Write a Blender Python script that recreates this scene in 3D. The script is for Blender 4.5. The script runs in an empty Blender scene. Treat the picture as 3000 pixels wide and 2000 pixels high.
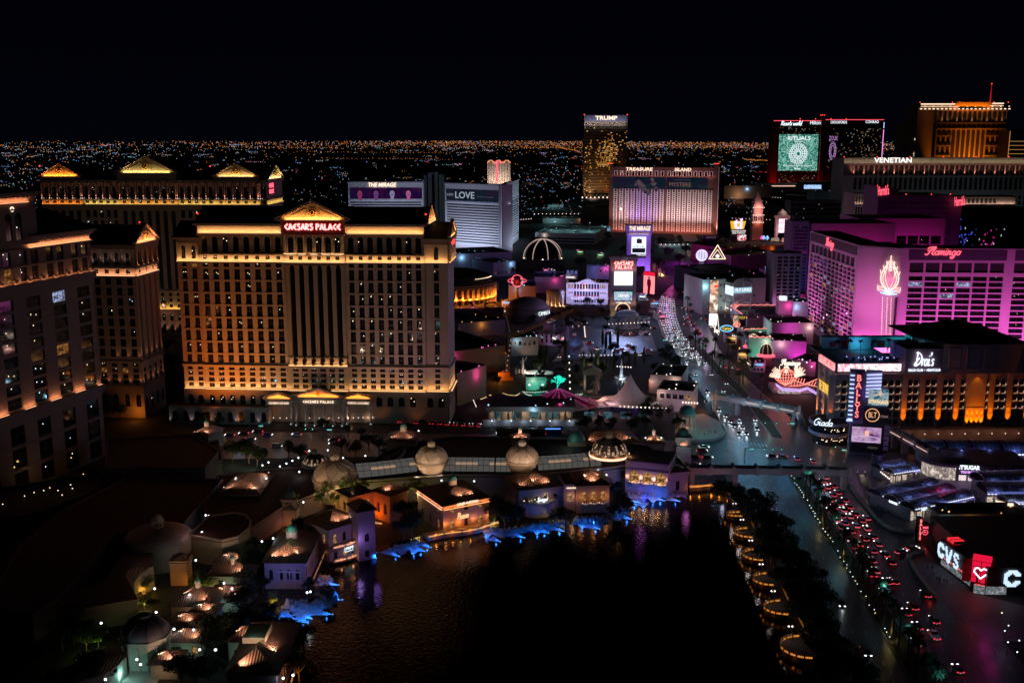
import bpy,math,random
from math import*
from mathutils import Vector,Matrix
rnd=random.Random(11)
U=rnd.uniform
sc=bpy.context.scene
col=sc.collection
FPX,CH,PIT=3020.0,140.0,radians(11.1)
cd=bpy.data.cameras.new("camera");cam=bpy.data.objects.new("camera",cd);col.objects.link(cam)
cd.sensor_width=36;cd.lens=36*FPX/3000;cd.clip_start=1;cd.clip_end=80000
cam.location=(0,0,CH);cam.rotation_euler=(pi/2-PIT,0,0)
sc.camera=cam
wd=bpy.data.worlds.new("World");sc.world=wd;wd.use_nodes=True
wn=wd.node_tree;bg=wn.nodes['Background']
tc=wn.nodes.new('ShaderNodeTexCoord');sp=wn.nodes.new('ShaderNodeSeparateXYZ');rp=wn.nodes.new('ShaderNodeValToRGB')
wn.links.new(tc.outputs['Generated'],sp.inputs[0]);wn.links.new(sp.outputs['Z'],rp.inputs[0])
rp.color_ramp.elements[0].position=0.0;rp.color_ramp.elements[0].color=(.0007,.0009,.0027,1)
rp.color_ramp.elements[1].position=0.22;rp.color_ramp.elements[1].color=(.0002,.0002,.0005,1)
wn.links.new(rp.outputs[0],bg.inputs['Color']);bg.inputs['Strength'].default_value=1.0
sd=bpy.data.lights.new("facade_fill",'SUN');sd.energy=0.005;sd.angle=radians(25);sd.color=(.75,.72,1)  # dim wide fill added for side light on the dark facades
so=bpy.data.objects.new("facade_fill",sd);col.objects.link(so);so.rotation_euler=(radians(52),0,radians(30))
sc.view_settings.view_transform='Standard';sc.view_settings.look='None';sc.view_settings.exposure=0;sc.view_settings.gamma=1
cy=sc.cycles;cy.max_bounces=5;cy.diffuse_bounces=2;cy.glossy_bounces=3;cy.transmission_bounces=2
cy.sample_clamp_indirect=1.5;cy.caustics_reflective=False;cy.caustics_refractive=False;cy.use_light_tree=True
def ray(px,py):
 dx=(px-1500)/FPX;dv=(py-1000)/FPX
 return dx,cos(PIT)-dv*sin(PIT),-sin(PIT)-dv*cos(PIT)
def G(px,py,z=0.0):
 d=ray(px,py);t=(z-CH)/d[2]
 return Vector((d[0]*t,d[1]*t))
def G3(px,py,z=0.0):
 g=G(px,py,z);return Vector((g.x,g.y,z))
def ZY(y,py):
 d=ray(1500,py);return CH+y*d[2]/d[1]
def XY(y,px,py):
 d=ray(px,py);return d[0]*y/d[1]
MATS={}
def hexnode(nt,t):return nt.nodes.new(t)
def M(name,c=(.3,.3,.3),rough=.75,metal=0.0,noise=0.0,ns=.3,bump=0.0,bs=1.0,spec=None,wave=None,trans=0):
 if name in MATS:return MATS[name]
 m=bpy.data.materials.new(name);m.use_nodes=True;nt=m.node_tree
 b=nt.nodes['Principled BSDF']
 b.inputs['Base Color'].default_value=(*c,1);b.inputs['Roughness'].default_value=rough;b.inputs['Metallic'].default_value=metal
 if spec is not None:b.inputs['Specular IOR Level'].default_value=spec
 if trans:b.inputs['Transmission Weight'].default_value=trans
 if noise or bump or wave:
  tx=nt.nodes.new('ShaderNodeTexCoord')
  if noise:
   n=nt.nodes.new('ShaderNodeTexNoise');n.inputs['Scale'].default_value=ns;n.inputs['Detail'].default_value=5
   nt.links.new(tx.outputs['Object'],n.inputs['Vector'])
   mx=nt.nodes.new('ShaderNodeMix');mx.data_type='RGBA'
   mx.inputs[6].default_value=(*[max(0,x*(1-noise))for x in c],1);mx.inputs[7].default_value=(*[min(1,x*(1+noise))for x in c],1)
   nt.links.new(n.outputs['Fac'],mx.inputs[0]);nt.links.new(mx.outputs[2],b.inputs['Base Color'])
  if bump:
   n2=nt.nodes.new('ShaderNodeTexNoise');n2.inputs['Scale'].default_value=bs;n2.inputs['Detail'].default_value=4
   nt.links.new(tx.outputs['Object'],n2.inputs['Vector'])
   bp=nt.nodes.new('ShaderNodeBump');bp.inputs['Strength'].default_value=bump;bp.inputs['Distance'].default_value=1
   nt.links.new(n2.outputs['Fac'],bp.inputs['Height']);nt.links.new(bp.outputs[0],b.inputs['Normal'])
  if wave:
   w=nt.nodes.new('ShaderNodeTexWave');w.inputs['Scale'].default_value=wave[0];w.bands_direction=wave[1]
   nt.links.new(tx.outputs['Object'],w.inputs['Vector'])
   bp=nt.nodes.new('ShaderNodeBump');bp.inputs['Strength'].default_value=wave[2];bp.inputs['Distance'].default_value=.4
   nt.links.new(w.outputs['Fac'],bp.inputs['Height']);nt.links.new(bp.outputs[0],b.inputs['Normal'])
 MATS[name]=m;return m
def E(name,c,s=1.0,sample=False,var=0):
 if name in MATS:return MATS[name]
 m=bpy.data.materials.new(name);m.use_nodes=True;nt=m.node_tree
 for n in list(nt.nodes):
  if n.type=='BSDF_PRINCIPLED':nt.nodes.remove(n)
 e=nt.nodes.new('ShaderNodeEmission');e.inputs[0].default_value=(*c,1);e.inputs[1].default_value=s
 nt.links.new(e.outputs[0],nt.nodes['Material Output'].inputs[0])
 if var:
  tx=nt.nodes.new('ShaderNodeTexCoord');n=nt.nodes.new('ShaderNodeTexNoise');n.inputs['Scale'].default_value=var;n.inputs['Detail'].default_value=3
  nt.links.new(tx.outputs['Object'],n.inputs['Vector'])
  r=nt.nodes.new('ShaderNodeMapRange');r.inputs[1].default_value=.4;r.inputs[2].default_value=.65;r.inputs[3].default_value=s*.12;r.inputs[4].default_value=s*1.3
  nt.links.new(n.outputs[0],r.inputs[0]);nt.links.new(r.outputs[0],e.inputs[1])
 m.cycles.emission_sampling='AUTO' if sample else 'NONE'
 MATS[name]=m;return m
def SCR(name,cols,scale=.15,s=1.0,detail=3,dist=.5):
 """a lit display showing blotchy artwork of a few colours"""
 if name in MATS:return MATS[name]
 m=E(name,(1,1,1),s);nt=m.node_tree;e=[n for n in nt.nodes if n.type=='EMISSION'][0]
 tx=nt.nodes.new('ShaderNodeTexCoord');n=nt.nodes.new('ShaderNodeTexNoise')
 n.inputs['Scale'].default_value=scale;n.inputs['Detail'].default_value=detail;n.inputs['Distortion'].default_value=dist
 nt.links.new(tx.outputs['Object'],n.inputs['Vector'])
 r=nt.nodes.new('ShaderNodeValToRGB');cr=r.color_ramp;k=len(cols)
 while len(cr.elements)<k:cr.elements.new(.5)
 for i,c in enumerate(cols):
  cr.elements[i].position=.3+.4*i/(k-1);cr.elements[i].color=(*c,1)
 nt.links.new(n.outputs['Fac'],r.inputs[0]);nt.links.new(r.outputs[0],e.inputs[0])
 return m
STONE=M('stone_wall',(.36,.27,.22),.85,noise=.18,ns=.12,bump=.15,bs=.8)
STONE2=M('pale_stone',(.42,.36,.32),.85,noise=.15,ns=.12,bump=.12,bs=.8)
WHITE=M('white_stucco',(.6,.58,.58),.8,noise=.12,ns=.1,bump=.1,bs=.7)
GREYW=M('grey_wall',(.3,.29,.31),.85,noise=.2,ns=.1,bump=.12,bs=.6)
DARKR=M('dark_roof',(.022,.02,.022),.8,noise=.4,ns=.2,bump=.3,bs=1)
MID=M('mid_grey',(.12,.12,.13),.8,noise=.3,ns=.2)
TILE=M('clay_tiles',(.16,.075,.05),.7,wave=(.42,'X',.5))
TILEY=M('clay_tiles_cross',(.16,.075,.05),.7,wave=(.42,'Y',.5))
GLASS=M('dark_glass',(.008,.009,.012),.06,spec=.9)
MIRR=M('mirror_glass',(.25,.23,.22),.04,metal=1.0)
FRAME=M('window_frame',(.1,.085,.08),.6)
METAL=M('grey_metal',(.25,.25,.27),.4,metal=.8)
DMETAL=M('dark_metal',(.05,.05,.055),.45,metal=.6)
BLACK=M('black_paint',(.012,.012,.013),.5)
GLAS2=M('gallery_glass',(.2,.22,.24),.25,metal=.3)
LITW=E('lit_lamp_warm',(1,.78,.5),2.2)
LITC=E('lit_lamp_cool',(.75,.9,1),2.2)
CURT=E('lit_curtain',(1,.5,.16),.5,var=.9)
DIMA=E('dim_amber',(1,.42,.1),.22,var=.7)
SCRN=E('cool_room',(.55,.65,1),.6,var=.8)
class MB:
 def __init__(s):s.v=[];s.f=[];s.m=[];s.T=None;s.sm=set()
 def add(s,p):
  p=Vector(p)
  if s.T is not None:p=s.T@p
  s.v.append(p);return len(s.v)-1
 def face(s,pts,m=0,smooth=False):
  idx=[s.add(p)for p in pts];s.f.append(idx);s.m.append(m)
  if smooth:s.sm.add(len(s.f)-1)
 def box(s,x0,y0,z0,x1,y1,z1,m=0):
  i=len(s.v)
  for z in(z0,z1):
   for x,y in((x0,y0),(x1,y0),(x1,y1),(x0,y1)):s.add((x,y,z))
  for q in((0,3,2,1),(4,5,6,7),(0,1,5,4),(1,2,6,5),(2,3,7,6),(3,0,4,7)):
   s.f.append([i+k for k in q]);s.m.append(m)
  return s
 def prism(s,poly,z0,z1,m=0,mt=None):
  n=len(poly);i=len(s.v)
  a=sum(poly[k][0]*poly[(k+1)%n][1]-poly[(k+1)%n][0]*poly[k][1]for k in range(n))
  if a<0:poly=poly[::-1]
  for z in(z0,z1):
   for p in poly:s.add((p[0],p[1],z))
  s.f.append([i+n+k for k in range(n)]);s.m.append(m if mt is None else mt)
  s.f.append([i+k for k in range(n)][::-1]);s.m.append(m)
  for k in range(n):
   s.f.append([i+k,i+(k+1)%n,i+n+(k+1)%n,i+n+k]);s.m.append(m)
  return s
 def extr(s,poly,axis_pts,m=0):
  n=len(poly);i=len(s.v);d=Vector(axis_pts)
  for p in poly:s.add(p)
  for p in poly:s.add(Vector(p)+d)
  s.f.append([i+k for k in range(n)]);s.m.append(m);s.f.append([i+n+k for k in range(n)][::-1]);s.m.append(m)
  for k in range(n):s.f.append([i+(k+1)%n,i+k,i+n+k,i+n+(k+1)%n]);s.m.append(m)
  return s
 def lth(s,prof,cx=0,cy=0,n=16,m=0,a0=0,a1=2*pi,smooth=True,sx=1,sy=1):
  full=abs(a1-a0-2*pi)<1e-6;k=n if full else n+1;i=len(s.v)
  for r,z in prof:
   for j in range(k):
    a=a0+(a1-a0)*j/n;s.add((cx+sx*r*cos(a),cy+sy*r*sin(a),z))
  for q in range(len(prof)-1):
   for j in range(n):
    j2=(j+1)%k
    s.f.append([i+q*k+j,i+q*k+j2,i+(q+1)*k+j2,i+(q+1)*k+j]);s.m.append(m)
    if smooth:s.sm.add(len(s.f)-1)
  return s
 def cyl(s,cx,cy,z0,z1,r0,r1=None,n=10,m=0,cap=True):
  r1=r0 if r1 is None else r1
  return s.lth([(r0,z0),(r1,z1)]+([(0.001,z1)]if cap else[]),cx,cy,n,m,smooth=False)
 def beam(s,p,q,w,h=None,m=0):
  p=Vector(p);q=Vector(q);h=w if h is None else h;d=q-p
  if d.length<1e-6:return s
  up=Vector((0,0,1))if abs(d.normalized().z)<.95 else Vector((0,1,0))
  a=d.cross(up).normalized()*w/2;b=a.cross(d).normalized()*h/2;i=len(s.v)
  for c in(p,q):
   for t in(-a-b,a-b,a+b,-a+b):s.add(c+t)
  for f in((0,1,2,3),(7,6,5,4),(4,5,1,0),(5,6,2,1),(6,7,3,2),(7,4,0,3)):
   s.f.append([i+k for k in f]);s.m.append(m)
  return s
 def path(s,pts,w,h=None,m=0):
  for a,b in zip(pts,pts[1:]):s.beam(a,b,w,h,m)
  return s
 def octa(s,c,r,m=0,rz=None):
  c=Vector(c);rz=rz or r;i=len(s.v)
  for d in((r,0,0),(0,r,0),(-r,0,0),(0,-r,0),(0,0,rz),(0,0,-rz)):s.add(c+Vector(d))
  for k in range(4):
   s.f.append([i+k,i+(k+1)%4,i+4]);s.m.append(m);s.f.append([i+(k+1)%4,i+k,i+5]);s.m.append(m)
  return s
 def hip(s,x0,y0,x1,y1,z,h,over=.6,ridge=None,m=0,m2=None):
  m2=m if m2 is None else m2
  x0-=over;y0-=over;x1+=over;y1+=over
  W,D=x1-x0,y1-y0
  r=min(W,D)/2 if ridge is None else ridge
  if W>=D:a,b=(x0+r,(y0+y1)/2,z+h),(x1-r,(y0+y1)/2,z+h)
  else:a,b=((x0+x1)/2,y0+r,z+h),((x0+x1)/2,y1-r,z+h)
  c=[(x0,y0,z),(x1,y0,z),(x1,y1,z),(x0,y1,z)]
  if W>=D:
   s.face([c[0],c[1],b,a],m);s.face([c[2],c[3],a,b],m);s.face([c[1],c[2],b],m2);s.face([c[3],c[0],a],m2)
  else:
   s.face([c[0],c[1],a],m);s.face([c[2],c[3],b],m);s.face([c[1],c[2],b,a],m2);s.face([c[3],c[0],a,b],m2)
  s.face(c[::-1],m)
  return s
 def gable(s,x0,y0,x1,y1,z,h,axis='x',over=.6,m=0):
  if axis=='x':
   y0-=over;y1+=over;ym=(y0+y1)/2
   s.extr([(x0,y0,z),(x0,ym,z+h),(x0,y1,z)],(x1-x0,0,0),m)
  else:
   x0-=over;x1+=over;xm=(x0+x1)/2
   s.extr([(x0,y0,z),(x1,y0,z),(xm,y0,z+h)],(0,y1-y0,0),m)
  return s
 def dome(s,cx,cy,z,r,h,n=20,k=6,m=0):
  return s.lth([(max(.001,r*cos(pi/2*i/k)),z+h*sin(pi/2*i/k))for i in range(k+1)],cx,cy,n,m)
 def bld(s,name,mats,parent=None,loc=(0,0,0),rz=0):
  me=bpy.data.meshes.new(name);me.from_pydata([tuple(v)for v in s.v],[],s.f)
  if not isinstance(mats,(list,tuple)):mats=[mats]
  for m in mats:me.materials.append(m)
  if len(mats)>1:me.polygons.foreach_set('material_index',s.m)
  if s.sm:me.polygons.foreach_set('use_smooth',[i in s.sm for i in range(len(s.f))])
  me.update()
  o=bpy.data.objects.new(name,me);col.objects.link(o)
  o.location=loc;o.rotation_euler=(0,0,rz)
  if parent:o.parent=parent
  return o
def tag(o,label=None,cat=None,group=None,kind=None):
 if label:o['label']=label
 if cat:o['category']=cat
 if group:o['group']=group
 if kind:o['kind']=kind
 return o
def emp(name,loc,rz=0,label=None,cat=None,group=None):
 o=bpy.data.objects.new(name,None);col.objects.link(o);o.location=loc;o.rotation_euler=(0,0,rz)
 return tag(o,label,cat,group)
KIDS={}
def kids_of(rt):
 k=KIDS.get(rt.name)
 if k is None:k=KIDS[rt.name]=[c for c in col.objects if c.parent==rt]
 return k
def dup(rt,loc,rz=0,label=None,s=1,group=None,sz=None):
 r=rt.copy();col.objects.link(r);r.location=loc;r.rotation_euler=(0,0,rz);r.scale=(s,s,sz or s)
 if label:r['label']=label
 if group:r['group']=group
 for c in kids_of(rt):
  d=c.copy();col.objects.link(d);d.parent=r
  for g in kids_of(c):
   e=g.copy();col.objects.link(e);e.parent=d
 return r
def SAT(c,k=1.55):m=max(c);return tuple(m*(x/m)**k for x in c)
def area(loc,d,u,ln,wd_,W,c=(1,.6,.3),spread=pi):
 l=bpy.data.lights.new('flood','AREA');l.shape='RECTANGLE';l.size=ln;l.size_y=wd_;l.energy=W;l.color=SAT(c);l.spread=spread
 o=bpy.data.objects.new('flood',l);col.objects.link(o)
 z=-Vector(d).normalized();x=Vector(u).normalized();y=z.cross(x).normalized();x=y.cross(z)
 m=Matrix((x,y,z)).transposed().to_4x4();m.translation=Vector(loc);o.matrix_world=m;return o
def pnt(loc,W,c=(1,.7,.4),r=.3):
 l=bpy.data.lights.new('lamp','POINT');l.energy=W;l.color=SAT(c);l.shadow_soft_size=r
 o=bpy.data.objects.new('lamp',l);col.objects.link(o);o.location=loc;return o
def spot(loc,to,W,c=(1,.6,.3),ang=60,r=.3,blend=.6):  # bare light; some calls hang floods in mid-air with no fixture
 l=bpy.data.lights.new('spot','SPOT');l.energy=W;l.color=SAT(c);l.spot_size=radians(ang);l.spot_blend=blend;l.shadow_soft_size=r
 o=bpy.data.objects.new('spot',l);col.objects.link(o);o.location=loc
 o.rotation_euler=(Vector(to)-Vector(loc)).to_track_quat('-Z','Y').to_euler();return o
AMB=(1,.44,.10);WRM=(1,.52,.27);PNK=(1,.12,.55);MAG=(.9,.1,.75);WHT=(1,.85,.75);TEAL=(.3,.75,.9);BLU=(.35,.45,1);VIO=(.55,.35,1)
PEND=[]
def text(s,parent,loc,w,h,mat,rz=0,name='sign_lettering',ext=.08,shear=0,off=0.0,vert=False,rx=pi/2):
 cu=bpy.data.curves.new(name,'FONT');cu.body='\n'.join(s)if vert else s;cu.size=1;cu.extrude=ext;cu.shear=shear;cu.offset=off
 cu.align_x='CENTER';cu.align_y='CENTER';cu.resolution_u=3
 if vert:cu.space_line=.82
 cu.materials.append(mat)
 o=bpy.data.objects.new(name,cu);col.objects.link(o);o.rotation_euler=(rx,0,rz);o.location=loc
 if parent:o.parent=parent
 PEND.append((o,w,h));return o
def fit_texts():
 bpy.context.view_layer.update();dg=bpy.context.evaluated_depsgraph_get()
 for o,w,h in PEND:
  b=o.bound_box;dx=max(c[0]for c in b)-min(c[0]for c in b);dy=max(c[1]for c in b)-min(c[1]for c in b)
  me=bpy.data.meshes.new_from_object(o.evaluated_get(dg));nm=o.name.split('.')[0];cu=o.data
  q=bpy.data.objects.new(nm,me);col.objects.link(q);q.parent=o.parent;q.location=o.location;q.rotation_euler=o.rotation_euler
  q.matrix_parent_inverse=o.matrix_parent_inverse
  if dx>1e-6 and dy>1e-6:q.scale=(w/dx,h/dy,1)
  bpy.data.objects.remove(o);bpy.data.curves.remove(cu)
ROM={'C':[[(.95,.98),(.1,.5),(.95,.02)]],'A':[[(0,0),(.5,1),(1,0)],[(.28,.32),(.72,.32)]],'E':[[(.95,.98),(.12,.62),(.12,.38),(.95,.02)],[(.12,.5),(.8,.56)]],'S':[[(.85,.9),(.3,1),(.15,.72),(.85,.38),(.6,0),(.05,.12)]],'R':[[(.1,0),(.1,1),(.8,.85),(.75,.6),(.15,.48),(.9,0)]],'P':[[(.15,0),(.15,1),(.85,.85),(.8,.6),(.2,.48)]],'L':[[(.15,1),(.15,.04),(.85,.1)]]}
CUR={'a':(.55,[[(.45,.42),(.3,.5),(.1,.35),(.1,.1),(.25,0),(.42,.15),(.45,.45),(.44,.08),(.55,0)]]),'c':(.45,[[(.4,.4),(.25,.5),(.08,.3),(.1,.05),(.25,0),(.45,.1)]]),'g':(.55,[[(.45,.42),(.3,.5),(.1,.35),(.1,.1),(.25,0),(.42,.15),(.45,.45),(.4,-.3),(.2,-.45),(.05,-.3),(.5,0)]]),'i':(.3,[[(.05,.4),(.12,.5),(.1,.1),(.2,0),(.3,.08)],[(.14,.68),(.17,.74)]]),'l':(.28,[[(.0,.1),(.25,.9),(.15,1),(.08,.8),(.1,.1),(.28,0)]]),'m':(.68,[[(0,.45),(.06,.5),(.06,0),(.08,.35),(.22,.5),(.28,.4),(.28,0),(.32,.35),(.46,.5),(.52,.4),(.52,.05),(.68,0)]]),'n':(.45,[[(0,.45),(.06,.5),(.06,0),(.08,.35),(.22,.5),(.3,.4),(.3,.05),(.45,0)]]),'o':(.5,[[(.25,.5),(.08,.35),(.08,.1),(.25,0),(.4,.15),(.38,.4),(.25,.5),(.4,.42),(.5,.45)]]),'r':(.33,[[(0,.4),(.08,.5),(.08,0),(.1,.35),(.25,.5),(.33,.45)]]),'s':(.38,[[(.35,.42),(.22,.5),(.1,.38),(.3,.18),(.2,0),(.03,.08)]]),'d':(.55,[[(.45,.42),(.3,.5),(.1,.35),(.1,.1),(.25,0),(.42,.15),(.5,1),(.44,.08),(.55,0)]]),'p':(.5,[[(.05,.5),(.05,-.45),(.08,.4),(.25,.5),(.42,.3),(.3,.02),(.08,.08)]]),'F':(.75,[[(1.0,1),(.4,.98),(.1,.8)],[(.62,.98),(.35,.15),(.12,0),(0,.15)],[(.15,.52),(.62,.55)]]),'D':(.85,[[(.2,1.05),(.15,.0)],[(.0,.98),(.4,.95),(.75,.7),(.7,.3),(.3,.03),(0,0),(-.05,.15),(.5,.6)]]),'G':(.8,[[(.7,.85),(.5,1),(.15,.7),(.12,.25),(.4,0),(.7,.25),(.7,.5),(.45,.5)]]),'P':(.65,[[(.25,1),(.1,0)],[(.0,.85),(.35,1),(.6,.8),(.5,.5),(.2,.45)]]),'S':(.6,[[(.6,.85),(.4,1),(.15,.8),(.5,.4),(.35,0),(0,.1)]]),"'":(.15,[[(.1,1),(.05,.75)]]),'R':(.7,[[(.25,1),(.1,0)],[(.0,.85),(.35,1),(.6,.8),(.5,.55),(.2,.5),(.65,0)]]),'e':(.45,[[(.08,.25),(.4,.32),(.25,.5),(.08,.3),(.1,.05),(.25,0),(.45,.1)]]),'t':(.3,[[(.15,.9),(.1,.1),(.3,0)],[(0,.55),(.3,.58)]]),'w':(.65,[[(0,.5),(.1,0),(.3,.45),(.4,0),(.6,.5)]]),'h':(.45,[[(.06,1),(.04,0),(.08,.35),(.22,.5),(.3,.4),(.3,.05),(.45,0)]]),' ':(.35,[])}
def smb(s,w,h,th,slant=.25):
 mb=MB();x=0;P=[]
 for ch in s:
  a,st=CUR[ch]
  for l in st:P.append([(x+p[0]+slant*p[1],p[1])for p in l])
  x+=a*.95
 x0=min(p[0]for l in P for p in l);x1=max(p[0]for l in P for p in l);y0=min(p[1]for l in P for p in l);y1=max(p[1]for l in P for p in l)
 for l in P:
  pts=[Vector(((p[0]-x0)/(x1-x0)*w-w/2,0,(p[1]-y0)/(y1-y0)*h-h/2))for p in l]
  q=[]
  for i in range(len(pts)-1):
   a=pts[max(0,i-1)];b=pts[i];c=pts[i+1];d=pts[min(len(pts)-1,i+2)]
   for t in(0,.33,.66):q.append(.5*((2*b)+(c-a)*t+(2*a-5*b+4*c-d)*t*t+(3*b-a-3*c+d)*t**3))
  q.append(pts[-1]);mb.path(q,th,th)
 return mb
def roman_mb(s,w,h,th,gap=.22):
 mb=MB();n=sum(.55 if c==' ' else 1+gap for c in s)-gap;k=w/n;x=-w/2
 for c in s:
  if c==' ':x+=.55*k;continue
  for l in ROM[c]:mb.path([(x+p[0]*k,0,-h/2+p[1]*h)for p in l],th,th)
  x+=(1+gap)*k
 return mb
PANE={}
SIDE={'f':0,'r':pi/2,'l':-pi/2,'b':pi}
STY={'dark':(GLASS,None),'dot':(GLASS,LITW),'dotc':(GLASS,LITC),'amb':(DIMA,None),'cur':(CURT,None),'scr':(SCRN,None),'mir':(MIRR,None),'mdot':(MIRR,LITW)}
def pane_mb(w,h,kind,sty,T=None,mb=None,mo=0,var=0):
 mb=mb or MB();mb.T=T
 if kind=='a':
  r=w/2;pts=[(0,0,0),(w,0,0),(w,0,h-r)]+[(r+r*cos(a*pi/6),0,h-r+r*sin(a*pi/6))for a in range(1,6)]+[(0,0,h-r)]
 else:pts=[(0,0,0),(w,0,0),(w,0,h),(0,0,h)]
 mb.face(pts,mo)
 t=.09 if w>1.2 else.05
 if kind!='x':
  mb.box(w/2-t/2,-.05,0,w/2+t/2,-.01,h*(.98 if kind=='a' else 1),mo+1)
  mb.box(0,-.05,h*.5,w/2-t/2,-.01,h*.5+t,mo+1);mb.box(w/2+t/2,-.05,h*.5,w,-.01,h*.5+t,mo+1)
 if STY[sty][1]is not None:
  r2=random.Random(int(w*100+h*10)+var);k=max(.75,min(1.1,w*h/14))
  for _ in range(1+(var==2)):x=w*r2.uniform(.1,.7);z=h*r2.uniform(.45,.85);q=min(.32,w*.15)*k;mb.box(x,-.04,z,x+q,-.02,z+q*1.2,mo+2)
 return mb
class Bld:
 def __init__(s,name,label,cat,A,B,D,mat=STONE,group=None,z=0):
  s.A=Vector(A[:2]);d=Vector(B[:2])-s.A;s.L=d.length;s.D=D;s.rz=atan2(d.y,d.x)
  s.rt=emp(name,(s.A.x,s.A.y,z),s.rz,label,cat,group);s.z=z
  s.mat=mat;s.w=MB();s.p=[];s.strips={};s.R=Matrix.Translation((s.A.x,s.A.y,z))@Matrix.Rotation(s.rz,4,'Z')
 def pt(s,side,u,n,z):
  if side=='f':return Vector((u,-n,z))
  if side=='r':return Vector((s.L+n,u,z))
  if side=='l':return Vector((-n,s.D-u,z))
  return Vector((s.L-u,s.D+n,z))
 def W(s,p):return s.R@Vector(p)
 def uz(s,px,py,n=0):
  d=Vector(ray(px,py));ud=Vector((cos(s.rz),sin(s.rz)));nd=Vector((ud.y,-ud.x));o=s.A+nd*n
  t=(o.x*nd.x+o.y*nd.y)/(d.x*nd.x+d.y*nd.y);return(d.x*t-s.A.x)*ud.x+(d.y*t-s.A.y)*ud.y,CH+d.z*t-s.z
 def uofx(s,px,py,z=0):return s.uz(px,py)[0]
 def box(s,side,u0,u1,n0,n1,z0,z1,mb=None,m=0):
  mb=mb or s.w;a=s.pt(side,u0,n0,z0);b=s.pt(side,u1,n1,z1)
  mb.box(min(a.x,b.x),min(a.y,b.y),z0,max(a.x,b.x),max(a.y,b.y),z1,m)
 def wall(s,side,u0,u1,z0,z1,cols=(),rows=(),n=0.0,th=.5,sty=None,skip=None):
  """wall sheet with real window openings; cols (u0,u1), rows (z0,z1,kind)"""
  w=s.w;P=lambda u,z,q=n:s.pt(side,u,q,z)
  def q(a,b,c,d):
   if b>a+1e-4 and d>c+1e-4:w.face([P(a,c),P(b,c),P(b,d),P(a,d)])
  cols=sorted(c for c in cols if c[0]>=u0-.01 and c[1]<=u1+.01);zc=z0
  for(r0,r1,kd)in sorted(rows):
   q(u0,u1,zc,r0);uc=u0
   for(a,b)in cols:
    q(uc,a,r0,r1);uc=b
    if skip and skip(a,r0):q(a,b,r0,r1);continue
    if kd=='a':
     r=(b-a)/2;m_=(a+b)/2;zt=r1-r
     for sg in(-1,1):
      arc=[P(m_+sg*r*cos(t*pi/6),zt+r*sin(t*pi/6))for t in range(0,4)]
      for k in range(3):w.face([P(m_+sg*r,r1),arc[k],arc[k+1]])
      w.face([P(m_+sg*r,r1),arc[3],P(m_,r1)])
    for(x1,zA,x2,zB)in((a,r0,a,r1),(b,r0,b,r1),(a,r0,b,r0),(a,r1,b,r1)):
     if kd=='a' and zA==r1 and zB==r1:continue
     w.face([P(x1,zA),P(x2,zB),P(x2,zB,n-th),P(x1,zA,n-th)])
    s.p.append((side,a,n-th,r0,b-a,r1-r0,kd,sty))
   q(uc,u1,r0,r1);zc=r1
  q(u0,u1,zc,z1)
 def core(s,z0,z1,ins=.75,m=None,u0=0,u1=None,d0=0,d1=None):
  u1=s.L if u1 is None else u1;d1=s.D if d1 is None else d1
  s.w.box(u0+ins,d0+ins,z0,u1-ins,d1-ins,z1,1)
 def sht(s,side,z0,z1):
  L=s.L if side in 'fb' else s.D
  s.wall(side,0,L,z0,z1)
 def band(s,z0,z1,pr,sides='fr',u0=0,u1=None,name='cornice',mb=None,n=0):
  own=mb is None;mb=mb or MB()
  for sd_ in sides:
   L=(s.L if u1 is None else u1)if sd_ in 'fb' else s.D
   s.box(sd_,(u0 if sd_ in 'fb' else 0)-(.0 if sd_!='f' else 0),L,n+.003,n+pr,z0,z1,mb)
  if 'f' in sides and 'r' in sides and u1 is None:mb.box(s.L+.003,-pr,z0,s.L+pr,-.003,z1)
  if own:mb.bld(name,s.mat,s.rt)
 def strip(s,side,u0,u1,z,Wm,c=WRM,n=.9,tilt=.35,bar=True,ec=None,es=1.6,bw=.22):
  a=s.W(s.pt(side,u0,n,z));b=s.W(s.pt(side,u1,n,z));nrm=(s.W(s.pt(side,u0,n+1,z))-a)
  L=(b-a).length;k=max(1,int(L/45+.5));d=Vector((0,0,1))-nrm*tilt
  for i in range(k):
   p=a+(b-a)*((i+.5)/k)+Vector((0,0,.15));area(p,d,b-a,L/k,.5,Wm*L/k,c)
  if bar:
   key=SAT(ec or c,1.25);mb=s.strips.setdefault((key,es),MB());s.box(side,u0,u1,n-.45,n-.45+bw,z-.05,z+.12,mb)
 def text(s,t,side,uc,zc,w,h,mat,n=.35,**k):
  return text(t,s.rt,s.pt(side,uc,n,zc),w,h,mat,SIDE[side],**k)
 def put(s,mb,name,mat,side,uc,zc,n=.35):
  return mb.bld(name,mat,s.rt,s.pt(side,uc,n,zc),SIDE[side])
 def ped(s,side,uc,hw,z,h,dep=2.0,n=1.0,lit=None,emblem=True,Wm=12,frm=.9,c=WRM,es=1.6):
  mb=MB();tm=MB()
  P=lambda u,zz,q:s.pt(side,uc+u,q,zz)
  def pr(u0,z0,u1,z1,t,q0,q1):
   d=Vector((u1-u0,z1-z0));p=Vector((-d.y,d.x)).normalized()*t
   pts=[(u0,z0),(u1,z1),(u1+p.x,z1+p.y),(u0+p.x,z0+p.y)]
   A_=[P(a,b,q0)for a,b in pts];v=P(0,0,q1)-P(0,0,q0);mb.extr(A_,v)
  mb.extr([P(-hw,z,n-.6),P(hw,z,n-.6),P(hw,z+frm*.6,n-.6),P(-hw,z+frm*.6,n-.6)],P(0,0,1.4)-P(0,0,0))
  pr(-hw-.4,z+frm*.6,0,z+h,frm,n-.6,n+.9);pr(0,z+h,hw+.4,z+frm*.6,frm,n-.6,n+.9)
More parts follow.
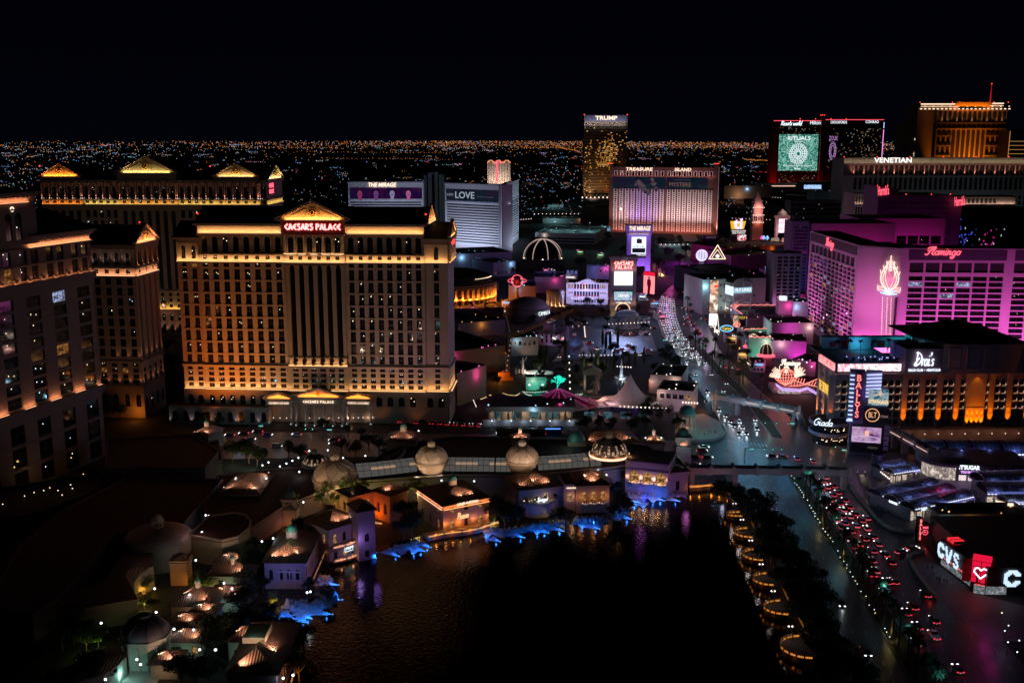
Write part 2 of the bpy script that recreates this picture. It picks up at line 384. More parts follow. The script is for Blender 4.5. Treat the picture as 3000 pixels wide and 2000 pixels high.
  tm.face([P(-hw+.5,z+frm*.6,n-.3),P(hw-.5,z+frm*.6,n-.3),P(0,z+h-.3,n-.3)])
  for sg in(-1,1):
   a,b,cc=(sg*hw*.18,z+h*.17),(sg*hw*.72,z+h*.17),(sg*hw*.18,z+h*.62)
   for p,q in((a,b),(b,cc),(cc,a)):tm.beam(P(p[0],p[1],n-.25),P(q[0],q[1],n-.25),.25)
  pe=mb.bld('pediment',s.mat,s.rt);tm.bld('tympanum',s.mat,pe)
  if emblem:
   e=MB();r=h*.2;zc=z+h*.45
   for i in range(18):
    a=2*pi*i/18;e.octa(P(r*cos(a),zc+r*sin(a),n-.1),r*.2)
   for i in range(10):
    a=pi*i/5;e.octa(P(r*.45*cos(a),zc+r*.5*sin(a),n-.15),r*.3)
   e.bld('emblem',M('gilt',(.6,.4,.12),.4,metal=.4),pe)
  if lit:
   s.strip(side,uc-hw*.75,uc+hw*.75,z+frm*.6+.1,Wm,lit,n=n+.6,tilt=.5,ec=c,es=es)
 def columns(s,side,us,n,z0,z1,r,name='column',base=True,k=12):
  me=None
  for u in us:
   if me is None:
    mb=MB();h=z1-z0
    mb.lth([(r,r*1.2),(r*.95,h*.4),(r*.82,h-r*1.6),(r*1.15,h-r*.8),(r*1.3,h)],n=k,smooth=True)
    if base:mb.box(-r*1.3,-r*1.3,0,r*1.3,r*1.3,r*1.2)
    mb.box(-r*1.35,-r*1.35,h-r*.5,r*1.35,r*1.35,h)
    o=mb.bld(name,s.mat,s.rt);me=o.data
   else:
    o=bpy.data.objects.new(name,me);col.objects.link(o);o.parent=s.rt
   o.location=s.pt(side,u,n,z0)
 def fin(s,wts=(('dark',1),),seed=1,lim=100):
  r=random.Random(seed);s.w.bld('wall',[s.mat,DARKR if s.mat is not MATS.get('x')else 0],s.rt)
  for(c,es),mb in s.strips.items():
   mb.bld('light_strip',E('strip_%.2f_%.2f_%.2f_%.1f'%(*c,es),c,es),s.rt)
  keys=[k for k,_ in wts];ww=[v for _,v in wts];rest=MB();lst=list(s.p)
  lst.sort(key=lambda q:-round(q[4]*q[5]*(1 if q[0]=='f' else.5),1))
  order={k:i for i,k in enumerate(STY)}
  for i,(side,a,n,z0,w,h,kd,sty)in enumerate(lst):
   st=sty if isinstance(sty,str)else r.choices(keys,ww)[0]
   vr=r.randrange(3)
   if i<lim:
    key=(round(w,2),round(h,2),kd,st,vr)
    if key not in PANE:
     o=pane_mb(w,h,kd,st,var=vr).bld('window',[STY[st][0],FRAME,STY[st][1]or FRAME],s.rt);PANE[key]=o.data
    else:
     o=bpy.data.objects.new('window',PANE[key]);col.objects.link(o);o.parent=s.rt
    o.location=s.pt(side,a,n+.01,z0);o.rotation_euler=(0,0,SIDE[side])
   else:
    T=Matrix.Translation(s.pt(side,a,n+.01,z0))@Matrix.Rotation(SIDE[side],4,'Z')
    pane_mb(w,h,kd,st,T,rest,order[st]*3,vr)
  if rest.f:
   mats=[]
   for k in STY:mats+=[STY[k][0],FRAME,STY[k][1]or FRAME]
   o=rest.bld('windows',mats,s.rt);o['kind']='stuff'
  return s
def cols_(u0,u1,n,w):
 g=(u1-u0)/n;return[(u0+g*(i+.5)-w/2,u0+g*(i+.5)+w/2)for i in range(n)]
def rows_(z0,n,step,h,kd='r'):return[(z0+i*step,z0+i*step+h,kd)for i in range(n)]
REDL=E('red_beacon',(1,.05,.03),2.5)
def beacon(rt,p,r=.5):
 MB().octa((0,0,0),r).bld('beacon',REDL,rt,p)
 #  LEFT TOWERS
def us_px(b,pairs,py,z):return[(b.uofx(p,py,z),b.uofx(q,py,z))for p,q in pairs]
SGNR=E('sign_red',(1,.06,.05),1.6);SGNP=E('sign_rose_white',(1,.62,.6),1.5);SGNW=E('sign_white',(1,.93,.88),1.4)
SGNC=E('sign_cool_white',(.8,.93,1),1.5);SGNO=E('sign_cream',(1,.75,.55),1.5);NEONR=E('neon_red',(1,.1,.16),1.7);NEONP=E('neon_pink',(1,.3,.45),1.6)
def left_hotel():
 Bc=Vector((-182.7,445.9));d=Vector((-.30,-.954));A=Bc+d*86
 b=Bld('hotel_tower','dark stone hotel tower cut by the left edge, with rose lit cornice','hotel tower',A,Bc,26,M('mauve_stone',(.19,.145,.15),.85,noise=.15,ns=.1,bump=.12,bs=.6))
 L=b.L;b.core(0,101)
 gp=(b.uz(268,930)[0]-b.uz(42,930)[0])/3.0;mid=[(L-2.6-gp*.52-gp*k,L-2.6-gp*k)for k in range(8)if L-3-gp*.52-gp*k>0];low=mid
 b.wall('f',0,L,29.5,79,mid,rows_(34.2,8,5.6,4.4),th=.6);g=gp
 b.wall('f',0,L,0,29.5,low,[(1,8.6,'r'),(10.2,18,'r'),(19.6,27.2,'r')],sty=None)
 up=[]
 for k in range(8):u=L-1.6-k*gp;up+=[(u-gp*.28,u),(u-gp*.7,u-gp*.42)]
 up=[(max(0,a),c)for a,c in up if a>0]
 b.wall('f',0,L,79,101.5,up,[(84.3,89.9,'r'),(91,96.5,'r')],th=.7)
 b.sht('r',0,101.5);b.sht('l',0,101.5);b.sht('b',0,101.5)
 for z0,z1,pr in((28.6,30.4,.5),(30.4,33.2,1.1),(79.2,81,.4),(81,83.6,1.2),(90.1,90.7,.35),(96.7,97.3,.9),(9.2,9.7,.4),(18.4,18.9,.4)):b.band(z0,z1,pr)
 mb=MB();uc=b.uofx(76,690,99)
 b.box('f',uc,L+.1,.0,1.0,99.6,100.2,mb);b.box('f',uc,L+.6,.0,1.8,100.2,101.2,mb);b.box('f',uc-.8,L+1.6,0,2.8,101.2,102.2,mb)
 for i in range(22):
  u=uc+1+i*(L-uc-1)/22;b.box('f',u,u+.7,0,.7,98.9,99.55,mb)
 mb.bld('cornice',b.mat,b.rt)
 ut=b.uofx(104,690,100);b.core(101,119.8,u0=0,u1=ut,d0=0,d1=b.D)
 ar=us_px(b,[(6,26),(36,56)],640,108);ar=[(u,u+3.4)for u,_ in ar];ar=[(ar[0][0]-14,ar[0][0]-10.6),(ar[0][0]-8.5,ar[0][0]-5.1)]+ar
 b.wall('f',0,ut,99,120,ar,[(101,111.5,'a')],n=1.2)
 w=b.w;w.face([b.pt('f',ut,1.2,99),(ut,b.D,99),(ut,b.D,120),b.pt('f',ut,1.2,120)]);w.face([b.pt('f',0,1.2,120),b.pt('f',ut,1.2,120),(ut,b.D,120),(0,b.D,120)],1)
 mb=MB();b.box('f',0,ut+.6,1.2,2.6,117.6,118.6,mb);b.box('f',0,ut+1.3,1.2,3.4,118.6,119.6,mb);b.box('f',0,ut+.4,1.2,1.9,112.6,113.2,mb);mb.bld('cornice',b.mat,b.rt)
 b.strip('f',0,ut-4,115.6,60,WRM,n=2.1,es=2)
 o=MB().lth([(1.0,0),(1.0,.2),(.55,.2),(.55,0)],n=16).bld('round_lamp',SGNO,b.rt,b.pt('f',ar[3][0]-1.2,1.35,112.9+.3));o.rotation_euler=(pi/2,0,0)
 mb=MB();mb.hip(ut,0,L,b.D,102.2,9,over=2.6,ridge=12);mb.bld('roof',DARKR,b.rt)
 b.strip('f',uc+.5,L,97.4,80,WRM,n=1.0,es=2.2,tilt=.9);b.strip('f',0,L,83.7,24,WRM,n=1.1,es=2,bar=False)
 for a,c in up[:]:
  pass
 pl=MB()
 for k in range(14):
  u=L-.8-k*gp/2;b.box('f',u-.9,u+.9,.02,1.2,83.65,85.0 if k%2 else 85.5,pl)
 pl.bld('ledge_plinths',b.mat,b.rt)
 for(a,c)in mid:
  b.strip('f',c-gp+.5,a-.5,33.3,60,WRM,n=1.0,bar=True,es=1.8)
 b.strip('f',L-2.6,L,33.3,30,WRM,n=1.0,es=1.8)
 spot(b.W(b.pt('f',L*.5,60,10)),b.W(b.pt('f',L*.6,0,50)),900,(.8,.5,.9),80,1,1)
 b.fin((('dark',50),('dot',26),('amb',6),('dotc',20),('scr',2)),3)
left_hotel()
def corner_tower():
 C2=Vector((-187.3,509.6));A=C2+Vector((-42,4.2))
 b=Bld('hotel_tower','slender gabled stone hotel wing between the dark left tower and the amber hotel','hotel tower',A,C2,25,STONE)
 L=b.L;D=b.D;b.core(0,87)
 rw=rows_(32,8,5.2,3.9)
 b.wall('f',0,L,0,16.9,cols_(0,L,7,2.6),[(6,12.5,'a')]);b.wall('f',0,L,16.9,29.8,cols_(L-40,L-.5,7,3),rows_(17.8,4,3,2.1))
 b.wall('f',0,L,29.8,73,cols_(L-40,L-.5,7,2.9),rw);b.wall('f',0,L,73,88,cols_(L-40,L-1,7,2.2),[(74.2,76.4,'r'),(78.5,84.6,'a')])
 b.wall('r',0,D,0,29.8,cols_(0,D,4,2.3),[(4,11,'a'),(17.8,19.9,'r'),(20.8,22.9,'r'),(23.8,25.9,'r')])
 b.wall('r',0,D,29.8,73,cols_(0,D,4,2.3),[(31,71.5,'x')],th=.9);b.wall('r',0,D,73,88,cols_(1,D-1,3,2),[(74.2,76.4,'r'),(78.5,84.6,'a')])
 b.sht('l',0,88);b.sht('b',0,88)
 for z0,z1,pr in((16.2,17.2,.8),(28.8,30,1.0),(72,73.2,1.3),(76.9,78.1,1.3),(86.4,88.6,1.6)):b.band(z0,z1,pr)
 b.columns('f',[L-.8-i*5.65 for i in range(7)],.6,78.1,86.4,.55);b.columns('r',[1+i*5.7 for i in range(5)],.6,78.1,86.4,.6)
 mb=MB();mb.gable(0,0,L,D,88.6,9,'x',over=1.6);mb.bld('roof',DARKR,b.rt)
 b.ped('r',D/2,D/2+1,88.6,9.5,lit=WRM,Wm=95,emblem=True)
 b.strip('f',0,L,73.3,42,(1,.6,.38),n=1.1,es=2.4);b.strip('r',0,D,73.3,46,(1,.6,.38),n=1.1,es=2.4)
 for i in range(4):spot(b.W(b.pt('f',L-4-i*5.65,1.0,78.3)),b.W(b.pt('f',L-4-i*5.65,0,86)),500,(1,.8,.75),70)
 for i in range(5):spot(b.W(b.pt('r',1+i*5.7,1.6,78.3)),b.W(b.pt('r',1+i*5.7,0,86)),420,WRM,60)
 for i in range(5):spot(b.W(b.pt('f',L-1-i*5.65,1.1,17.4)),b.W(b.pt('f',L-1-i*5.65,0,26)),420,WRM,55);spot(b.W(b.pt('r',1+i*5.6,1.1,17.4)),b.W(b.pt('r',1+i*5.6,0,26)),420,WRM,55)
 for i in range(3):spot(b.W(b.pt('f',L-1-i*5.65,1.1,30.2)),b.W(b.pt('f',L-1-i*5.65,0,40)),380,WRM,50)
 for i in range(5):spot(b.W(b.pt('r',.5+i*6,1.2,30.2)),b.W(b.pt('r',.5+i*6,0,45)),600,WRM,50)
 beacon(b.rt,(L-2,D/2,98.8));pnt(b.W(b.pt('f',L-3,5,4)),900,AMB,.5)
 spot(b.W(b.pt('f',L-10,45,5)),b.W(b.pt('f',L-10,0,45)),4500,(1,.6,.4),70,1,1)
 b.fin((('dark',80),('dot',8),('amb',4),('dotc',2)),4)
corner_tower()
def back_tower():
 b=Bld('hotel_tower','long pale hotel tower with three triangular pediments, behind the dark left tower','hotel tower',(-334.9,740.1),(-172.9,732.8),42,STONE2)
 L=b.L;D=b.D;ux=lambda px:b.uofx(px,598,94.6)
 S=[ux(121),ux(243),ux(350),ux(521),ux(632),ux(762),L]
 b.core(0,109)
 W_=lambda a,c,n,w:cols_(a+.8,c-.8,n,w)
 allc=W_(0,S[1],5,2.6)+W_(S[1],S[2],5,2.6)+W_(S[2],S[3],7,2.4)+W_(S[3],S[4],5,2.6)+W_(S[4],S[5],5,2.4)+W_(S[5],L,2,2.4)
 b.wall('f',0,L,94.4,98.2,allc,[(95.3,97.2,'r')])
 b.wall('f',0,L,98.2,110.5,allc,[(99.4,107.2,'a')],th=.8)
 sel=[c for c in allc if S[1]<c[0]<S[2]or S[3]<c[0]<S[4]]
 tall=[c for c in allc if c not in sel]
 b.wall('f',0,S[1],33,94.4,W_(0,S[1],5,3.2),[(34,90,'x')],th=1.4)
 b.wall('f',S[2],S[3],33,94.4,W_(S[2],S[3],7,3.0),[(34,90,'x')],th=1.4);b.wall('f',S[4],S[5],33,94.4,W_(S[4],S[5],5,3.0),[(34,90,'x')],th=1.4)
 for a,c in((S[1],S[2]),(S[3],S[4]),(S[5],L)):b.wall('f',a,c,33,94.4,W_(a,c,5 if c<L else 2,2.8),rows_(34.5,8,7.2,5.4))
 b.wall('f',0,L,19,33,allc,rows_(20.5,3,4.2,2.4));b.wall('f',0,L,0,19,allc,[(2,8.5,'a'),(11,16,'a')])
 b.wall('r',0,D,0,98.2,cols_(0,D,4,2.6),rows_(34.5,8,7.2,5.4));b.wall('r',0,D,98.2,110.5);b.sht('l',0,110.5);b.sht('b',0,110.5)
 for z0,z1,pr in((93.4,94.6,.9),(97.6,98.6,1.3),(110,111.6,1.5),(32.2,33.2,.8),(18.4,19.4,1)):b.band(z0,z1,pr)
 cu=sorted(set([c[0]-1.5 for c in allc]+[S[1]-.6,S[3]-.6,S[5]-.6]))
 b.columns('f',cu,.8,98.6,109.8,.75,k=8)
 for a,c,zt in((0,S[1],113.5),(S[2],S[3],116),(S[4],S[5],113.5)):
  mb=MB();mb.box(a,-1,111.6,c,D,zt);mb.bld('attic',b.mat,b.rt)
 rf=MB()
 for a,c,z,h in((0,S[1],113.5,8),(S[2]-1,S[3]+1,116,11),(S[4],S[5],113.5,8)):rf.gable(a,-.5,c,D+.5,z+.3,h,'y',over=1)
 rf.hip(0,0,L,D,111.6,6,ridge=20);rf.bld('roof',DARKR,b.rt)
 b.ped('f',S[1]/2,S[1]/2+.5,113.5,9.5,lit=AMB,Wm=110,c=(1,.5,.1));b.ped('f',(S[2]+S[3])/2,(S[3]-S[2])/2+1,116,12.2,lit=(1,.8,.35),Wm=60,c=(.9,.8,.3),es=.9);b.ped('f',(S[4]+S[5])/2,(S[5]-S[4])/2+.5,113.5,9.8,lit=(1,.7,.3),Wm=60,c=(1,.8,.4))
 b.ped('r',D/2,D/2,111.6,9.8,lit=(1,.8,.4),Wm=60)
 for a,c,cc in((0,S[1],AMB),(S[1]+2,S[2],(1,.8,.3)),(S[2],S[3],(1,.6,.2)),(S[3]+1,S[4],(1,.75,.25)),(S[4],S[5],(1,.7,.25))):b.strip('f',a,c,94.7,26,cc,n=1.0,es=1.4)
 b.strip('r',0,D,94.7,26,(1,.75,.25),n=1.0,es=1.4)
 lm=MB()
 for i,u in enumerate(cu):
  p=b.pt('f',u+.2,1.9,98.8);lm.octa(p,.33)
  spot(b.W(b.pt('f',u+.2,1.9,99.4)),b.W(b.pt('f',u,.4,106)),520,(1,.5,.33),60)
  q=b.pt('f',u+1.8,2,98.8);lm.octa(q,.2)
 lm.bld('ledge_lamp',E('lamp_rose',(1,.7,.6),2),b.rt)
 mb=MB();b.box('r',4,17,.1,.5,101,110,mb);mb.bld('sign_plate',M('sign_back',(.05,.01,.01)),b.rt)
 for t,z in(('CAESARS',107.6),('PALACE',103.4)):b.put(roman_mb(t,11,2.9,.5),'sign_lettering',NEONR,'r',10.5,z,.7)
 b.strip('f',0,L,19.6,26,(1,.7,.2),n=1.0)
 mb=MB();mb.lth([(.3,0),(1.1,.4),(.5,1.3),(2,3),(2.4,4.6),(2.1,4.8)],n=14);mb.bld('roof_urn',b.mat,b.rt,b.pt('f',ux(478)-3,3,20.5));pnt(b.W(b.pt('f',ux(478)-3,5.5,22)),500,(1,.6,.45),.3)
 for i in range(6):spot(b.W(b.pt('f',ux(455)+i*5.5-3,3,1)),b.W(b.pt('f',ux(455)+i*5.5-3,0,12)),900,(1,.6,.4),60)
 for u in(30,80,130):spot(b.W(b.pt('f',u,60,10)),b.W(b.pt('f',u,0,62)),9000,(1,.72,.5),75,1,1)  # faint warm fill added so the shaft shows, no fixtures here
 for px in(166,426,668):beacon(b.rt,(ux(px)-14,8,121),.6)
 b.fin((('dark',70),('dot',16),('dotc',5)),5)
back_tower()
def amber_hotel():
 A=Vector((-165.5,507.7));B_=Vector((-31.2,499.6));mat=M('warm_stone',(.40,.31,.24),.85,noise=.14,ns=.1,bump=.15,bs=.7)
 b=Bld('hotel_tower','broad amber lit stone hotel with a red lettered sign under its central pediment','hotel tower',A,B_,24,mat)
 L=b.L;D=b.D;c0,c1=54.0,84.5;w0,w1=11.2,L-11.4
 b.core(0,98,u0=w0,u1=w1);b.core(0,92,u0=0,u1=w0+2);b.core(0,92,u0=w1-2,u1=L)
 LW=cols_(.8,w0-.2,2,2.5);RW=[(L-7,L-4.5)];CL=cols_(w0+.6,c0-.3,8,2.8);CR=cols_(c1+.3,w1-.6,8,2.6);CC=cols_(c0+1.5,c1-1.5,6,2.9)
 sh=[(78.2,80.2,'r')]+[(72.0-6.15*i,77.2-6.15*i,'r')for i in range(7)]+[(30.2,34.1,'r')]
 for a,c,cs,n in((0,w0,LW,0),(w0,c0,CL,1.0),(c1,w1,CR,1.0),(w1,L,RW,0)):
  b.wall('f',a,c,29,81,cs,sh,n=n,th=.6);b.wall('f',a,c,16.6,29,cs,rows_(17.6,4,2.9,1.9),n=n)
 b.wall('f',c0,c1,16.6,29,CC,rows_(17.6,4,2.9,1.9),n=2.0)
 b.wall('f',c0,c1,29,81,cols_(c0+1.6,c1-1.6,6,3.1),[(29.6,79.5,'x')],n=.5,th=1.2)
 for u,n0 in((c0,2),(c1,2),(w0,1),(w1,1)):b.w.face([b.pt('f',u,0,0),b.pt('f',u,n0,0),b.pt('f',u,n0,29),b.pt('f',u,0,29)]);b.w.face([b.pt('f',u,0,29),b.pt('f',u,1,29),b.pt('f',u,1,96),b.pt('f',u,0,96)])
 pl=MB();g=(c1-c0-3.2)/6
 for i in range(7):
  u=c0+1.6+g*i;hw=1.0 if 0<i<6 else.8
  b.box('f',u-hw,u+hw,.5,1.6,33.4,77.5,pl);b.box('f',u-hw-.25,u+hw+.25,.5,1.9,77.5,78.2,pl);b.box('f',u-hw-.5,u+hw+.5,.5,2.2,78.8,79.4,pl);b.box('f',u-hw-.15,u+hw+.15,.5,1.8,78.2,78.8,pl)
  b.box('f',u-hw-.55,u+hw+.55,.5,2.4,32.8,33.5,pl);b.box('f',u-hw,u+hw,.5,1.9,30,32.8,pl);b.box('f',u-hw-.5,u+hw+.5,.5,2.3,29,30,pl)
  for k in range(7):
   for t in(-.5,0,.5):b.box('f',u+t-.09,u+t+.09,1.6,1.72,34.2+k*6.2,39.6+k*6.2,pl)
 pl.bld('pilasters',mat,b.rt)
 sl=MB()
 for cs,n in((LW,0),(CL,1),(CR,1),(RW,0)):
  for a,c in cs:
   for i in range(7):b.box('f',a-.45,c+.45,n,n+.4,71.3-6.15*i,71.95-6.15*i,sl)
   for i in(1,3):b.box('f',a-.4,c+.4,n,n+.3,17.1+2.9*i,17.5+2.9*i,sl)
   b.box('f',a-.35,c+.35,n,n+.3,80.3,80.7,sl)
 sl.bld('window_sills',mat,b.rt)
 for a,c,cs,n in((w0,c0,CL,1.2),(c0,c1,CC,2.2),(c1,w1,CR,1.2)):
  q=[((x+y)/2-1,(x+y)/2+1)for x,y in cs];b.wall('f',a,c,81,84.7,q,[(82.1,83.9,'r')],n=n)
  q=[((x+y)/2-1.45,(x+y)/2+1.45)for x,y in cs];b.wall('f',a,c,84.7,94.6,q,[(85.6,93.2,'a')],n=n-.4,th=.9)
  b.wall('f',a,c,94.6,99,n=n-.6)
 for a,c,cs in((0,w0,LW),(w1,L,RW)):
  b.wall('f',a,c,81,92,[((x+y)/2-1.1,(x+y)/2+1.1)for x,y in cs],[(82.2,88.6,'a')],n=.2,th=.8)
 ac=MB()
 for cs,n in((CL,.8),(CC,1.8),(CR,.8)):
  for x,y in cs:
   m_=(x+y)/2
   pts=[b.pt('f',m_+1.9*cos(t),n+.15,91.8+1.9*sin(t))for t in[pi*k/8 for k in range(9)]]
   ac.path(pts,.35,.35);
   for s_ in(-1,1):b.box('f',m_+s_*2.05-.4,m_+s_*2.05+.4,n,n+.5,89.2,91.8,ac)
 for cs in(LW,RW):
  for x,y in cs:
   m_=(x+y)/2;ac.path([b.pt('f',m_+1.5*cos(t),.5,87.5+1.5*sin(t))for t in[pi*k/8 for k in range(9)]],.3,.3)
 ac.bld('arch_mouldings',mat,b.rt)
 b.columns('f',[c0+1.2+i*(c1-c0-2.4)/6 for i in range(7)],2.5,84.9,94.4,.62,k=10)
 lg=MB()
 for a,c,n in((0,w0,0),(w0,c0,1),(c0,c1,2),(c1,w1,1),(w1,L,0)):
  b.box('f',a-.2,c+.2,n,n+1.4,80.2,80.95,lg);b.box('f',a-.2,c+.2,n,n+1.2,28.4,29.1,lg);b.box('f',a-.2,c+.2,n,n+.8,27.9,28.4,lg)
  b.box('f',a-.2,c+.2,n,n+1.5,15.9,16.55,lg)
  if a>=w0 and c<=w1:b.box('f',a,c,n+.2,n+1.2,84.3,84.9,lg);b.box('f',a,c,n,n+1.2,94.0,94.55,lg)
  if a==w0 or c==w1:b.box('f',a-1.2 if a==w0 else a,c+(1.2 if c==w1 else 0),n-.6,n+2.4,98.6,99.7,lg)
  if a==0 or c==L:b.box('f',a-(1.6 if a==0 else 0),c+(1.6 if c==L else 0),n,n+1.6,91.6,92.6,lg);b.box('f',a,c,n,n+.8,89.6,90,lg)
 b.box('r',0,D,0,1.4,80.2,80.95,lg);b.box('r',0,D,0,1.2,28.4,29.1,lg);b.box('r',0,D,0,1.5,15.9,16.55,lg);b.box('r',-1.5,D,0,1.6,91.6,92.6,lg)
 lg.bld('cornice',mat,b.rt)
 for i,u in enumerate(x*1.02 for x in range(0)):pass
 rc=cols_(1,D-1,4,2.2);b.wall('r',0,D,29,81,rc,[(30.2,79.6,'x')],th=.8);b.wall('r',0,D,16.6,29,rc,rows_(17.6,4,2.9,1.9));b.wall('r',0,D,81,92,rc,[(82.2,88.6,'a')],n=.2);b.sht('l',0,92);b.sht('b',0,98)
 b.columns('r',[1+i*5.4 for i in range(5)],.8,81,91.4,.6)
 ga=cols_(.8,w0-.2,2,2.9)+cols_(w0+.6,c0-6,7,2.9)+cols_(c1+12,w1-4,4,3.0)+cols_(w1-1,L-1,2,3.0)
 b.wall('f',0,L,0,16.6,ga,[(8.6,13.6,'a')],n=1.6,th=.8);b.wall('r',0,D,0,16.6,cols_(0,D,4,2.6),[(8.6,13.6,'a')])
 b.w.face([b.pt('f',0,1.6,16.6),b.pt('f',L,1.6,16.6),b.pt('f',L,0,16.6),b.pt('f',0,0,16.6)])
 pb=MB();pb.box(c0-.6,-2.6,95.4,c1+.6,D/2,101);pb.bld('sign_block',mat,b.rt)
 pn=MB();b.box('f',c0+.4,c1-.4,2.6,2.9,95.9,100.7,pn);o=pn.bld('sign_plate',M('sign_maroon',(.22,.015,.015),.6),b.rt)
 b.put(roman_mb('CAESARS PALACE',27.5,2.9,.62,.16),'sign_lettering',SGNP,'f',(c0+c1)/2,98.3,3.3)
 b.put(roman_mb('CAESARS PALACE',27.5,2.9,.95,.16),'sign_glow_tubes',SGNR,'f',(c0+c1)/2,98.3,3.05)
 area(b.W(b.pt('f',(c0+c1)/2,5.5,98.3)),-(b.W((0,-1,0))-b.W((0,0,0))),b.W((1,0,0))-b.W((0,0,0)),28,3,160,(1,.05,.04))
 b.ped('f',(c0+c1)/2,(c1-c0)/2+2.6,101,9.3,n=3.0,lit=(1,.55,.2),Wm=120,es=2)
 rf=MB();rf.gable(c0-2,-2.4,c1+2,D*.9,101,8.6,'y',over=.5)
 rf.gable(w0-1,-1.4,w1+1,D+1,99.7,7.6,'x',over=.6);rf.gable(-1.6,-1.2,w0+1,D,92.6,7.4,'x',over=.4);rf.gable(w1-1,-1.2,L+1.2,D,92.6,7.4,'x',over=.4)
 rf.bld('roof',DARKR,b.rt)
 fl=MB();fl.box(w0-1.2,-1.4,98.4,w1+1.2,D+1,99.65);fl.bld('roof_slab',DARKR,b.rt)
 b.ped('r',D/2,D/2+1,92.6,8.2,n=.8,lit=(1,.55,.2),Wm=100,emblem=False)
 q=MB();q.T=Matrix.Translation((w1+1.4-L,0,0));b.R=b.R
 P=lambda u,z:(w1+1.3,u,z)
 q.T=None;q.extr([P(-2,99.7),P(D+2,99.7),P(D/2,108.6)],(.6,0,0));q.bld('gable_end',mat,b.rt)
 q=MB();q.T=None
 for p0,p1 in(((-2,99.9),(D/2,108.8)),((D/2,108.8),(D+2,99.9)),((-2,99.9),(D+2,99.9))):q.beam((w1+1.9,p0[0],p0[1]),(w1+1.9,p1[0],p1[1]),.8)
 q.bld('gable_moulding',mat,b.rt)
 area(b.W((w1+3.4,D/2,100.3)),(-.6,0,1),(0,1,0),D,.5,1500,(1,.55,.25));s_=MB();s_.box(w1+2.4,0,99.9,w1+2.6,D,100.2);s_.bld('light_strip',E('strip_gable',(1,.6,.3),1.8),b.rt)
 b.put(roman_mb('CAESARS',12,2.2,.7),'sign_lettering',SGNR,'r',D/2,90.2,1.2)
 OR=(1,.66,.34)
 for a,c,n in((0,w0,.2),(w0,c0,1.2),(c0,c1,2.2),(c1,w1,1.2),(w1,L,.2)):
  b.strip('f',a+.1,c-.1,81.05,60,OR,n=n+1.1,es=2.2)
  b.strip('f',a+.3,c-.3,16.75,58 if not(a==c0)else 32,OR,n=n+1.3,es=2.2)
 b.strip('f',w0+.5,c0-1,95,62,OR,n=1.6,es=1.8);b.strip('f',c1+1,w1-.5,95,62,OR,n=1.6,es=1.8)
 b.strip('f',c0+.5,c1-.5,84.95,30,OR,n=3.4,es=1.6,bar=False)
 b.strip('f',c0+.5,c1-.5,29.25,34,OR,n=3.0,es=2.0)
 b.strip('r',0,D,81.05,50,OR,n=1.2,es=2.2);b.strip('r',0,D,16.75,50,OR,n=1.4,es=2.2)
 sm=MB()
 for i in range(5):b.box('f',c0+1.7+i*6,c0+5.2+i*6,3.3,3.6,84.95,85.15,sm)
 sm.bld('light_strip',E('strip_seg',(1,.72,.45),2),b.rt)
 for u,Wt,cc,zz in((3,3800,(1,.4,.2),40),(17,27000,(1,.38,.06),34),(30,27000,(1,.43,.09),37),(46,15000,(1,.62,.3),46),(69,5000,(1,.6,.5),50),(92,8000,(1,.7,.55),46),(108,8000,(1,.66,.62),46),(124,6500,(.9,.62,.8),46)):
  spot(b.W(b.pt('f',u,30,3)),b.W(b.pt('f',u,0,zz)),Wt*1.75,cc,72,1,.9)
 spot(b.W((L+55,D/2,70)),b.W((L,D/2,55)),26000,(.6,.5,1),80,2,.9)
 for u in(14,30,46,100,118):spot(b.W(b.pt('f',u,9,1)),b.W(b.pt('f',u,1.6,9)),420,(1,.5,.2),90,.4,1)
 for x in(w0-1.5,w1+.2):beacon(b.rt,(x,5,104),.55)
 b.fin((('dark',72),('dot',24),('dotc',3),('amb',1)),8)
 def portico(name,lbl,pxc,pyb,zbase,w,dep,hcol,ped,ncol,sign=None,lbl2=None):
  g=G(pxc,pyb);d=(B_-A).normalized();p0=g-d*w/2
  q=Bld(name,lbl,'portico',p0,g+d*w/2,dep,mat)
  q.w.box(0,0,hcol,w,dep,hcol+3.2);q.w.box(.3,dep-1,0,w-.3,dep,hcol);q.core(0,.3,ins=.1)
  q.band(hcol+2.6,hcol+3.2,.6)
  q.ped('f',w/2,w/2+.6,hcol+3.2,ped,n=.4,lit=AMB,Wm=100,c=(1,.5,.15),emblem=ncol>4)
  r_=MB();r_.gable(-.3,0,w+.3,dep,hcol+3.3,ped*.93,'y',over=.3);r_.bld('roof',DARKR,q.rt)
  us=[.9+i*(w-1.8)/(ncol-1)for i in range(ncol)]
  q.columns('f',us,-.9,0,hcol,.65)
  lm=MB()
  for u in us:p=q.pt('f',u,.9,.3);lm.octa(p,.22);spot(q.W(q.pt('f',u,.9,.8)),q.W(q.pt('f',u,-.6,7)),500,(.85,.8,1),40)
  lm.bld('uplight',LITC,q.rt)
  if sign:q.put(roman_mb(sign,w*.62,1.25,.22),'sign_lettering',SGNO,'f',w/2,hcol+1.5,.8)
  if lbl2:q.text(lbl2,'f',w/2,hcol+1.4,w*.75,.9,SGNO,n=.5)
  q.fin()
  return q
 portico('entrance_portico','large gabled entrance portico with gold lettering at the foot of the amber hotel',936,1247,0,25,11,11,4.6,6,'CAESARS PALACE')
 portico('entrance_portico','small gabled portico with two lines of gold letters, left of the large entrance portico',820,1242,0,13.5,9,9.5,3.2,2,None,'COLOSSEUM COVE SHOPS')
 q=portico('entrance_portico','small gabled portico with an open canopy, right of the large entrance portico',1052,1242,0,14,9,9.5,3.2,2,None,'PORTE COCHERE')
 p0=G(497,1238);p1=G(790,1244)
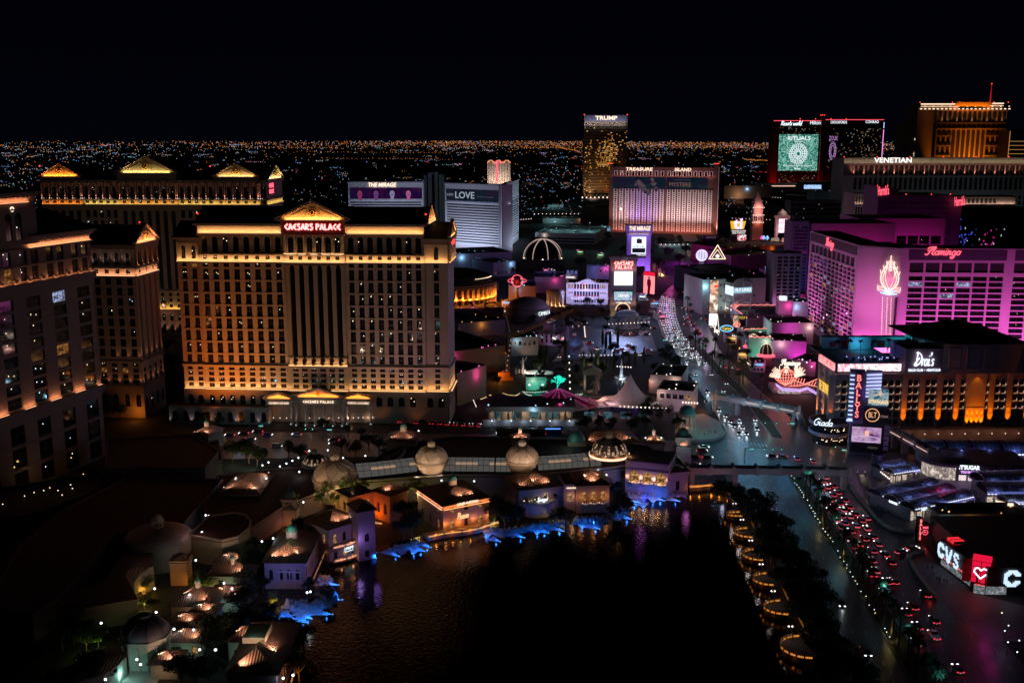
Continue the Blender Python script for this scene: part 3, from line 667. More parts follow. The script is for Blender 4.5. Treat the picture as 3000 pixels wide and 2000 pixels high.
 a_=Bld('arcade_wall','low stone arcade with white lit niches and urns at the foot of the amber hotel','arcade',p0,p1,5,mat)
 a_.core(0,8.6);nn=int(a_.L/5.4);cs=cols_(0,a_.L,nn,2.6);a_.wall('f',0,a_.L,0,9,cs,[(.8,6.4,'a')],th=1.2,sty='dark');a_.band(8.2,9,.7);a_.sht('r',0,9);a_.sht('l',0,9)
 r_=MB();r_.box(0,0,9,a_.L,5,9.2);r_.bld('roof',DARKR,a_.rt)
 for i in range(nn):
  u=(i+.5)*a_.L/nn
  if i%2==0:spot(a_.W(a_.pt('f',u-2.7,1,.3)),a_.W(a_.pt('f',u-2.7,0,6)),260,(.9,.85,1),60)
 a_.fin()
amber_hotel()
#  STRIPED HOTEL (white bands)
def striped_hotel():
 z=84.5;Wm=M('bluish_white_panel',(.62,.63,.68),.6,noise=.06,ns=.05)
 P=lambda px,py:G(px,py,z)
 a0,a1=P(1019,533),P(1240,533);r0,r1=P(1303,536),P(1470,541.5);e1=P(1520,525)
 t=22;rt=None
 specs=[('f',a0,a1,22),('f',r0,r1,22),('f',r1+Vector((1,.6)),e1,5)]
 big=None
 for k,(sd_,A,B_,D)in enumerate(specs):
  b=Bld('x','x','x',A,B_,D,Wm)
  if k==0:
   b.rt.name='striped_hotel';tag(b.rt,'white and black striped hotel slab with dark picture banners under its roof lettering','hotel tower');big=b.rt
  else:
   b.rt.name='hotel_wing';del b.rt['label'];del b.rt['category']
   mw=b.rt.matrix_basis.copy()
  L=b.L;b.core(0,84)
  rw=[(10+i*3.35,11.7+i*3.35,'x')for i in range(15)]
  if k<2:
   b.wall('f',0,L,0,61.5,[(3,L-3)],rw,th=.8)
   b.wall('f',0,L,61.5,z);bn=MB();b.box('f',2.5,L-2,.05,.4,62.5,76.5,bn)
   if k==0:
    bo=bn.bld('banner',SCR('banner_mauve',[(.004,.004,.03),(.05,.004,.06),(.01,.006,.05),(.09,.01,.07)],.05,.55),b.rt)
    for i,c in enumerate(((.22,.04,.12),(.14,.05,.2),(.25,.24,.4),(.42,.12,.3))):
     u=L*(.155+.215*i);f=MB();h_=MB();cm=E('banner_ink_%d'%i,c,.8)
     f.lth([(.01,0),(3.0,.02),(3.7,.1)],n=14,sx=.95,sy=1.35,smooth=False);f.box(-2.2,-9,0,2.2,-3.5,.08)
     o=f.bld('printed_face',cm,bo,b.pt('f',u,.42,69.4));o.rotation_euler=(pi/2,0,0)
     h_.lth([(3.2,.15),(5.0,.2)],n=14,a0=-.2,a1=pi+.2,sx=1,sy=1.1,smooth=False);h_.box(-1.6,-2.6,.15,1.6,-1.9,.2);h_.box(-2.2,.3,.15,-.8,.7,.2);h_.box(.8,.3,.15,2.2,.7,.2)
     o=h_.bld('printed_hair',E('banner_hair',(.02,.002,.02),.6),bo,b.pt('f',u,.42,69.8));o.rotation_euler=(pi/2,0,0)
   else:
    bo=bn.bld('banner',SCR('banner_teal',[(.003,.006,.015),(.01,.02,.035),(.03,.008,.04)],.05,.6),b.rt)
    b.text('LOVE','f',L*.36,69.5,L*.34,8.5,E('banner_grey',(.5,.6,.72),.6),n=.6,off=.01);b.text('the BEATLES','f',L*.1,70,L*.12,3,E('banner_grey2',(.3,.36,.45),.6),n=.6)
    b.text('CIRQUE DU SOLEIL','f',L*.72,68.5,L*.3,1.8,E('banner_grey3',(.1,.12,.2),.6),n=.6)
  else:
   b.wall('f',0,L,0,z,[(12,L-4)],rw,th=.8)
  b.sht('r',0,z);b.sht('l',0,z);b.sht('b',0,z);b.band(82.5,84.6,.8,'f');b.band(60.3,61.3,.5,'f')
  if k==0:
   fo=MB();b.box('f',L*.26,L*.64,.8,1.2,78,83.8,fo);tx=b.text('THE MIRAGE','f',L*.45,80.5,L*.37,5.4,SGNO,n=1.5,shear=.2,off=.02)
  if k==2:b.text('THE MIRAGE','f',L*.2,80.8,26,4.6,SGNO,n=1.5,shear=.2,off=.02)
  area(b.W(b.pt('f',L/2,26,6)),(b.W(b.pt('f',0,0,50))-b.W(b.pt('f',0,26,6))),b.W((1,0,0))-b.W((0,0,0)),L*.9,2,34000 if k==1 else 28000,(.78,.83,1))
  area(b.W(b.pt('f',L/2,8,60)),(b.W(b.pt('f',0,0,88))-b.W(b.pt('f',0,8,60))),b.W((1,0,0))-b.W((0,0,0)),L*.9,1,1400,(.75,.8,1))
  b.fin((('dark',1),('mdot',1)),5+k)
  if k:
   b.rt.parent=big;b.rt.matrix_parent_inverse=Matrix();bpy.context.view_layer.update()
   b.rt.matrix_basis=big.matrix_basis.inverted()@mw
 p=P(1242,522);q=P(1300,522);h=MB();R_=big.matrix_basis.inverted()
 d=(q-p);n=5;L=d.length
 h.T=R_@Matrix.Translation((p.x,p.y,0))@Matrix.Rotation(atan2(d.y,d.x),4,'Z')
 h.box(0,-2,0,4,14,89);h.box(6,-4,0,11.5,14,93);h.box(15.5,-4,0,20,14,93);h.box(22,-2,0,L,14,89);h.box(11.5,-3,90,15.5,14,93);h.bld('stair_tower',Wm,big)
 g=MB();g.T=h.T;g.box(4,1,0,6,12,86);g.box(11.5,0,0,15.5,12,90);g.box(20,1,0,22,12,86);g.bld('stair_glazing',MIRR,big)
striped_hotel()
#  FAR TOWERS
def rectb(name,lbl,cat,px0,px1,ytop,Y,H,D,mat,turn=0,py=None):
 """tower whose front spans px0..px1 at forward distance Y"""
 x0,x1=XY(Y,px0,ytop),XY(Y,px1,ytop)
 A=Vector((x0,Y));w=x1-x0
 B_=A+Vector((cos(turn),sin(turn)))*w
 return Bld(name,lbl,cat,A,B_,D,mat)
def gold_tower():
 Y=2300;b=rectb('glass_tower','tall gold glass tower with a lit name on its grey crown','tower',1711,1836,420,Y,190,45,M('gold_band',(.32,.24,.13),.4,metal=.7))
 L=b.L;b.core(0,178);b.wall('f',0,L,0,178,[(.6,L-.6)],[(4+i*3.3,5.9+i*3.3,'x')for i in range(52)],th=.5)
 b.sht('r',0,178);b.sht('l',0,178);b.sht('b',0,178)
 mb=MB();mb.box(-.5,-.8,178,L+.5,46,191);cr=mb.bld('crown',M('grey_crown',(.2,.2,.27),.6),b.rt);b.text('TRUMP','f',L*.51,184.5,48,8.6,SGNO,n=1.6,off=.03)
 area((b.A.x+L/2,Y-14,172),(0,.9,.6),(1,0,0),L,1,9000,(.8,.8,1))
 r=random.Random(4);mb=MB();mo=MB()
 for i in range(360):
  f=r.random()
  if f<.5:u,z=r.gauss(L*.55,L*.13),r.gauss(110,17)
  elif f<.68:u,z=r.uniform(L*.3,L*.65),r.gauss(85,2.5)
  elif f<.85:u,z=r.uniform(0,L*.16),r.uniform(15,130)
  else:u,z=r.uniform(0,L),r.uniform(8,170)
  if not(1<u<L-1 and 6<z<172):continue
  z=4+round((z-4)/3.3)*3.3;(mb if r.random()<.7 else mo).box(u,-.3,z+.2,u+r.uniform(1,3.2),-.25,z+1.8)
 for m_,mt in((mb,E('room_gold',(1,.38,.04),.55)),(mo,E('room_gold_pale',(1,.62,.25),.9))):q=m_.bld('lit_rooms',mt,b.rt);q['kind']='stuff'
 spot((b.A.x+L*.6,Y-60,4),(b.A.x+L*.6,Y,70),90000*3,(1,.5,.15),75,3,1);spot((b.A.x+L*.2,Y-60,4),(b.A.x+L*.2,Y,60),60000*3,(1,.7,.55),75,3,1)
 for u in(0,L):beacon(b.rt,(u,0,192),1.6)
 b.fin((('mir',1),),3)
 mb=MB();mb.box(-8,-30,0,L+30,10,14);mb.bld('podium',MID,b.rt)
 for i in range(9):mb=MB();mb.octa((0,0,0),1.8);mb.bld('podium_lamp',E('lamp_rose',(1,.7,.6),2),b.rt,(i*9-4,-31,15))
gold_tower()
def island_hotel():
 OR=M('terracotta_wall',(.17,.075,.06),.8,noise=.12,ns=.05)
 WP=M('white_bay',(.74,.7,.7),.7)
 Y=1560;x0,x1,xf=XY(Y,1797,684),XY(Y,2100,684),XY(Y,1947,684)
 z=98;big=None
 for k,(A,B_)in enumerate((((x0,Y+30),(xf,Y+2)),((xf,Y+2),(x1-11,Y-22)))):
  b=Bld('hotel_tower' if k==0 else 'hotel_wing','terracotta and white hotel slab with vertical bays, dark banner and lettered crown','hotel tower',A,B_,22,OR)
  if k==0:big=b.rt
  else:mw=b.rt.matrix_basis.copy();del b.rt['label'];del b.rt['category']
  L=b.L;b.core(0,z-1);nb=9;cs=cols_(1,L-1,nb,L/nb*.30)
  b.wall('f',0,L,0,66,cs,rows_(6,19,3.1,1.75),n=.6,th=.4);b.wall('f',0,L,66,84.5);b.wall('f',0,L,84.5,z,[((p+q)/2-1.5,(p+q)/2+1.5)for p,q in cs],[(86,92.5,'r')])
  b.sht('r',0,z);b.sht('l',0,z);b.sht('b',0,z)
  bay=MB()
  for p,q in cs:
   m_=(p+q)/2;hw=L/nb*.32
   for s_ in(-1,1):a=m_+s_*hw*.78;b.box('f',a-hw*.24,a+hw*.24,.6,1.1,3,66,bay)
   for i in range(19):b.box('f',m_-hw*.55,m_+hw*.55,.6,.9,4.55+i*3.1+.05,5.9+i*3.1-.1+.02,bay)
   b.box('f',m_-2.6,m_-1.6,0,.5,85.4,93.4,bay);b.box('f',m_+1.6,m_+2.6,0,.5,85.4,93.4,bay);b.box('f',m_-1.6,m_+1.6,0,.5,92.6,93.4,bay)
  bay.bld('bay_panels',WP,b.rt)
  bn=MB();b.box('f',1.5,L-(10 if k else 0),1.15,1.5,67,84,bn);bo=bn.bld('banner',SCR('banner_sea',[(.003,.006,.01),(.004,.02,.028),(.015,.008,.03),(.01,.03,.035)],.04,.7),b.rt)
  b.band(84.3,85.1,1.7,'f');b.band(97,98.6,1.2,'f')
  if k==0:
   b.text('TREASURE','f',L*.50,93.9+1.4,L*.50,4.6,SGNO,n=1.6,off=.02,shear=.1)
   fg=MB()
   for cx_,cz,rr in((.5,76,6),(.56,70,6.5),(.62,64,6),(.68,60,5),(.78,74,5),(.83,66,5),(.44,72,3),(.75,80,4)):fg.octa((L*cx_,-1.7,cz),rr,rz=rr*.8)
   for i in range(6):pass
   o=fg.bld('banner_figure',SCR('banner_fig',[(.01,.006,.03),(.05,.02,.07),(.12,.09,.09),(.008,.01,.02)],.12,.8),b.rt);o.scale=(1,.02,1);o.location=b.pt('f',0,1.6,0)
  else:
   b.text('ISLAND','f',L*.35,95.2,L*.34,4.6,SGNO,n=1.6,off=.02,shear=.1);b.text('MYSTERE','f',L*.3,73,L*.45,6,E('banner_bronze',(.22,.12,.1),.8),n=1.7)
   b.text('CIRQUE DU SOLEIL','f',L*.35,80,L*.36,1.6,E('banner_grey3',(.1,.12,.2),.6),n=1.7)
   mb=MB();mb.box(L-.5,-3,0,L+6,26,104);mb.bld('stair_tower',OR,b.rt);mb=MB();mb.box(L+6.2,-3,0,L+7.2,-2.2,100);mb.bld('corner_trim',WP,b.rt)
   for i in range(5):beacon(b.rt,(L+i*1.5,-2,104.5),.8)
   spot(b.W((L+8,-8,1)),b.W((L+4,0,60)),60000,(1,.6,.5),60,1,1)
  if k==0:mb=MB();mb.box(-4,-2,0,.4,26,103);mb.bld('stair_tower',OR,b.rt);[beacon(b.rt,(-6+i*2.5,-1,103.6),.8)for i in range(3)]
  b.strip('f',0,L,.5,130 if k else 110,(1,.5,.42),n=10,tilt=.55,bar=False)
  for i in range(6):
   u=L*(i+.5)/6;spot(b.W(b.pt('f',u,22,2)),b.W(b.pt('f',u,0,44)),68000,(1,.8,.8)if k else((.8,.55,1)if 1<i<5 else(1,.74,.74)),62,1,1)
  area(b.W(b.pt('f',L/2,6,84)),(b.W(b.pt('f',0,0,92))-b.W(b.pt('f',0,6,84))),b.W((1,0,0))-b.W((0,0,0)),L,1,2600,(1,.6,.6))
  b.fin((('mir',50),('mdot',8),('dark',30)),9+k)
  if k:
   b.rt.parent=big;b.rt.matrix_basis=big.matrix_basis.inverted()@mw
island_hotel()
def screen_tower():
 Y=2880;b=rectb('hotel_tower','black glass hotel slab with a glowing green screen and red roof line','hotel tower',2268,2402,450,Y,190,40,M('black_cladding',(.02,.015,.017),.3))
 x2=XY(Y,2580,450)-b.A.x;z=ZY(Y,352);L=b.L;f=(x2-L)
 mb=MB();mb.box(0,0,0,L-3,40,z-2);mb.box(L+6,-8,0,x2,34,z);mb.bld('wall',[b.mat],b.rt)
 RC=M('red_cladding',(.2,.01,.015),.4);mb=MB();mb.box(-7,-3,0,8,42,z-4);mb.box(L-3,-12,0,L+7,42,z+12);mb.bld('red_fin',RC,b.rt)
 rl=MB();rl.box(-6,-3.6,z-2.6,L-3,-2.6,z-1.4);rl.box(L+7,-9,z,x2,-8.2,z+1.2);rl.bld('roof_light_line',E('line_red',(1,.08,.12),1.8),b.rt)
 vl=MB();vl.box(x2+.2,-9,45,x2+1.6,-8,z-26);vl.bld('edge_light',E('line_pink',(.95,.25,.75),1.6),b.rt);vl=MB();vl.box(x2+.2,-9,z-22,x2+1.6,-8,z-6);vl.bld('edge_light',E('line_ice',(.4,.6,1),1.6),b.rt)
 sc_=MB();sc_.box(12,-.8,ZY(Y,500),L-6,-.2,ZY(Y,394));s0=sc_.bld('screen',SCR('screen_green',[(.0,.03,.02),(.01,.25,.16),(.0,.1,.08),(.45,.8,.7),(.02,.3,.2)],.1,.9,6,3),b.rt)
 SW=E('screen_white',(.85,.95,1),1.1);cx_=(L+6)/2;zc=ZY(Y,451)
 mk=MB()
 for r_,n in((23,30),(18,24),(12,16),(6,10)):
  mk.path([(cx_+r_*cos(2*pi*i/40),-1.2,zc+r_*1.12*sin(2*pi*i/40))for i in range(41)],1.2)
  for i in range(n):a=2*pi*i/n;mk.octa((cx_+(r_+2.4)*cos(a),-1.2,zc+(r_+2.4)*1.12*sin(a)),1.5)
 for i in range(16):a=2*pi*i/16;mk.beam((cx_+6*cos(a),-1.2,zc+6*sin(a)),(cx_+22*cos(a),-1.2,zc+24*sin(a)),.9)
 mk.bld('screen_emblem',SW,s0)
 rr=random.Random(3);lf=MB()
 for i in range(60):
  side=rr.choice((-1,1));x=cx_+side*rr.uniform(24,43);zz=zc+rr.uniform(-38,40);a=rr.uniform(0,pi);q=[(x+k*3*cos(a+k*.2*side),-1.1,zz+k*3*sin(a+k*.2*side))for k in range(5)]
  q=[(min(max(p[0],13),L-7),p[1],min(max(p[2],ZY(Y,499)),ZY(Y,396)))for p in q];lf.path(q,.8,.4)
 lf.bld('screen_fronds',E('screen_mint',(.3,.85,.65),.8),s0)
 for t,u,zz,w,h in(('RITUALS',cx_,ZY(Y,406),62,11),('SOUNDS OF RITUALS',cx_,ZY(Y,486),80,3),('PRE SHOW',cx_,ZY(Y,415),24,2.5),('fane',cx_,ZY(Y,494),18,6)):b.text(t,'f',u,zz,w,h,SW,n=1.4,off=.015)
 s2=MB();s2.path([(L+32+9*cos(2*pi*i/24),-8.6,zc+8+24*sin(2*pi*i/24))for i in range(25)],1.2);s2.path([(L+32+5*cos(2*pi*i/24),-8.6,zc+8+15*sin(2*pi*i/24))for i in range(25)],1.2)
 for i in range(14):a=2*pi*i/14;s2.octa((L+32+7*cos(a),-8.6,zc+8+20*sin(a)),1.6)
 s2.bld('side_emblem',E('screen_violet',(.6,.3,.75),.7),b.rt);text('ZOUK',b.rt,(L+32,-8.8,ZY(Y,406)),24,12,MATS['screen_violet'])
 b.put(smb('Resorts world',58,12,1.3),'sign_lettering',SGNC,'f',44,ZY(Y,361),.6)
 text('Hilton',b.rt,(L-18,-3.4,ZY(Y,360)),28,10,SGNC);text('CROCKFORDS',b.rt,(L+44,-9,ZY(Y,359)),44,7,SGNC);text('CONRAD',b.rt,(x2-32,-9,ZY(Y,358)),36,7,SGNC)
 rw=MB();ra=MB()
 for i in range(230):
  u=rr.choice((rr.uniform(L+20,x2-4),rr.uniform(x2-62,x2-22),rr.uniform(L+20,x2-4)));zz=rr.uniform(60,z-22)
  if rr.random()<.25:u=rr.uniform(12,L-8);zz=rr.choice((rr.uniform(z-40,z-16),rr.uniform(20,55)))
  u=round(u/4)*4;zz=round(zz/3.6)*3.6;n=-.4 if u<L else-8.4;(rw if rr.random()<.72 else ra).box(u,n,zz,u+2.6,n+.2,zz+1.9)
 for m_,mt in((rw,E('room_dim',(1,.62,.3),.12)),(ra,E('room_mid',(.9,.8,.75),.3))):q=m_.bld('lit_rooms',mt,b.rt);q['kind']='stuff'
 for i in range(7):beacon(b.rt,(L-4+i*5 if i<3 else i*42-60,-2,z+13 if i<3 else z+3),1.7)
 pd=MB();pd.box(-90,-120,0,330,-30,22);pd.box(40,-150,0,120,-100,30);pd.bld('podium',MID,b.rt)
 el=MB();el.box(-90,-121,17,30,-120.4,19);el.box(130,-121,17,200,-120.4,19);el.bld('light_strip',E('line_cream',(1,.6,.45),1.1),b.rt)
 tx=MB();tx.box(45,-151,12,90,-150.2,22);tx.bld('marquee_screen',SCR('marq_blue',[(.05,.1,.5),(.5,.7,1),(.1,.2,.8)],.2,1.2),b.rt)
 area((b.A.x+60,Y-15,2),(0,1,2),(1,0,0),300,3,90000,(1,.1,.12))
screen_tower()
def spire_tower():
 Y=1700;m=M('sand_wall',(.38,.27,.16),.8,noise=.12,ns=.05)
 b=rectb('hotel_tower','amber lit hotel tower with white crown lights and a red spire','hotel tower',2742,2945,400,Y,195,60,m);L=b.L
 zz=lambda p:ZY(Y,p);zt=zz(322)
 b.core(0,zt-1);D=b.D
 nc=14;cs=[c for i,c in enumerate(cols_(0,L,nc,L/nc*.68))]
 for r0,r1 in((0,zz(376)),(zz(376),zz(360)),(zz(360),zt)):
  rws=[(70,r1-2,'x')]if r0==0 else[(r0+1.5,r1-2,'x')]
  b.wall('f',0,L,r0,r1,cs,rws,th=1.6)
  b.box('f',0,L,0,1.8,r1-1.2,r1)
 fl=MB()
 for i in range(5):b.box('f',2,L*.22,.2,.9,80+i*16,82+i*16,fl);b.box('f',L*.72,L*.9,.2,.9,80+i*16,82+i*16,fl)
 fl.bld('balcony_bands',m,b.rt)
 b.sht('r',0,zt);b.sht('l',0,zt);b.sht('b',0,zt)
 lb=MB();x0=XY(Y,2688,400)-b.A.x;lb.box(x0,6,0,0,D,zz(312));lb.box(x0-14,10,0,x0+26,D,zz(362));lb.bld('side_block',m,b.rt)
 text('PALAZZO',b.rt,(x0+2,9.2,zz(445)),6.5,78,SGNW,vert=True)
 cr=MB();lt=MB()
 for a,c,y0 in((x0+2,L*.28,304),(L*.70,L*.92,302)):
  cr.box(a,-1,zt,c,D*.6,zz(y0)-1);lt.box(a-1,-2.4,zz(y0+3),c+1,-1.8,zz(y0));lt.box(a-1,-2.4,zz(y0+9),c+1,-1.6,zz(y0+8))
 for i in range(22):
  u=x0+i*(L-x0)/21;lt.box(u,-2.2,zz(321),u+3.4,-1.8,zz(318))
  if i%2:lt.box(u,-2.2,zz(313),u+2.2,-1.8,zz(311))
 cr.bld('crown',m,b.rt);lt.bld('crown_lights',E('crown_light',(1,.72,.5),1.5),b.rt)
 am=MB();am.extr([(L*.2,-3,zz(312)),(L*.72,-3,zz(312)),(L*.78,-3,zz(300)),(L*.26,-3,zz(300))],(0,20,0));am.bld('amber_canopy',m,b.rt)
 area((b.A.x+L*.48,Y-9,zz(318)),(0,1,.8),(1,0,0),L*.5,1,9000,(1,.4,.04))
 sp_=MB();sp_.cyl(L*.78,10,zz(302),zz(246),1.3,.3,6);sp_.bld('spire',E('spire_red',(.9,.02,.03),.5),b.rt);beacon(b.rt,(L*.78,10,zz(245)),1.2)
 for u in(x0,L*.2,L*.3,L*.8,L):beacon(b.rt,(u,0,zz(300)),1)
 for i in range(9):
  u=L*(i+.5)/9;k=1.9 if 2<i<6 else.6
  spot((b.A.x+u,Y-11,62),(b.A.x+u,Y,100),260000*k,(1,.42,.06),50,1,.9)
  spot((b.A.x+u,Y-5,zz(366)),(b.A.x+u,Y,zt),5200,(1,.6,.3),70,.5,.9)
 b.fin((('dark',92),('mdot',8)),7)
 q=rectb('hotel_tower','dark slab with fine golden floor lines at the right edge','hotel tower',2956,3060,430,1650,130,40,DMETAL)
 q.w.box(0,0,0,q.L,40,ZY(1650,382));ln=MB()
 for i in range(16):ln.box(0,-.6,40+i*6.4,q.L,-.2,40.7+i*6.4)
 ln.box(-.8,-.8,40,0,-.2,ZY(1650,384));ln.bld('floor_lines',E('floor_gold',(1,.5,.15),.4),q.rt);q.fin()
spire_tower()
def arcade_hotel():
 Y=1400;m=M('grey_stone',(.30,.27,.27),.85,noise=.12,ns=.06);zz=lambda p:ZY(Y,p)
 b=rectb('hotel_tower','long stone hotel with two arcaded storeys and large white roof lettering, behind the purple block','hotel tower',2470,3120,500,Y,130,50,m);L=b.L
 b.core(0,zz(466));n=42;z1,z2,z3,z4=zz(514),zz(479),zz(517),zz(463)
 b.wall('f',0,L,z1,z2,cols_(14,L,n,4.0),[(z1+1,z2-2.2,'a')],th=1.5)
 b.wall('f',0,L,zz(562),z1,cols_(14,L,n,4.2),[(zz(556),z1-2.5,'a')],th=1.2)
 b.wall('f',0,L,0,zz(562),cols_(14,L,n,3.6),[(4+i*7,9+i*7,'r')for i in range(9)if 9+i*7<zz(566)],th=.5)
 b.wall('f',0,L,z2,z4);b.sht('l',0,z4);b.sht('r',0,z4);b.sht('b',0,z4)
 b.band(z1-1.4,z1,1.6,'f');b.band(z2-.6,z2+.8,1.6,'f');b.band(z4-1,z4+.4,2,'f')
 pn=MB()
 for i in range(8):
  u0=12+i*52
  if i==1:continue
  for a,c,q0,q1 in((u0,u0+46,z2+1.8,z2+2.5),(u0,u0+46,z4-2.6,z4-1.9),(u0,u0+.8,z2+1.8,z4-2),(u0+45,u0+46,z2+1.8,z4-2)):b.box('f',a,c,.02,.5,q0,q1,pn)
 pn.bld('wall_panels',m,b.rt)
 b.columns('f',[c[0]-(L-14)/n*.28+.3 for c in cols_(14,L,n,4.0)],.9,z1,z2-1.6,.85,k=8)
 b.text('VENETIAN','f',(b.uz(2560,470)[0]+b.uz(2670,470)[0])/2,(z2+z4)/2+.4,b.uz(2670,470)[0]-b.uz(2560,470)[0],6.6,SGNW,n=2.6,off=.02)
 for i in range(n):
  u=14+(L-14)*i/n+.6
  if i%2==0:spot(b.W(b.pt('f',u,4.5,z1+.5)),b.W(b.pt('f',u,0,z1+12)),6500,(1,.52,.38),85,.3,1)
 area(b.W(b.pt('f',L*.5,4,z2+1)),(0,1,1.4),(1,0,0),L,1,6500,(1,.85,.6));area(b.W(b.pt('f',L*.4,18,3)),(0,1,1.6),(1,0,0),L*.8,2,26000,(.45,.6,.6))
 for i in range(9):beacon(b.rt,(i*44,-1.5,z4+1.5),.9)
 b.fin((('dark',82),('dotc',12),('scr',2),('dot',6)),12)
 for pa,pb,yt,yb,Yw,tn,lbl in((2505,2580,567,650,1180,-.9,'white lit colonnaded wing between the arcaded hotel and the purple block'),(2806,2976,574,648,1120,-.05,'white lit arcaded roof storey right of the purple block')):
  q=rectb('hotel_annex',lbl,'building',pa,pb,yt,Yw,100,40,m,0);zt=ZY(Yw,yt);h=9 if tn==-.05 else 12
  if tn==-.9:
   A=Vector((XY(Yw,pa,yt),Yw+10));q.rt.rotation_euler.z=0
  nn=9;q.core(0,zt-1);q.wall('f',0,q.L,zt-h,zt,cols_(1,q.L-(20 if tn==-.05 else 1),nn,q.L/nn*.45),[(zt-h+1,zt-2.5,'a')],th=1);q.wall('f',0,q.L,0,zt-h,cols_(1,q.L-1,nn,q.L/nn*.5),[(6,zt-h-3,'x')]);q.band(zt-h-1,zt-h,1.2,'f');q.band(zt-1.2,zt,1.4,'f')
  q.strip('f',0,q.L,zt-h+.1,30,(1,.75,.6),n=1.3,bar=False);area(q.W(q.pt('f',q.L/2,12,10)),(0,1,2),(1,0,0),q.L,1,9000 if tn==-.9 else 800,(.8,.8,.8));q.sht('l',0,zt);q.sht('r',0,zt);q.fin((('dark',90),('dotc',10)),2)
arcade_hotel()
def purple_block():
 Y=1050;m=M('plum_wall',(.30,.22,.30),.85,noise=.1,ns=.08);zz=lambda p:ZY(Y,p)
 b=rectb('hotel_tower','plum coloured hotel block with two red lettered signs at its corners','hotel tower',2597,2782,600,Y,90,60,m);L=b.L
 zt=zz(572);b.core(0,zt-1);n=26;b.wall('f',0,L,0,zt,cols_(0,L,n,.9),rows_(8,14,(zt-12)/14,2.4),th=.3);b.sht('r',0,zt);b.sht('b',0,zt)
 lb=MB();x0=XY(Y,2567,600)-b.A.x;lb.box(x0,-4,0,0,40,zz(545));lb.box(0,2,0,12,40,zz(552));lb.bld('lift_tower',m,b.rt)
 rb=MB();x1=XY(Y,2822,600)-b.A.x;rb.box(L,3,0,x1,50,zz(576));rb.bld('end_block',m,b.rt)
 for u,z_,w in(((XY(Y,2583,560)-b.A.x),zz(559),11),((XY(Y,2806,590)-b.A.x),zz(590),10.5)):
  t=text("Harrah's",b.rt,(u,-4.9,z_),w,9.5,NEONR,off=.02);t.rotation_euler=(pi/2,radians(-6),0)
 spot((b.A.x+x0/2-2,Y-16,34),(b.A.x+x0/2,Y,50),16000,(.75,.05,.6),50,.5,1);area((b.A.x+L/2,Y-20,8),(0,1,2.4),(1,0,0),L,1,7000,(.55,.1,.5))
 for u,z_ in((x0,zz(544)),(0,zz(544)),(L*.7,zt+1),(L,zt+1),(L*.3,zt+1)):beacon(b.rt,(u,0,z_),.7)
 b.fin((('dark',97),('dot',3)),3,lim=60)
 q=rectb('hotel_tower','black glass hotel with blue and magenta light streaks right of the plum block','hotel tower',2800,3010,650,1080,70,40,BLACK);zt=ZY(1080,607)
 q.core(0,zt-1);q.wall('f',0,q.L,0,zt,cols_(0,q.L,9,5.2),[(3,zt-3,'x')]);r=random.Random(6)
 for nm,c,k,u0,u1 in(('blue',(.08,.12,.9),80,.04,.3),('magenta',(.8,.02,.35),50,.32,.5),('pale',(.6,.7,.75),26,.1,.8)):
  mb=MB()
  for i in range(k):
   u=q.L*r.uniform(u0,u1);zq=10+abs(r.gauss(0,1))*18;u+=(zq*.12 if nm=='magenta' else 0)
   mb.box(u,-.1,min(zq,zt-6),u+r.uniform(.4,1.2),0.0,min(zq,zt-6)+r.uniform(.6,2))
  mb.bld('lit_rooms',E('streak_'+nm,c,.9),q.rt)['kind']='stuff'
 q.fin((('dark',1),),2)
purple_block()
PINKW=M('pink_wall',(.55,.42,.5),.8,noise=.06,ns=.1,bump=.05)
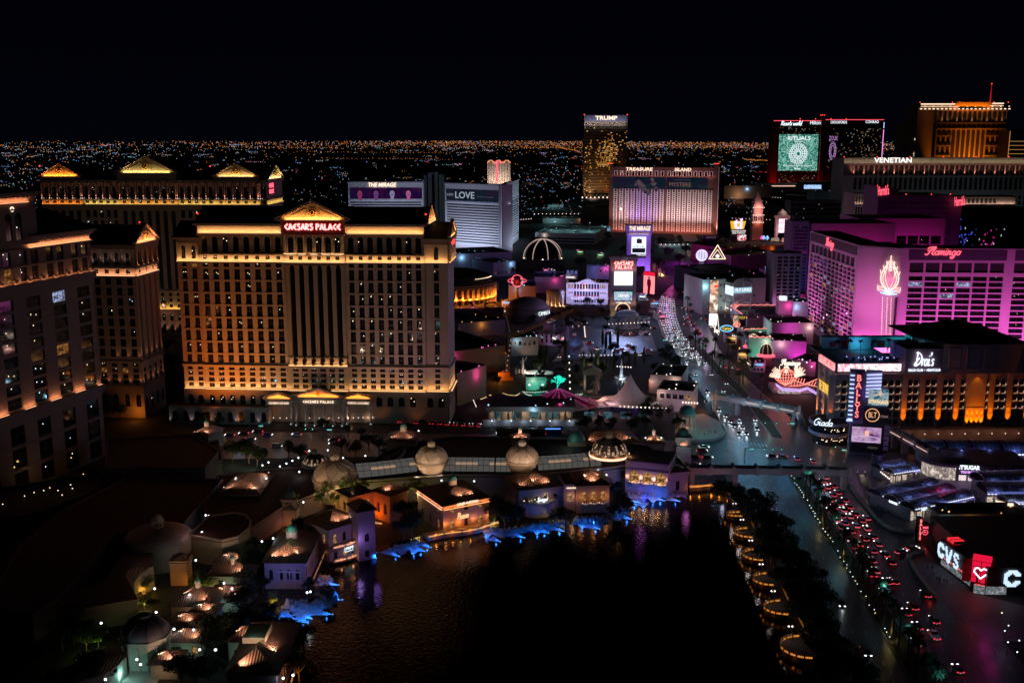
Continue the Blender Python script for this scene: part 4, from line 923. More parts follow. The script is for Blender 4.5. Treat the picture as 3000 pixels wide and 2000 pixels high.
def flamingo_hotel():
 zt=73.0;C1=G(2515,718,zt);C0=G(2374,676,zt)
 F1=G(2641,727,zt);R1=F1+Vector((cos(-.06),sin(-.06)))*150
 def grid(b,u0,u1,n,z0,rows,st,big=None):
  cs=cols_(u0,u1,n,(u1-u0)/n*.86)
  b.wall('f',0,b.L,0,z0);b.wall('f',0,b.L,z0,z0+rows*st,cs,rows_(z0+.35,rows,st,st*.74),th=.7)
 b=Bld('pink_hotel','magenta lit hotel of three wings with pink script signs and a neon plume','hotel tower',C0,C1,20,PINKW);L=b.L;big=b.rt
 b.core(0,zt-1);grid(b,3,L-3,12,4,18,2.95)
 b.wall('f',0,L,4+18*2.95,65.5,cols_(4,L-5,10,(L-9)/10*.88),[(58,64,'r')],th=1.2);b.wall('f',0,L,65.5,zt);b.sht('l',0,zt);b.sht('b',0,zt);b.sht('r',0,zt)
 dk=MB();b.box('f',2,L-1,.05,.2,66,72,dk);dk.bld('fascia',M('fascia_brown',(.10,.07,.08),.8),b.rt)
 b.put(smb('Flamingo',17,8,.6),'sign_lettering',NEONR,'f',L*.47,68,.8)
 b.fin((('mir',55),('mdot',10),('dark',20),('scr',3),('cur',2)),21)
 for i in range(3):spot(b.W(b.pt('f',L*(.2+.3*i),30,3)),b.W(b.pt('f',L*(.2+.3*i),0,30)),80000,(1,.31,.8),80,1,1)
 k=Bld('corner_block','','',C1,F1,30,PINKW);mw=k.rt.matrix_basis.copy()
 K=k.L;k.w.box(0,0,0,K,30,zt-.1);ps=MB();k.box('f',K*.12,K*.74,.02,.12,0,44,ps);k.box('f',1,K*.86,.02,.1,44.2,72,ps);ps.bld('wall_panels',PINKW,k.rt)
 sg=MB();gl=MB();u0=K*.80;P=lambda x,z:k.pt('f',u0+x,1.3,z)
 for s_ in(-1,1):
  for q,(w1,h1,t_)in enumerate(((6.2,19,.55),(4.6,15.5,.35),(3.0,18,.3))):
   sg.path([P(s_*w1*sin(t*pi/8)*(1-.18*t/8)+s_*(1.6*(t/8)**3),44+h1*t/8+q*1.2)for t in range(9)],t_)
  for q in range(3):sg.path([P(s_*(2+q*1.6),60-q*3),P(s_*(2.6+q*1.9),64.5-q*3)],.35)
  for q in range(3):sg.path([P(s_*4.2,46+q),P(s_*(6.8-q*.4),45+q*1.4),P(s_*(7.6),47+q*.8)],.35)
 sg.path([P(0,58),P(0,68)],.45);sg.path([P(-.8,58),P(-.8,65)],.3);sg.path([P(.8,58),P(.8,65)],.3)
 sg.bld('neon_plume',E('neon_peach',(1,.6,.5),1.8),k.rt)
 bd=MB();bd.path([P(-1.2+1.7*sin(t*1.1),57.5-t*1.2)if t<4 else P(-1.2+(t-4)*1.1,52.8-((t-4)%3)*.9)for t in range(9)],.4);bd.path([P(0,52),P(0,46)],.25);bd.path([P(.6,52),P(.6,46)],.25);bd.path([P(-1.5,53),P(1,51),P(3.2,51.6),P(2.6,53.5),P(.5,54),P(-1,53.2)],.35);bd.bld('neon_bird',E('neon_hot',(1,.12,.4),1.7),k.rt)
 sh=MB()
 for i in range(7):a=pi*(i+.5)/7;sh.beam(P(0,43.2),P(5.4*cos(a),43.2+4.4*sin(a)),.55)
 sh.bld('neon_shell',E('neon_ice',(.5,.75,1),1.8),k.rt)
 bl=MB()
 for j,x in enumerate((-2.2,.8,3.4)):
  for i in range(30):bl.octa(k.pt('f',u0+x-(42-i*1.4)*.035,1.2,41-i*1.35),.3,rz=.42)
 bl.bld('bulb_chain',E('bulb_cream',(1,.72,.5),2),k.rt)['kind']='stuff'
 bk=MB();bk.box(u0+4.6,-2,0,u0+5.3,0,42);bk.bld('sign_mast',BLACK,k.rt)
 k.rt.parent=big;k.rt.matrix_basis=big.matrix_basis.inverted()@mw;k.fin()
 W_=lambda p:(mw@Vector(p))
 area(W_((K*.5,-9,1)),(mw.to_3x3()@Vector((0,.75,2))),mw.to_3x3()@Vector((1,0,0)),K*1.1,2,16000,(1,.31,.8))
 pnt(W_((u0,-3.5,52)),900,(1,.6,.5),2);spot(W_((K*.4,-34,30)),W_((K*.4,0,42)),40000,(1,.38,.8),80,1,1)
 r_=Bld('right_wing','','',F1,R1,22,PINKW);mw2=r_.rt.matrix_basis.copy();L=r_.L
 r_.core(0,zt-1);c=[r_.uz(2657+47*i,850)[0]for i in range(7)];cs=[(c[i]+.6,c[i+1]-.6)for i in range(6)];c2=[r_.uz(2962+48*i,850)[0]for i in range(8)];cs+=[(c2[i]+.6,c2[i+1]-.6)for i in range(7)]
 r_.wall('f',0,L,0,57,cs,rows_(1.5,15,3.65,2.75),th=.7);r_.wall('f',0,L,57,65,cs,[(57.8,64,'r')],th=1.3);r_.wall('f',0,L,65,zt);r_.sht('r',0,zt);r_.sht('b',0,zt)
 dk=MB();r_.box('f',cs[0][0]-1,cs[5][1]+1,.05,.2,65.6,72,dk);r_.box('f',cs[6][0],L,.05,.2,65.6,72,dk);dk.bld('fascia',M('fascia_violet',(.07,.05,.09),.8),r_.rt)
 r_.put(smb('Flamingo',22,7.2,.6),'sign_lettering',NEONR,'f',r_.uz(2762,740)[0],r_.uz(2762,740)[1],.9)
 r_.fin((('mir',45),('mdot',12),('dark',32),('scr',1),('cur',1)),23)
 r_.rt.parent=big;r_.rt.matrix_basis=big.matrix_basis.inverted()@mw2;W2=lambda p:(mw2@Vector(p))
 for i in range(4):spot(W2((12+i*34,-32,4)),W2((12+i*34,0,34)),80000,(1,.29,.82),82,1,1)
 area(W2((L*.45,-8,1)),mw2.to_3x3()@Vector((0,.7,2)),mw2.to_3x3()@Vector((1,0,0)),L*.9,2,24000,(1,.31,.8))
 for pa,pb,yt,Yb,lbl in((2380,2625,655,900,'stepped rear block of the pink hotel with a blank plum wall'),(2520,2770,640,960,'long plum wall block with dark windows behind the pink hotel')):
  q=rectb('rear_block',lbl,'building',pa,pb,yt,Yb,80,60,PINKW);zq=ZY(Yb,yt);q.core(0,zq-.5,ins=.5)
  q.wall('f',0,q.L,zq-16,zq);q.wall('f',0,q.L,0,zq-16,cols_(2,q.L-2,7,(q.L-4)/7*.88),rows_(4,5,10,8));q.sht('l',0,zq);q.sht('r',0,zq)
  area(q.W(q.pt('f',q.L/2,14,zq-28)),(0,.8,.8),(1,0,0),q.L,1,4500,(.75,.08,.5));q.fin((('dark',85),('dot',15)),2)
flamingo_hotel()
def slabs():
 sp_=[(2322,2372,648,905,3,'upper blue grey apartment slab with small square windows, left of the pink hotel',9),(2270,2352,742,830,5,'lower blue grey slab with four dark window bays, left of the pink hotel',4)]
 for pa,pb,yt,Yb,k,lbl,n in sp_:
  q=rectb('hotel_slab',lbl,'building',pa,pb,yt,Yb,60,26,M('blue_grey_wall',(.34,.34,.42),.8,noise=.1,ns=.1));zq=ZY(Yb,yt);q.core(0,zq-.5)
  q.wall('f',0,q.L,0,zq,cols_(2,q.L-1,n,q.L/n*.6),rows_(3,int((zq-4)/3),3,1.9));q.sht('r',0,zq);q.sht('l',0,zq);mb=MB();mb.box(2,2,zq,8,9,zq+4);mb.box(q.L*.5,5,zq,q.L*.6,9,zq+2);mb.bld('roof_plant',MID,q.rt)
  spot(q.W(q.pt('f',q.L/2,40,4)),q.W(q.pt('f',q.L/2,0,30)),13000,(.35,.3,.95),80,2,1);q.fin((('dark',88),('dotc',6),('dot',6)),5)
 q=rectb('hotel_slab','dark low hotel slab under the black screen tower','building',2318,2465,588,1380,60,30,MID);zq=ZY(1380,588);q.core(0,zq-.5);q.wall('f',0,q.L,0,zq,cols_(0,q.L,20,3),rows_(4,9,6,4));q.sht('l',0,zq);q.band(zq-1,zq,1,'f');q.fin((('dark',95),('dotc',5)),5,lim=50)
slabs()
def far_casino():
 b=rectb('casino_hotel','distant white lit hotel with a red neon stripe and red roof edge','hotel tower',1428,1495,500,3200,80,40,WHITE);L=b.L;z1=ZY(3200,478);b.core(0,z1-1)
 b.wall('f',0,L,0,z1,cols_(1,L-1,14,L/14*.5),rows_(8,16,4.2,2.8));b.sht('l',0,z1);b.sht('r',0,z1)
 mb=MB()
 for a,c in((0,.3),(.36,.62),(.7,1)):mb.path([(L*a,-1.6,z1),(L*a+6,-1.6,z1+8),(L*c-6,-1.6,z1+8),(L*c,-1.6,z1)],1.6)
 mb.bld('roof_light_line',E('line_orange',(1,.35,.12),1.5),b.rt);mb=MB();mb.box(L*.38,-2.5,8,L*.44,-1,z1+8);mb.bld('neon_stripe',NEONR,b.rt)
 b.text('PALACE STATION','f',L*.5,z1+2,L*.5,6,NEONR,n=2);area(b.W(b.pt('f',L/2,34,3)),(0,1,1.3),(1,0,0),L,3,55000,(1,.8,.65));b.fin((('dark',80),('dot',20)),2)
far_casino()
#  ROADS
ORD=['zeroth','first','second','third','fourth','fifth','sixth','seventh','eighth','ninth','tenth','eleventh','twelfth','thirteenth','fourteenth','fifteenth','sixteenth','seventeenth','eighteenth','nineteenth']
def ordn(i):
 if i>99:return 'hundred and '+ordn(i-99)
 if i<20:return ORD[i]
 t=['','','twenty','thirty','forty','fifty','sixty','seventy','eighty','ninety'][i//10]
 return(t+'-'+ORD[i%10])if i%10 else{'twenty':'twentieth','thirty':'thirtieth','forty':'fortieth','fifty':'fiftieth','sixty':'sixtieth','seventy':'seventieth'}.get(t,t)
ASPH=M('asphalt',(.05,.052,.055),.42,noise=.45,ns=.35,bump=.08,bs=3)
PAVE=M('paving',(.10,.095,.095),.75,noise=.35,ns=.3)
KERB=M('kerb_stone',(.3,.29,.28),.8)
PAINT=M('road_paint',(.5,.5,.5),.6)
def sht(name,pxs,z,mat,kind='structure'):
 mb=MB();mb.face([G3(x,y,z)for x,y in pxs][::-1]);o=mb.bld(name,mat);return tag(o,kind=kind)
def G2(p,z=0):return G(p[0],p[1],z)
WEST_L=[(2005,800),(1935,868),(1925,900),(1928,938),(1941,982),(1976,1021),(1995,1062),(2050,1145),(2089,1195),(2127,1259),(2132,1320)]
WEST_R=[(2262,1325),(2260,1276),(2224,1231),(2189,1180),(2150,1139),(2096,1091),(2043,1032),(2001,982),(1982,931),(1976,880),(2022,812)]
EAST_L=[(2045,812),(2005,880),(2010,931),(2030,982),(2072,1032),(2125,1091),(2180,1139),(2215,1180),(2262,1231),(2290,1276),(2290,1330)]
EAST_R=[(2440,1330),(2352,1255),(2290,1200),(2235,1155),(2170,1091),(2105,1020),(2068,948),(2050,871),(2062,830),(2100,800)]
sht('north_boulevard_west',WEST_L+WEST_R,.04,ASPH);sht('north_boulevard_east',EAST_L+EAST_R,.045,ASPH)
sht('far_boulevard',[(2005,800),(2100,800),(2010,640),(1960,640)],.03,ASPH)
sht('crossing_road',[(560,1262),(1400,1272),(1980,1290),(2127,1259),(2400,1300),(3000,1370),(3400,1420),(3400,1510),(2700,1405),(2480,1372),(2000,1395),(1500,1330),(600,1345)],.05,ASPH)
E1,E2=G2((2303,1387)),G2((2672,2000));DR=(E2-E1).normalized();NR=Vector((DR.y,-DR.x))
if NR.x>0:NR=-NR
def RP(s,t,z=0):p=E1+DR*s-NR*t;return(p.x,p.y,z)
def strip_(name,s0,s1,t0,t1,z,mat,z0=None):
 mb=MB()
 if z0 is None:mb.face([RP(s0,t0,z),RP(s1,t0,z),RP(s1,t1,z),RP(s0,t1,z)])
 else:mb.prism([RP(s0,t0),RP(s1,t0),RP(s1,t1),RP(s0,t1)],z0,z)
 o=mb.bld(name,mat);return tag(o,kind='structure')
strip_('boulevard_west',-12,330,-23,0,.06,ASPH);strip_('boulevard_east',-12,330,6.5,33,.055,ASPH)
strip_('median',-2,330,.2,6.3,.2,M('planting_soil',(.05,.06,.035),.95,noise=.5,ns=1),0)
strip_('median_kerb',-3,330,0,.35,.26,KERB,0);strip_('median_kerb',-3,330,6.15,6.5,.26,KERB,0)
strip_('lakeside_pavement',0,330,-26.5,-23.2,.16,PAVE,0)
mk=MB()
for t in(-19.5,-15.8,-12.1,-8.4,-4.7,10.2,13.9,17.6,21.3,25,28.7):
 for s in range(0,200,9):mk.face([RP(s,t,.075),RP(s+2.2,t,.075),RP(s+2.2,t+.15,.075),RP(s,t+.15,.075)])
tag(mk.bld('lane_markings',PAINT),kind='structure')
def kerb_line(name,pts,z=.2,w=.5,mat=KERB):
 mb=MB();mb.path([G3(x,y,z/2)for x,y in pts],w,z);return tag(mb.bld(name,mat),kind='structure')
kerb_line('kerb',WEST_L);kerb_line('kerb',WEST_R[1:-1]);kerb_line('kerb',EAST_L[1:-1]);kerb_line('kerb',EAST_R[1:-1])
md=MB();md.face([G3(x,y,.12)for x,y in WEST_R[1:-1]]+[G3(x,y,.12)for x,y in EAST_L[1:-1]]);tag(md.bld('north_median',MATS['planting_soil']),kind='structure')
wm=MB()
for k in(.25,.5,.75):
 for i in range(len(WEST_L)-2):
  a=G2(WEST_L[i+1]);b=G2(WEST_R[::-1][min(i+1,9)]);c=G2(WEST_L[min(i+2,10)]);d=G2(WEST_R[::-1][min(i+2,10)])
  p=a.lerp(b,k);q=c.lerp(d,k);L=(q-p).length;n=max(1,int(L/9))
  for j in range(n):u=p.lerp(q,j/n);v=p.lerp(q,(j+.35)/n);wm.beam((u.x,u.y,.07),(v.x,v.y,.07),.16,.02)
tag(wm.bld('lane_markings',PAINT),kind='structure')
cw=MB()
for i in range(11):a=G3(2135+i*11,1292+i*1.2,.075);cw.box(a.x-.25,a.y-2.2,.065,a.x+.25,a.y+2.2,.085)
for i in range(13):a=G3(2180+i*14,1380,.075);cw.box(a.x-.25,a.y-1.6,.065,a.x+.25,a.y+1.6,.085)
tag(cw.bld('crosswalk_markings',PAINT),kind='structure')
#  CARS
CARC={'white':(.75,.75,.75),'black':(.015,.015,.017),'grey':(.18,.18,.2),'silver':(.45,.46,.48),'red':(.4,.02,.02),'blue':(.03,.06,.25),'yellow':(.7,.42,.03)}
HEAD=E('headlamp',(.9,.95,1),3.2);TAIL=E('tail_lamp',(1,.02,.04),1.9);TYRE=M('tyre',(.02,.02,.02),.9);RIM=M('rim',(.4,.4,.42),.35,metal=.8);PLATE=E('plate_lamp',(.9,.85,.8),.5)
TAXI=E('taxi_lamp',(1,.9,.8),1.4);TAXIR=E('taxi_ad',(.9,.2,.2),1)
def make_car(kind,colr,far=False):
 m=M('car_paint_'+colr,CARC[colr],.28,spec=.6)
 r=emp('car',(0,0,-50),0,'car','car','cars on the roads')
 L,W,H,hb,cabs={'sedan':(4.7,1.85,1.45,.78,(-1.75,-1.15,.75,1.5)),'taxi':(4.8,1.85,1.5,.8,(-1.75,-1.15,.75,1.5)),'suv':(4.8,1.95,1.8,1.0,(-2.2,-1.95,.8,1.5)),'minivan':(5.0,1.95,1.8,.95,(-2.35,-2.1,1.2,2.0)),'pickup':(5.6,2.0,1.85,1.0,(-.55,-.35,1.0,1.6)),'limousine':(10.5,1.95,1.6,.85,(-4.4,-3.9,3.2,3.9)),'bus':(12,2.55,3.2,1.2,(-5.95,-5.9,5.8,5.95))}[kind]
 b=MB();x=L/2;w=W/2;zb=.28
 prof=[(-x,.45),(-x+.1,hb),(-x+.5,hb+.04),(x-1.1 if kind!='bus' else x-.2,hb+.02),(x-.25,hb-.12),(x,.55),(x-.1,zb),(-x+.1,zb)]
 for s in(-1,1):
  pass
 n=len(prof);i=len(b.v)
 for y,k in((-w,.96),(-w*.92,1),(w*.92,1),(w,.96)):
  for p in prof:b.add((p[0]*(.985 if k<1 else 1),y,p[1]*(1 if k==1 else.97)))
 for q in range(3):
  for j in range(n):b.f.append([i+q*n+j,i+q*n+(j+1)%n,i+(q+1)*n+(j+1)%n,i+(q+1)*n+j]);b.m.append(0)
 b.f.append([i+j for j in range(n)][::-1]);b.f.append([i+3*n+j for j in range(n)]);b.m+=[0,0]
 c0,c1,c2,c3=cabs
 rf=MB();y1=w*.72;rf.extr([(c1,-y1,H),(c2,-y1,H),(c2-.05,-y1,H-.07),(c1+.05,-y1,H-.07)],(0,2*y1,0));
 if kind=='pickup':b.box(-x+.12,-w+.1,hb+.02,-x+.2,w-.1,hb+.22);b.box(-x+.2,-w+.04,hb+.02,c0,-w+.14,hb+.22);b.box(-x+.2,w-.14,hb+.02,c0,w-.04,hb+.22)
 b.v+=[];o=b.bld('body',m,r);rf.bld('roof_panel',m,o)
 g=MB();gi=len(g.v);z0=hb+.03;y0=w*.9
 for p in((c0,-y0,z0),(c3,-y0,z0),(c3,y0,z0),(c0,y0,z0),(c1,-y1,H-.03),(c2,-y1,H-.03),(c2,y1,H-.03),(c1,y1,H-.03)):g.add(p)
 for f in((0,1,5,4),(1,2,6,5),(2,3,7,6),(3,0,4,7),(4,5,6,7)):g.f.append([gi+k for k in f]);g.m.append(0)
 g.bld('windows',MIRR if kind=='bus' else GLASS,r)
 for s in(-1,1):
  h=MB();h.box(x-.14,s*w*.78-.26,.58,x+.05,s*w*.78+.26,.8);h.bld('headlight',HEAD,r)
  t=MB();t.box(-x-.06,s*w*.8-.26,.66,-x+.1,s*w*.8+.26,.86);t.bld('taillight',TAIL,r)
  if not far:
   for xx in(x-.95,-x+.95):
    q=MB();q.lth([(.001,-.11),(.33,-.11),(.33,.11),(.001,.11)],n=12);q.lth([(.001,-.13),(.2,-.13),(.2,.13),(.001,.13)],n=8,m=1);wo=q.bld('wheel',[TYRE,RIM],r,(xx,s*(w-.1),.33));wo.rotation_euler=(pi/2,0,0)
 if not far:
  p=MB();p.box(-x-.05,-.25,.5,-x+.02,.25,.62);p.bld('number_plate',PLATE,r);p=MB()
  for s in(-1,1):p.box(c3-.7,s*(w+.12)-.1,hb,c3-.5,s*(w+.12)+.1,hb+.16)
  p.bld('mirrors',m,r)
 if kind=='taxi':q=MB();q.extr([(-.75,-.12,H),(.75,-.12,H),(.55,-.12,H+.38),(-.55,-.12,H+.38)],(0,.24,0));q.bld('roof_sign',TAXI,r)
 return r
PROTO={};CARN=[]
def car(kind,colr,x,y,ang,lbl,far=False,group='cars on the roads',z=.07):
 k=(kind,colr,far)
 if k not in PROTO:
  PROTO[k]=r=make_car(kind,colr,far);r.location=(x,y,z);r.rotation_euler=(0,0,ang);KIDS.pop(r.name,None)
  r['label']=lbl;r['group']=group
 else:r=dup(PROTO[k],(x,y,z),ang,lbl,group=group)
 r['category']={'taxi':'taxi','pickup':'pickup truck','limousine':'limousine','bus':'bus','minivan':'minivan','suv':'car','sedan':'car'}[kind]
 nm={'taxi':'taxi','pickup':'pickup_truck','limousine':'limousine','bus':'bus','minivan':'minivan','suv':'suv_car','sedan':'sedan_car'}[kind]
 r.name=nm;return r
def z6(x,y):return(2400+x/3.408,1320+y/3.408)
def z7(x,y):return(2050+x/2.476,1500+y/2.476)
def z8(x,y):return(2000+x/3.136,680+y/3.136)
def z4(x,y):return(2000+x/3.92,1180+y/3.92)
aN=atan2(-DR.y,-DR.x)
JAM=[('grey','suv',z6(38,300)),('white','suv',z6(65,262)),('white','taxi',z6(80,358)),('black','sedan',z6(145,348)),('white','limousine',z6(88,462)),('black','sedan',z6(140,435)),('grey','sedan',z6(187,412)),('black','sedan',z6(258,488)),('black','suv',z6(205,520)),('red','sedan',z6(305,555)),('white','taxi',z6(240,585)),('grey','sedan',z6(150,560)),('white','sedan',z6(18,605)),('black','sedan',z6(75,590)),('black','suv',z6(220,645)),('white','taxi',z6(305,650)),('black','sedan',z6(365,625)),('white','sedan',z6(475,667)),('black','suv',z6(425,690)),('white','taxi',z6(65,682)),('grey','sedan',z6(168,682)),('blue','sedan',z6(258,715)),('white','sedan',z6(370,742)),('white','taxi',z6(475,770)),('silver','sedan',z6(95,742)),('black','sedan',z6(215,755)),('black','sedan',z6(320,797)),('black','suv',z6(455,872)),('blue','sedan',z6(540,852)),('silver','sedan',z6(587,925)),('white','taxi',z6(327,948)),('yellow','taxi',z6(397,926)),('black','sedan',z6(240,945)),('grey','sedan',z6(285,872)),('blue','suv',z6(535,990)),('black','sedan',z6(658,1030)),('black','suv',z6(720,1105)),('black','sedan',z6(530,1087)),('white','sedan',z6(565,1190)),('black','sedan',z6(508,1228)),('grey','sedan',z6(405,1042)),('red','suv',z6(752,1297)),('black','sedan',z6(678,1300)),('black','sedan',z6(500,1395)),('black','suv',z7(1640,590)),('red','suv',z7(1548,680)),('red','sedan',z7(1500,722)),('grey','suv',z7(1702,778)),('black','sedan',z7(1578,822)),('white','pickup',z7(1700,888)),('silver','sedan',z7(1578,940)),('grey','sedan',z7(1872,1132)),('red','sedan',z6(1,500)),('grey','sedan',z6(20,375)),('black','sedan',z7(1050,225)),('black','sedan',z7(1215,445))]
JAM.sort(key=lambda q:q[2][1])
for i,(c,k,p)in enumerate(JAM):
 g=G2(p,.7);nm={'suv':'SUV','pickup':'pickup truck'}.get(k,k)
 t=(g-E1).dot(-NR);t=min(max(t,8),31.5);s=(g-E1).dot(DR);x,y,_=RP(s,t)
 car(k,c,x,y,aN+U(-.04,.04),'%s %s with red tail lights, %s vehicle south of the footbridge in the jam'%(c,nm,ordn(i+1)),group='vehicles queuing in the jam beside the palm median')
 if i%4==0:pnt((x+DR.x*4,y+DR.y*4,.9),26,(1,.1,.08),.4)
for k,(c,p,a)in enumerate((('grey',z6(815,1022),.9),('silver',z6(930,988),1.15))):
 g=G2(p);car('sedan',c,g.x,g.y,aN-a,'%s sedan turning out of the drive by the red pylon sign'%c,group='cars turning at the pylon sign')
for k,(c,kd,p)in enumerate((('black','suv',z7(1020,672)),('black','minivan',z7(1205,1025)))):
 g=G2(p);o=car(kd,c,g.x,g.y,aN+pi,'black %s with headlights on the empty carriageway, %s'%('SUV' if kd=='suv' else 'minivan',('farther one','nearer one')[k]),group='lone vehicles on the dark carriageway')
 spot((g.x+DR.x*2.5,g.y+DR.y*2.5,.8),(g.x+DR.x*14,g.y+DR.y*14,0),90,(.9,.95,1),70,.1,.8)
def ways(A,B,k):
 A=[G2(p)for p in A];B=[G2(p)for p in B];return[a.lerp(b,k)for a,b in zip(A,B)]
lanes=[]
WR=WEST_R[::-1]
rr=random.Random(21);cols_w=['white','black','grey','silver','white','black','red','blue']
nth=0
for li,k in enumerate((.16,.4,.64,.88)):
 pts=ways(WEST_L[1:10],WR[1:10],k);d=0
 seg=[(a,b)for a,b in zip(pts,pts[1:])];tot=sum((b-a).length for a,b in seg);s=rr.uniform(2,8);j=0
 while s<tot:
  q=s
  for a,b in seg:
   l=(b-a).length
   if q<l:break
   q-=l
  p=a.lerp(b,q/l);hd=atan2(b.y-a.y,b.x-a.x);f=s/tot;gap=(8.5 if f<.42 else 12 if f<.6 else 34)*rr.uniform(.85,1.7)
  if f<.66 or rr.random()<.35:
   j+=1;c=rr.choice(cols_w);kd=rr.choice(['sedan','suv','sedan','taxi'])if c in('white','black')else 'sedan'
   car(kd,c,p.x,p.y,hd,'%s %s with headlights on, %s from the far end, %s left lane'%(c,'SUV' if kd=='suv' else kd,ordn(j),ORD[li+1]),True,group='oncoming cars on the north boulevard')
   if j%2:spot((p.x+cos(hd)*2.6,p.y+sin(hd)*2.6,.9),(p.x+cos(hd)*16,p.y+sin(hd)*16,0),260,(.9,.93,1),80,.2,.9)
  s+=gap
for i,(c,kd,p)in enumerate((('white','suv',z4(415,88)),('black','sedan',z4(505,150)),('blue','sedan',z4(560,212)),('blue','suv',z4(600,264)),('white','suv',z4(648,222)),('silver','sedan',z4(685,285)),('grey','suv',z4(645,352)),('black','sedan',z4(730,350)),('silver','sedan',z4(830,192)),('silver','minivan',z4(850,297)),('grey','sedan',(2119,1145)))):
 g=G2(p,.5);hd=aN+pi-.08 if i>3 or i==0 else aN+pi-.45
 car(kd,c,g.x,g.y,hd,'%s %s with headlights waiting at the crossing, %s from the back'%(c,'SUV' if kd=='suv' else kd,ORD[i+1]),group='cars waiting at the crossing')
 spot((g.x+cos(hd)*2.6,g.y+sin(hd)*2.6,.9),(g.x+cos(hd)*13,g.y+sin(hd)*13,0),200,(.9,.95,1),75,.2,.9)
for i,(c,kd,p,a)in enumerate((('white','sedan',z4(245,508),0),('red','suv',z4(222,552),0),('black','sedan',z4(285,630),0),('black','sedan',z4(1025,612),pi),('silver','sedan',z4(1140,620),pi),('blue','sedan',z4(1312,642),aN),('white','sedan',z4(1590,455),pi),('black','suv',z4(1765,468),pi),('grey','sedan',z4(1500,672),aN),('black','sedan',z4(130,622),pi),('grey','sedan',z4(140,708),0),('silver','sedan',(870,1273),pi),('white','minivan',(811,1307),0),('black','sedan',(673,1275),pi),('black','sedan',(714,1270),pi),('black','suv',(755,1265),pi),('blue','sedan',(784,1274),0),('grey','sedan',(734,1287),0),('black','suv',(978,1290),pi),('silver','sedan',(978,1300),pi),('black','sedan',(885,1325),pi))):
 g=G2(p,.4);car(kd,c,g.x,g.y,a+U(-.1,.1),'%s %s on the cross street %s, %s one'%(c,'SUV' if kd=='suv' else kd,'before the amber hotel' if i>10 else 'at the big junction',ORD[(i-10)if i>10 else i+1]),group='cars on the cross street')
for i,p in enumerate((z8(40,455),z8(10,550),z8(15,700),z8(50,712),z8(60,760),z8(30,780),z8(40,805),z8(90,830),z8(35,850),z8(105,860),z8(130,900),z8(155,932),z8(45,975),(2120,1075),(2062,935),(2045,900),(2040,842),(2026,822),(2155,1080))):
 g=G2(p,.5);c=rr.choice(cols_w);car('sedan',c,g.x,g.y,aN+(.55 if p[1]>870 else-.5),'%s sedan driving away beside the neon fronts, %s from the far end'%(c,ORD[min(19,i+1)]),True,group='cars driving away on the north boulevard')
def z5(x,y):return(1400+x/5.2275,880+y/5.2275)
def zm(x,y):return(1300+x/3.136,740+y/3.136)
drv=[z5(1500,400),z5(1480,530),z5(1715,655),z5(1830,745),z5(2000,500),z5(1250,865),z5(1620,835),zm(1290,650),zm(1210,685),zm(1345,830),zm(1410,885),zm(1565,830),zm(1585,905),zm(1665,920),zm(1730,880),zm(1755,930),zm(1800,940),zm(1880,900),zm(1880,930),zm(1515,745),zm(1680,755),zm(1770,750),zm(1860,755),zm(1930,695),zm(1910,545),zm(1640,890),zm(1700,850),zm(1880,745),zm(1620,520),zm(1690,525)]
for i,p in enumerate(drv):
 g=G2(p,.3);c=rr.choice(['black','white','silver','red','grey','blue']);car('sedan' if i%3 else 'suv',c,g.x,g.y,rr.choice((0,pi,aN,aN+pi,.4)),'%s car on the garden forecourt drive, %s counted from the left pylon'%(c,ordn(i+1)),True,group='cars on the garden forecourt')
for i in range(12):
 g=G2((1150+i*23,1236+i*1.2));c=rr.choice(['black','white','silver','grey']);car('sedan',c,g.x,g.y,pi/2+U(-.1,.1),'%s car in the dark parking row by the amber hotel, %s from the left'%(c,ORD[i+1]),True,group='cars parked right of the entrance')
for i,(x,y)in enumerate(((1490,1272),(1562,1274),(1612,1268))):
 g=G2((x,y));car('bus',('black','black','blue')[i],g.x,g.y,pi,('dark bus with dim red windows under the colonnade','dark bus parked between two other buses under the colonnade','bus with blue lit side under the colonnade')[i],group='buses under the colonnade')
 mb=MB();mb.box(g.x-5,g.y-1.6,2.3,g.x+5,g.y-1.4,2.6)
 if i==2:
  mb.T=Matrix.Translation((-g.x,-g.y,0));
  q=MB();q.box(-5,-1.42,2.2,5,-1.36,2.7);q.box(-5,1.36,2.2,5,1.42,2.7);ro=[o for o in col.objects if o.name.startswith('bus')][-1];q.bld('light_strip',E('bus_blue',(.1,.3,1),1.5),ro)
  #  TREES
LEAF=M('leaves',(.06,.075,.03),.8,noise=.5,ns=.5);LEAF2=M('olive_leaves',(.07,.11,.015),.8,noise=.5,ns=.5);DKLEAF=M('dark_leaves',(.02,.032,.016),.85,noise=.4,ns=.5);BARK=M('bark',(.09,.06,.04),.9,noise=.4,ns=3)
def leafy(mb,c,rad,n,sz,r,lob=None):
 cs=[(Vector((r.gauss(0,.42),r.gauss(0,.42),r.gauss(.05,.38))),r.uniform(.35,.6))for _ in range(lob or 9)]
 for _ in range(n):
  q,k=r.choice(cs);d=Vector((r.gauss(0,1),r.gauss(0,1),r.gauss(0,1))).normalized()*k*(r.random()**.35)
  p=q+d
  if p.length>1.15:continue
  p=Vector(c)+Vector((p.x*rad[0],p.y*rad[1],p.z*rad[2]));a=Vector((r.gauss(0,1),r.gauss(0,1),r.gauss(0,.6))).normalized()*sz*r.uniform(.6,1.3);b=a.cross(Vector((r.gauss(0,1),r.gauss(0,1),r.gauss(0,1)))).normalized()*sz*.6
  mb.face([p-a,p+b*.8,p+a,p-b])
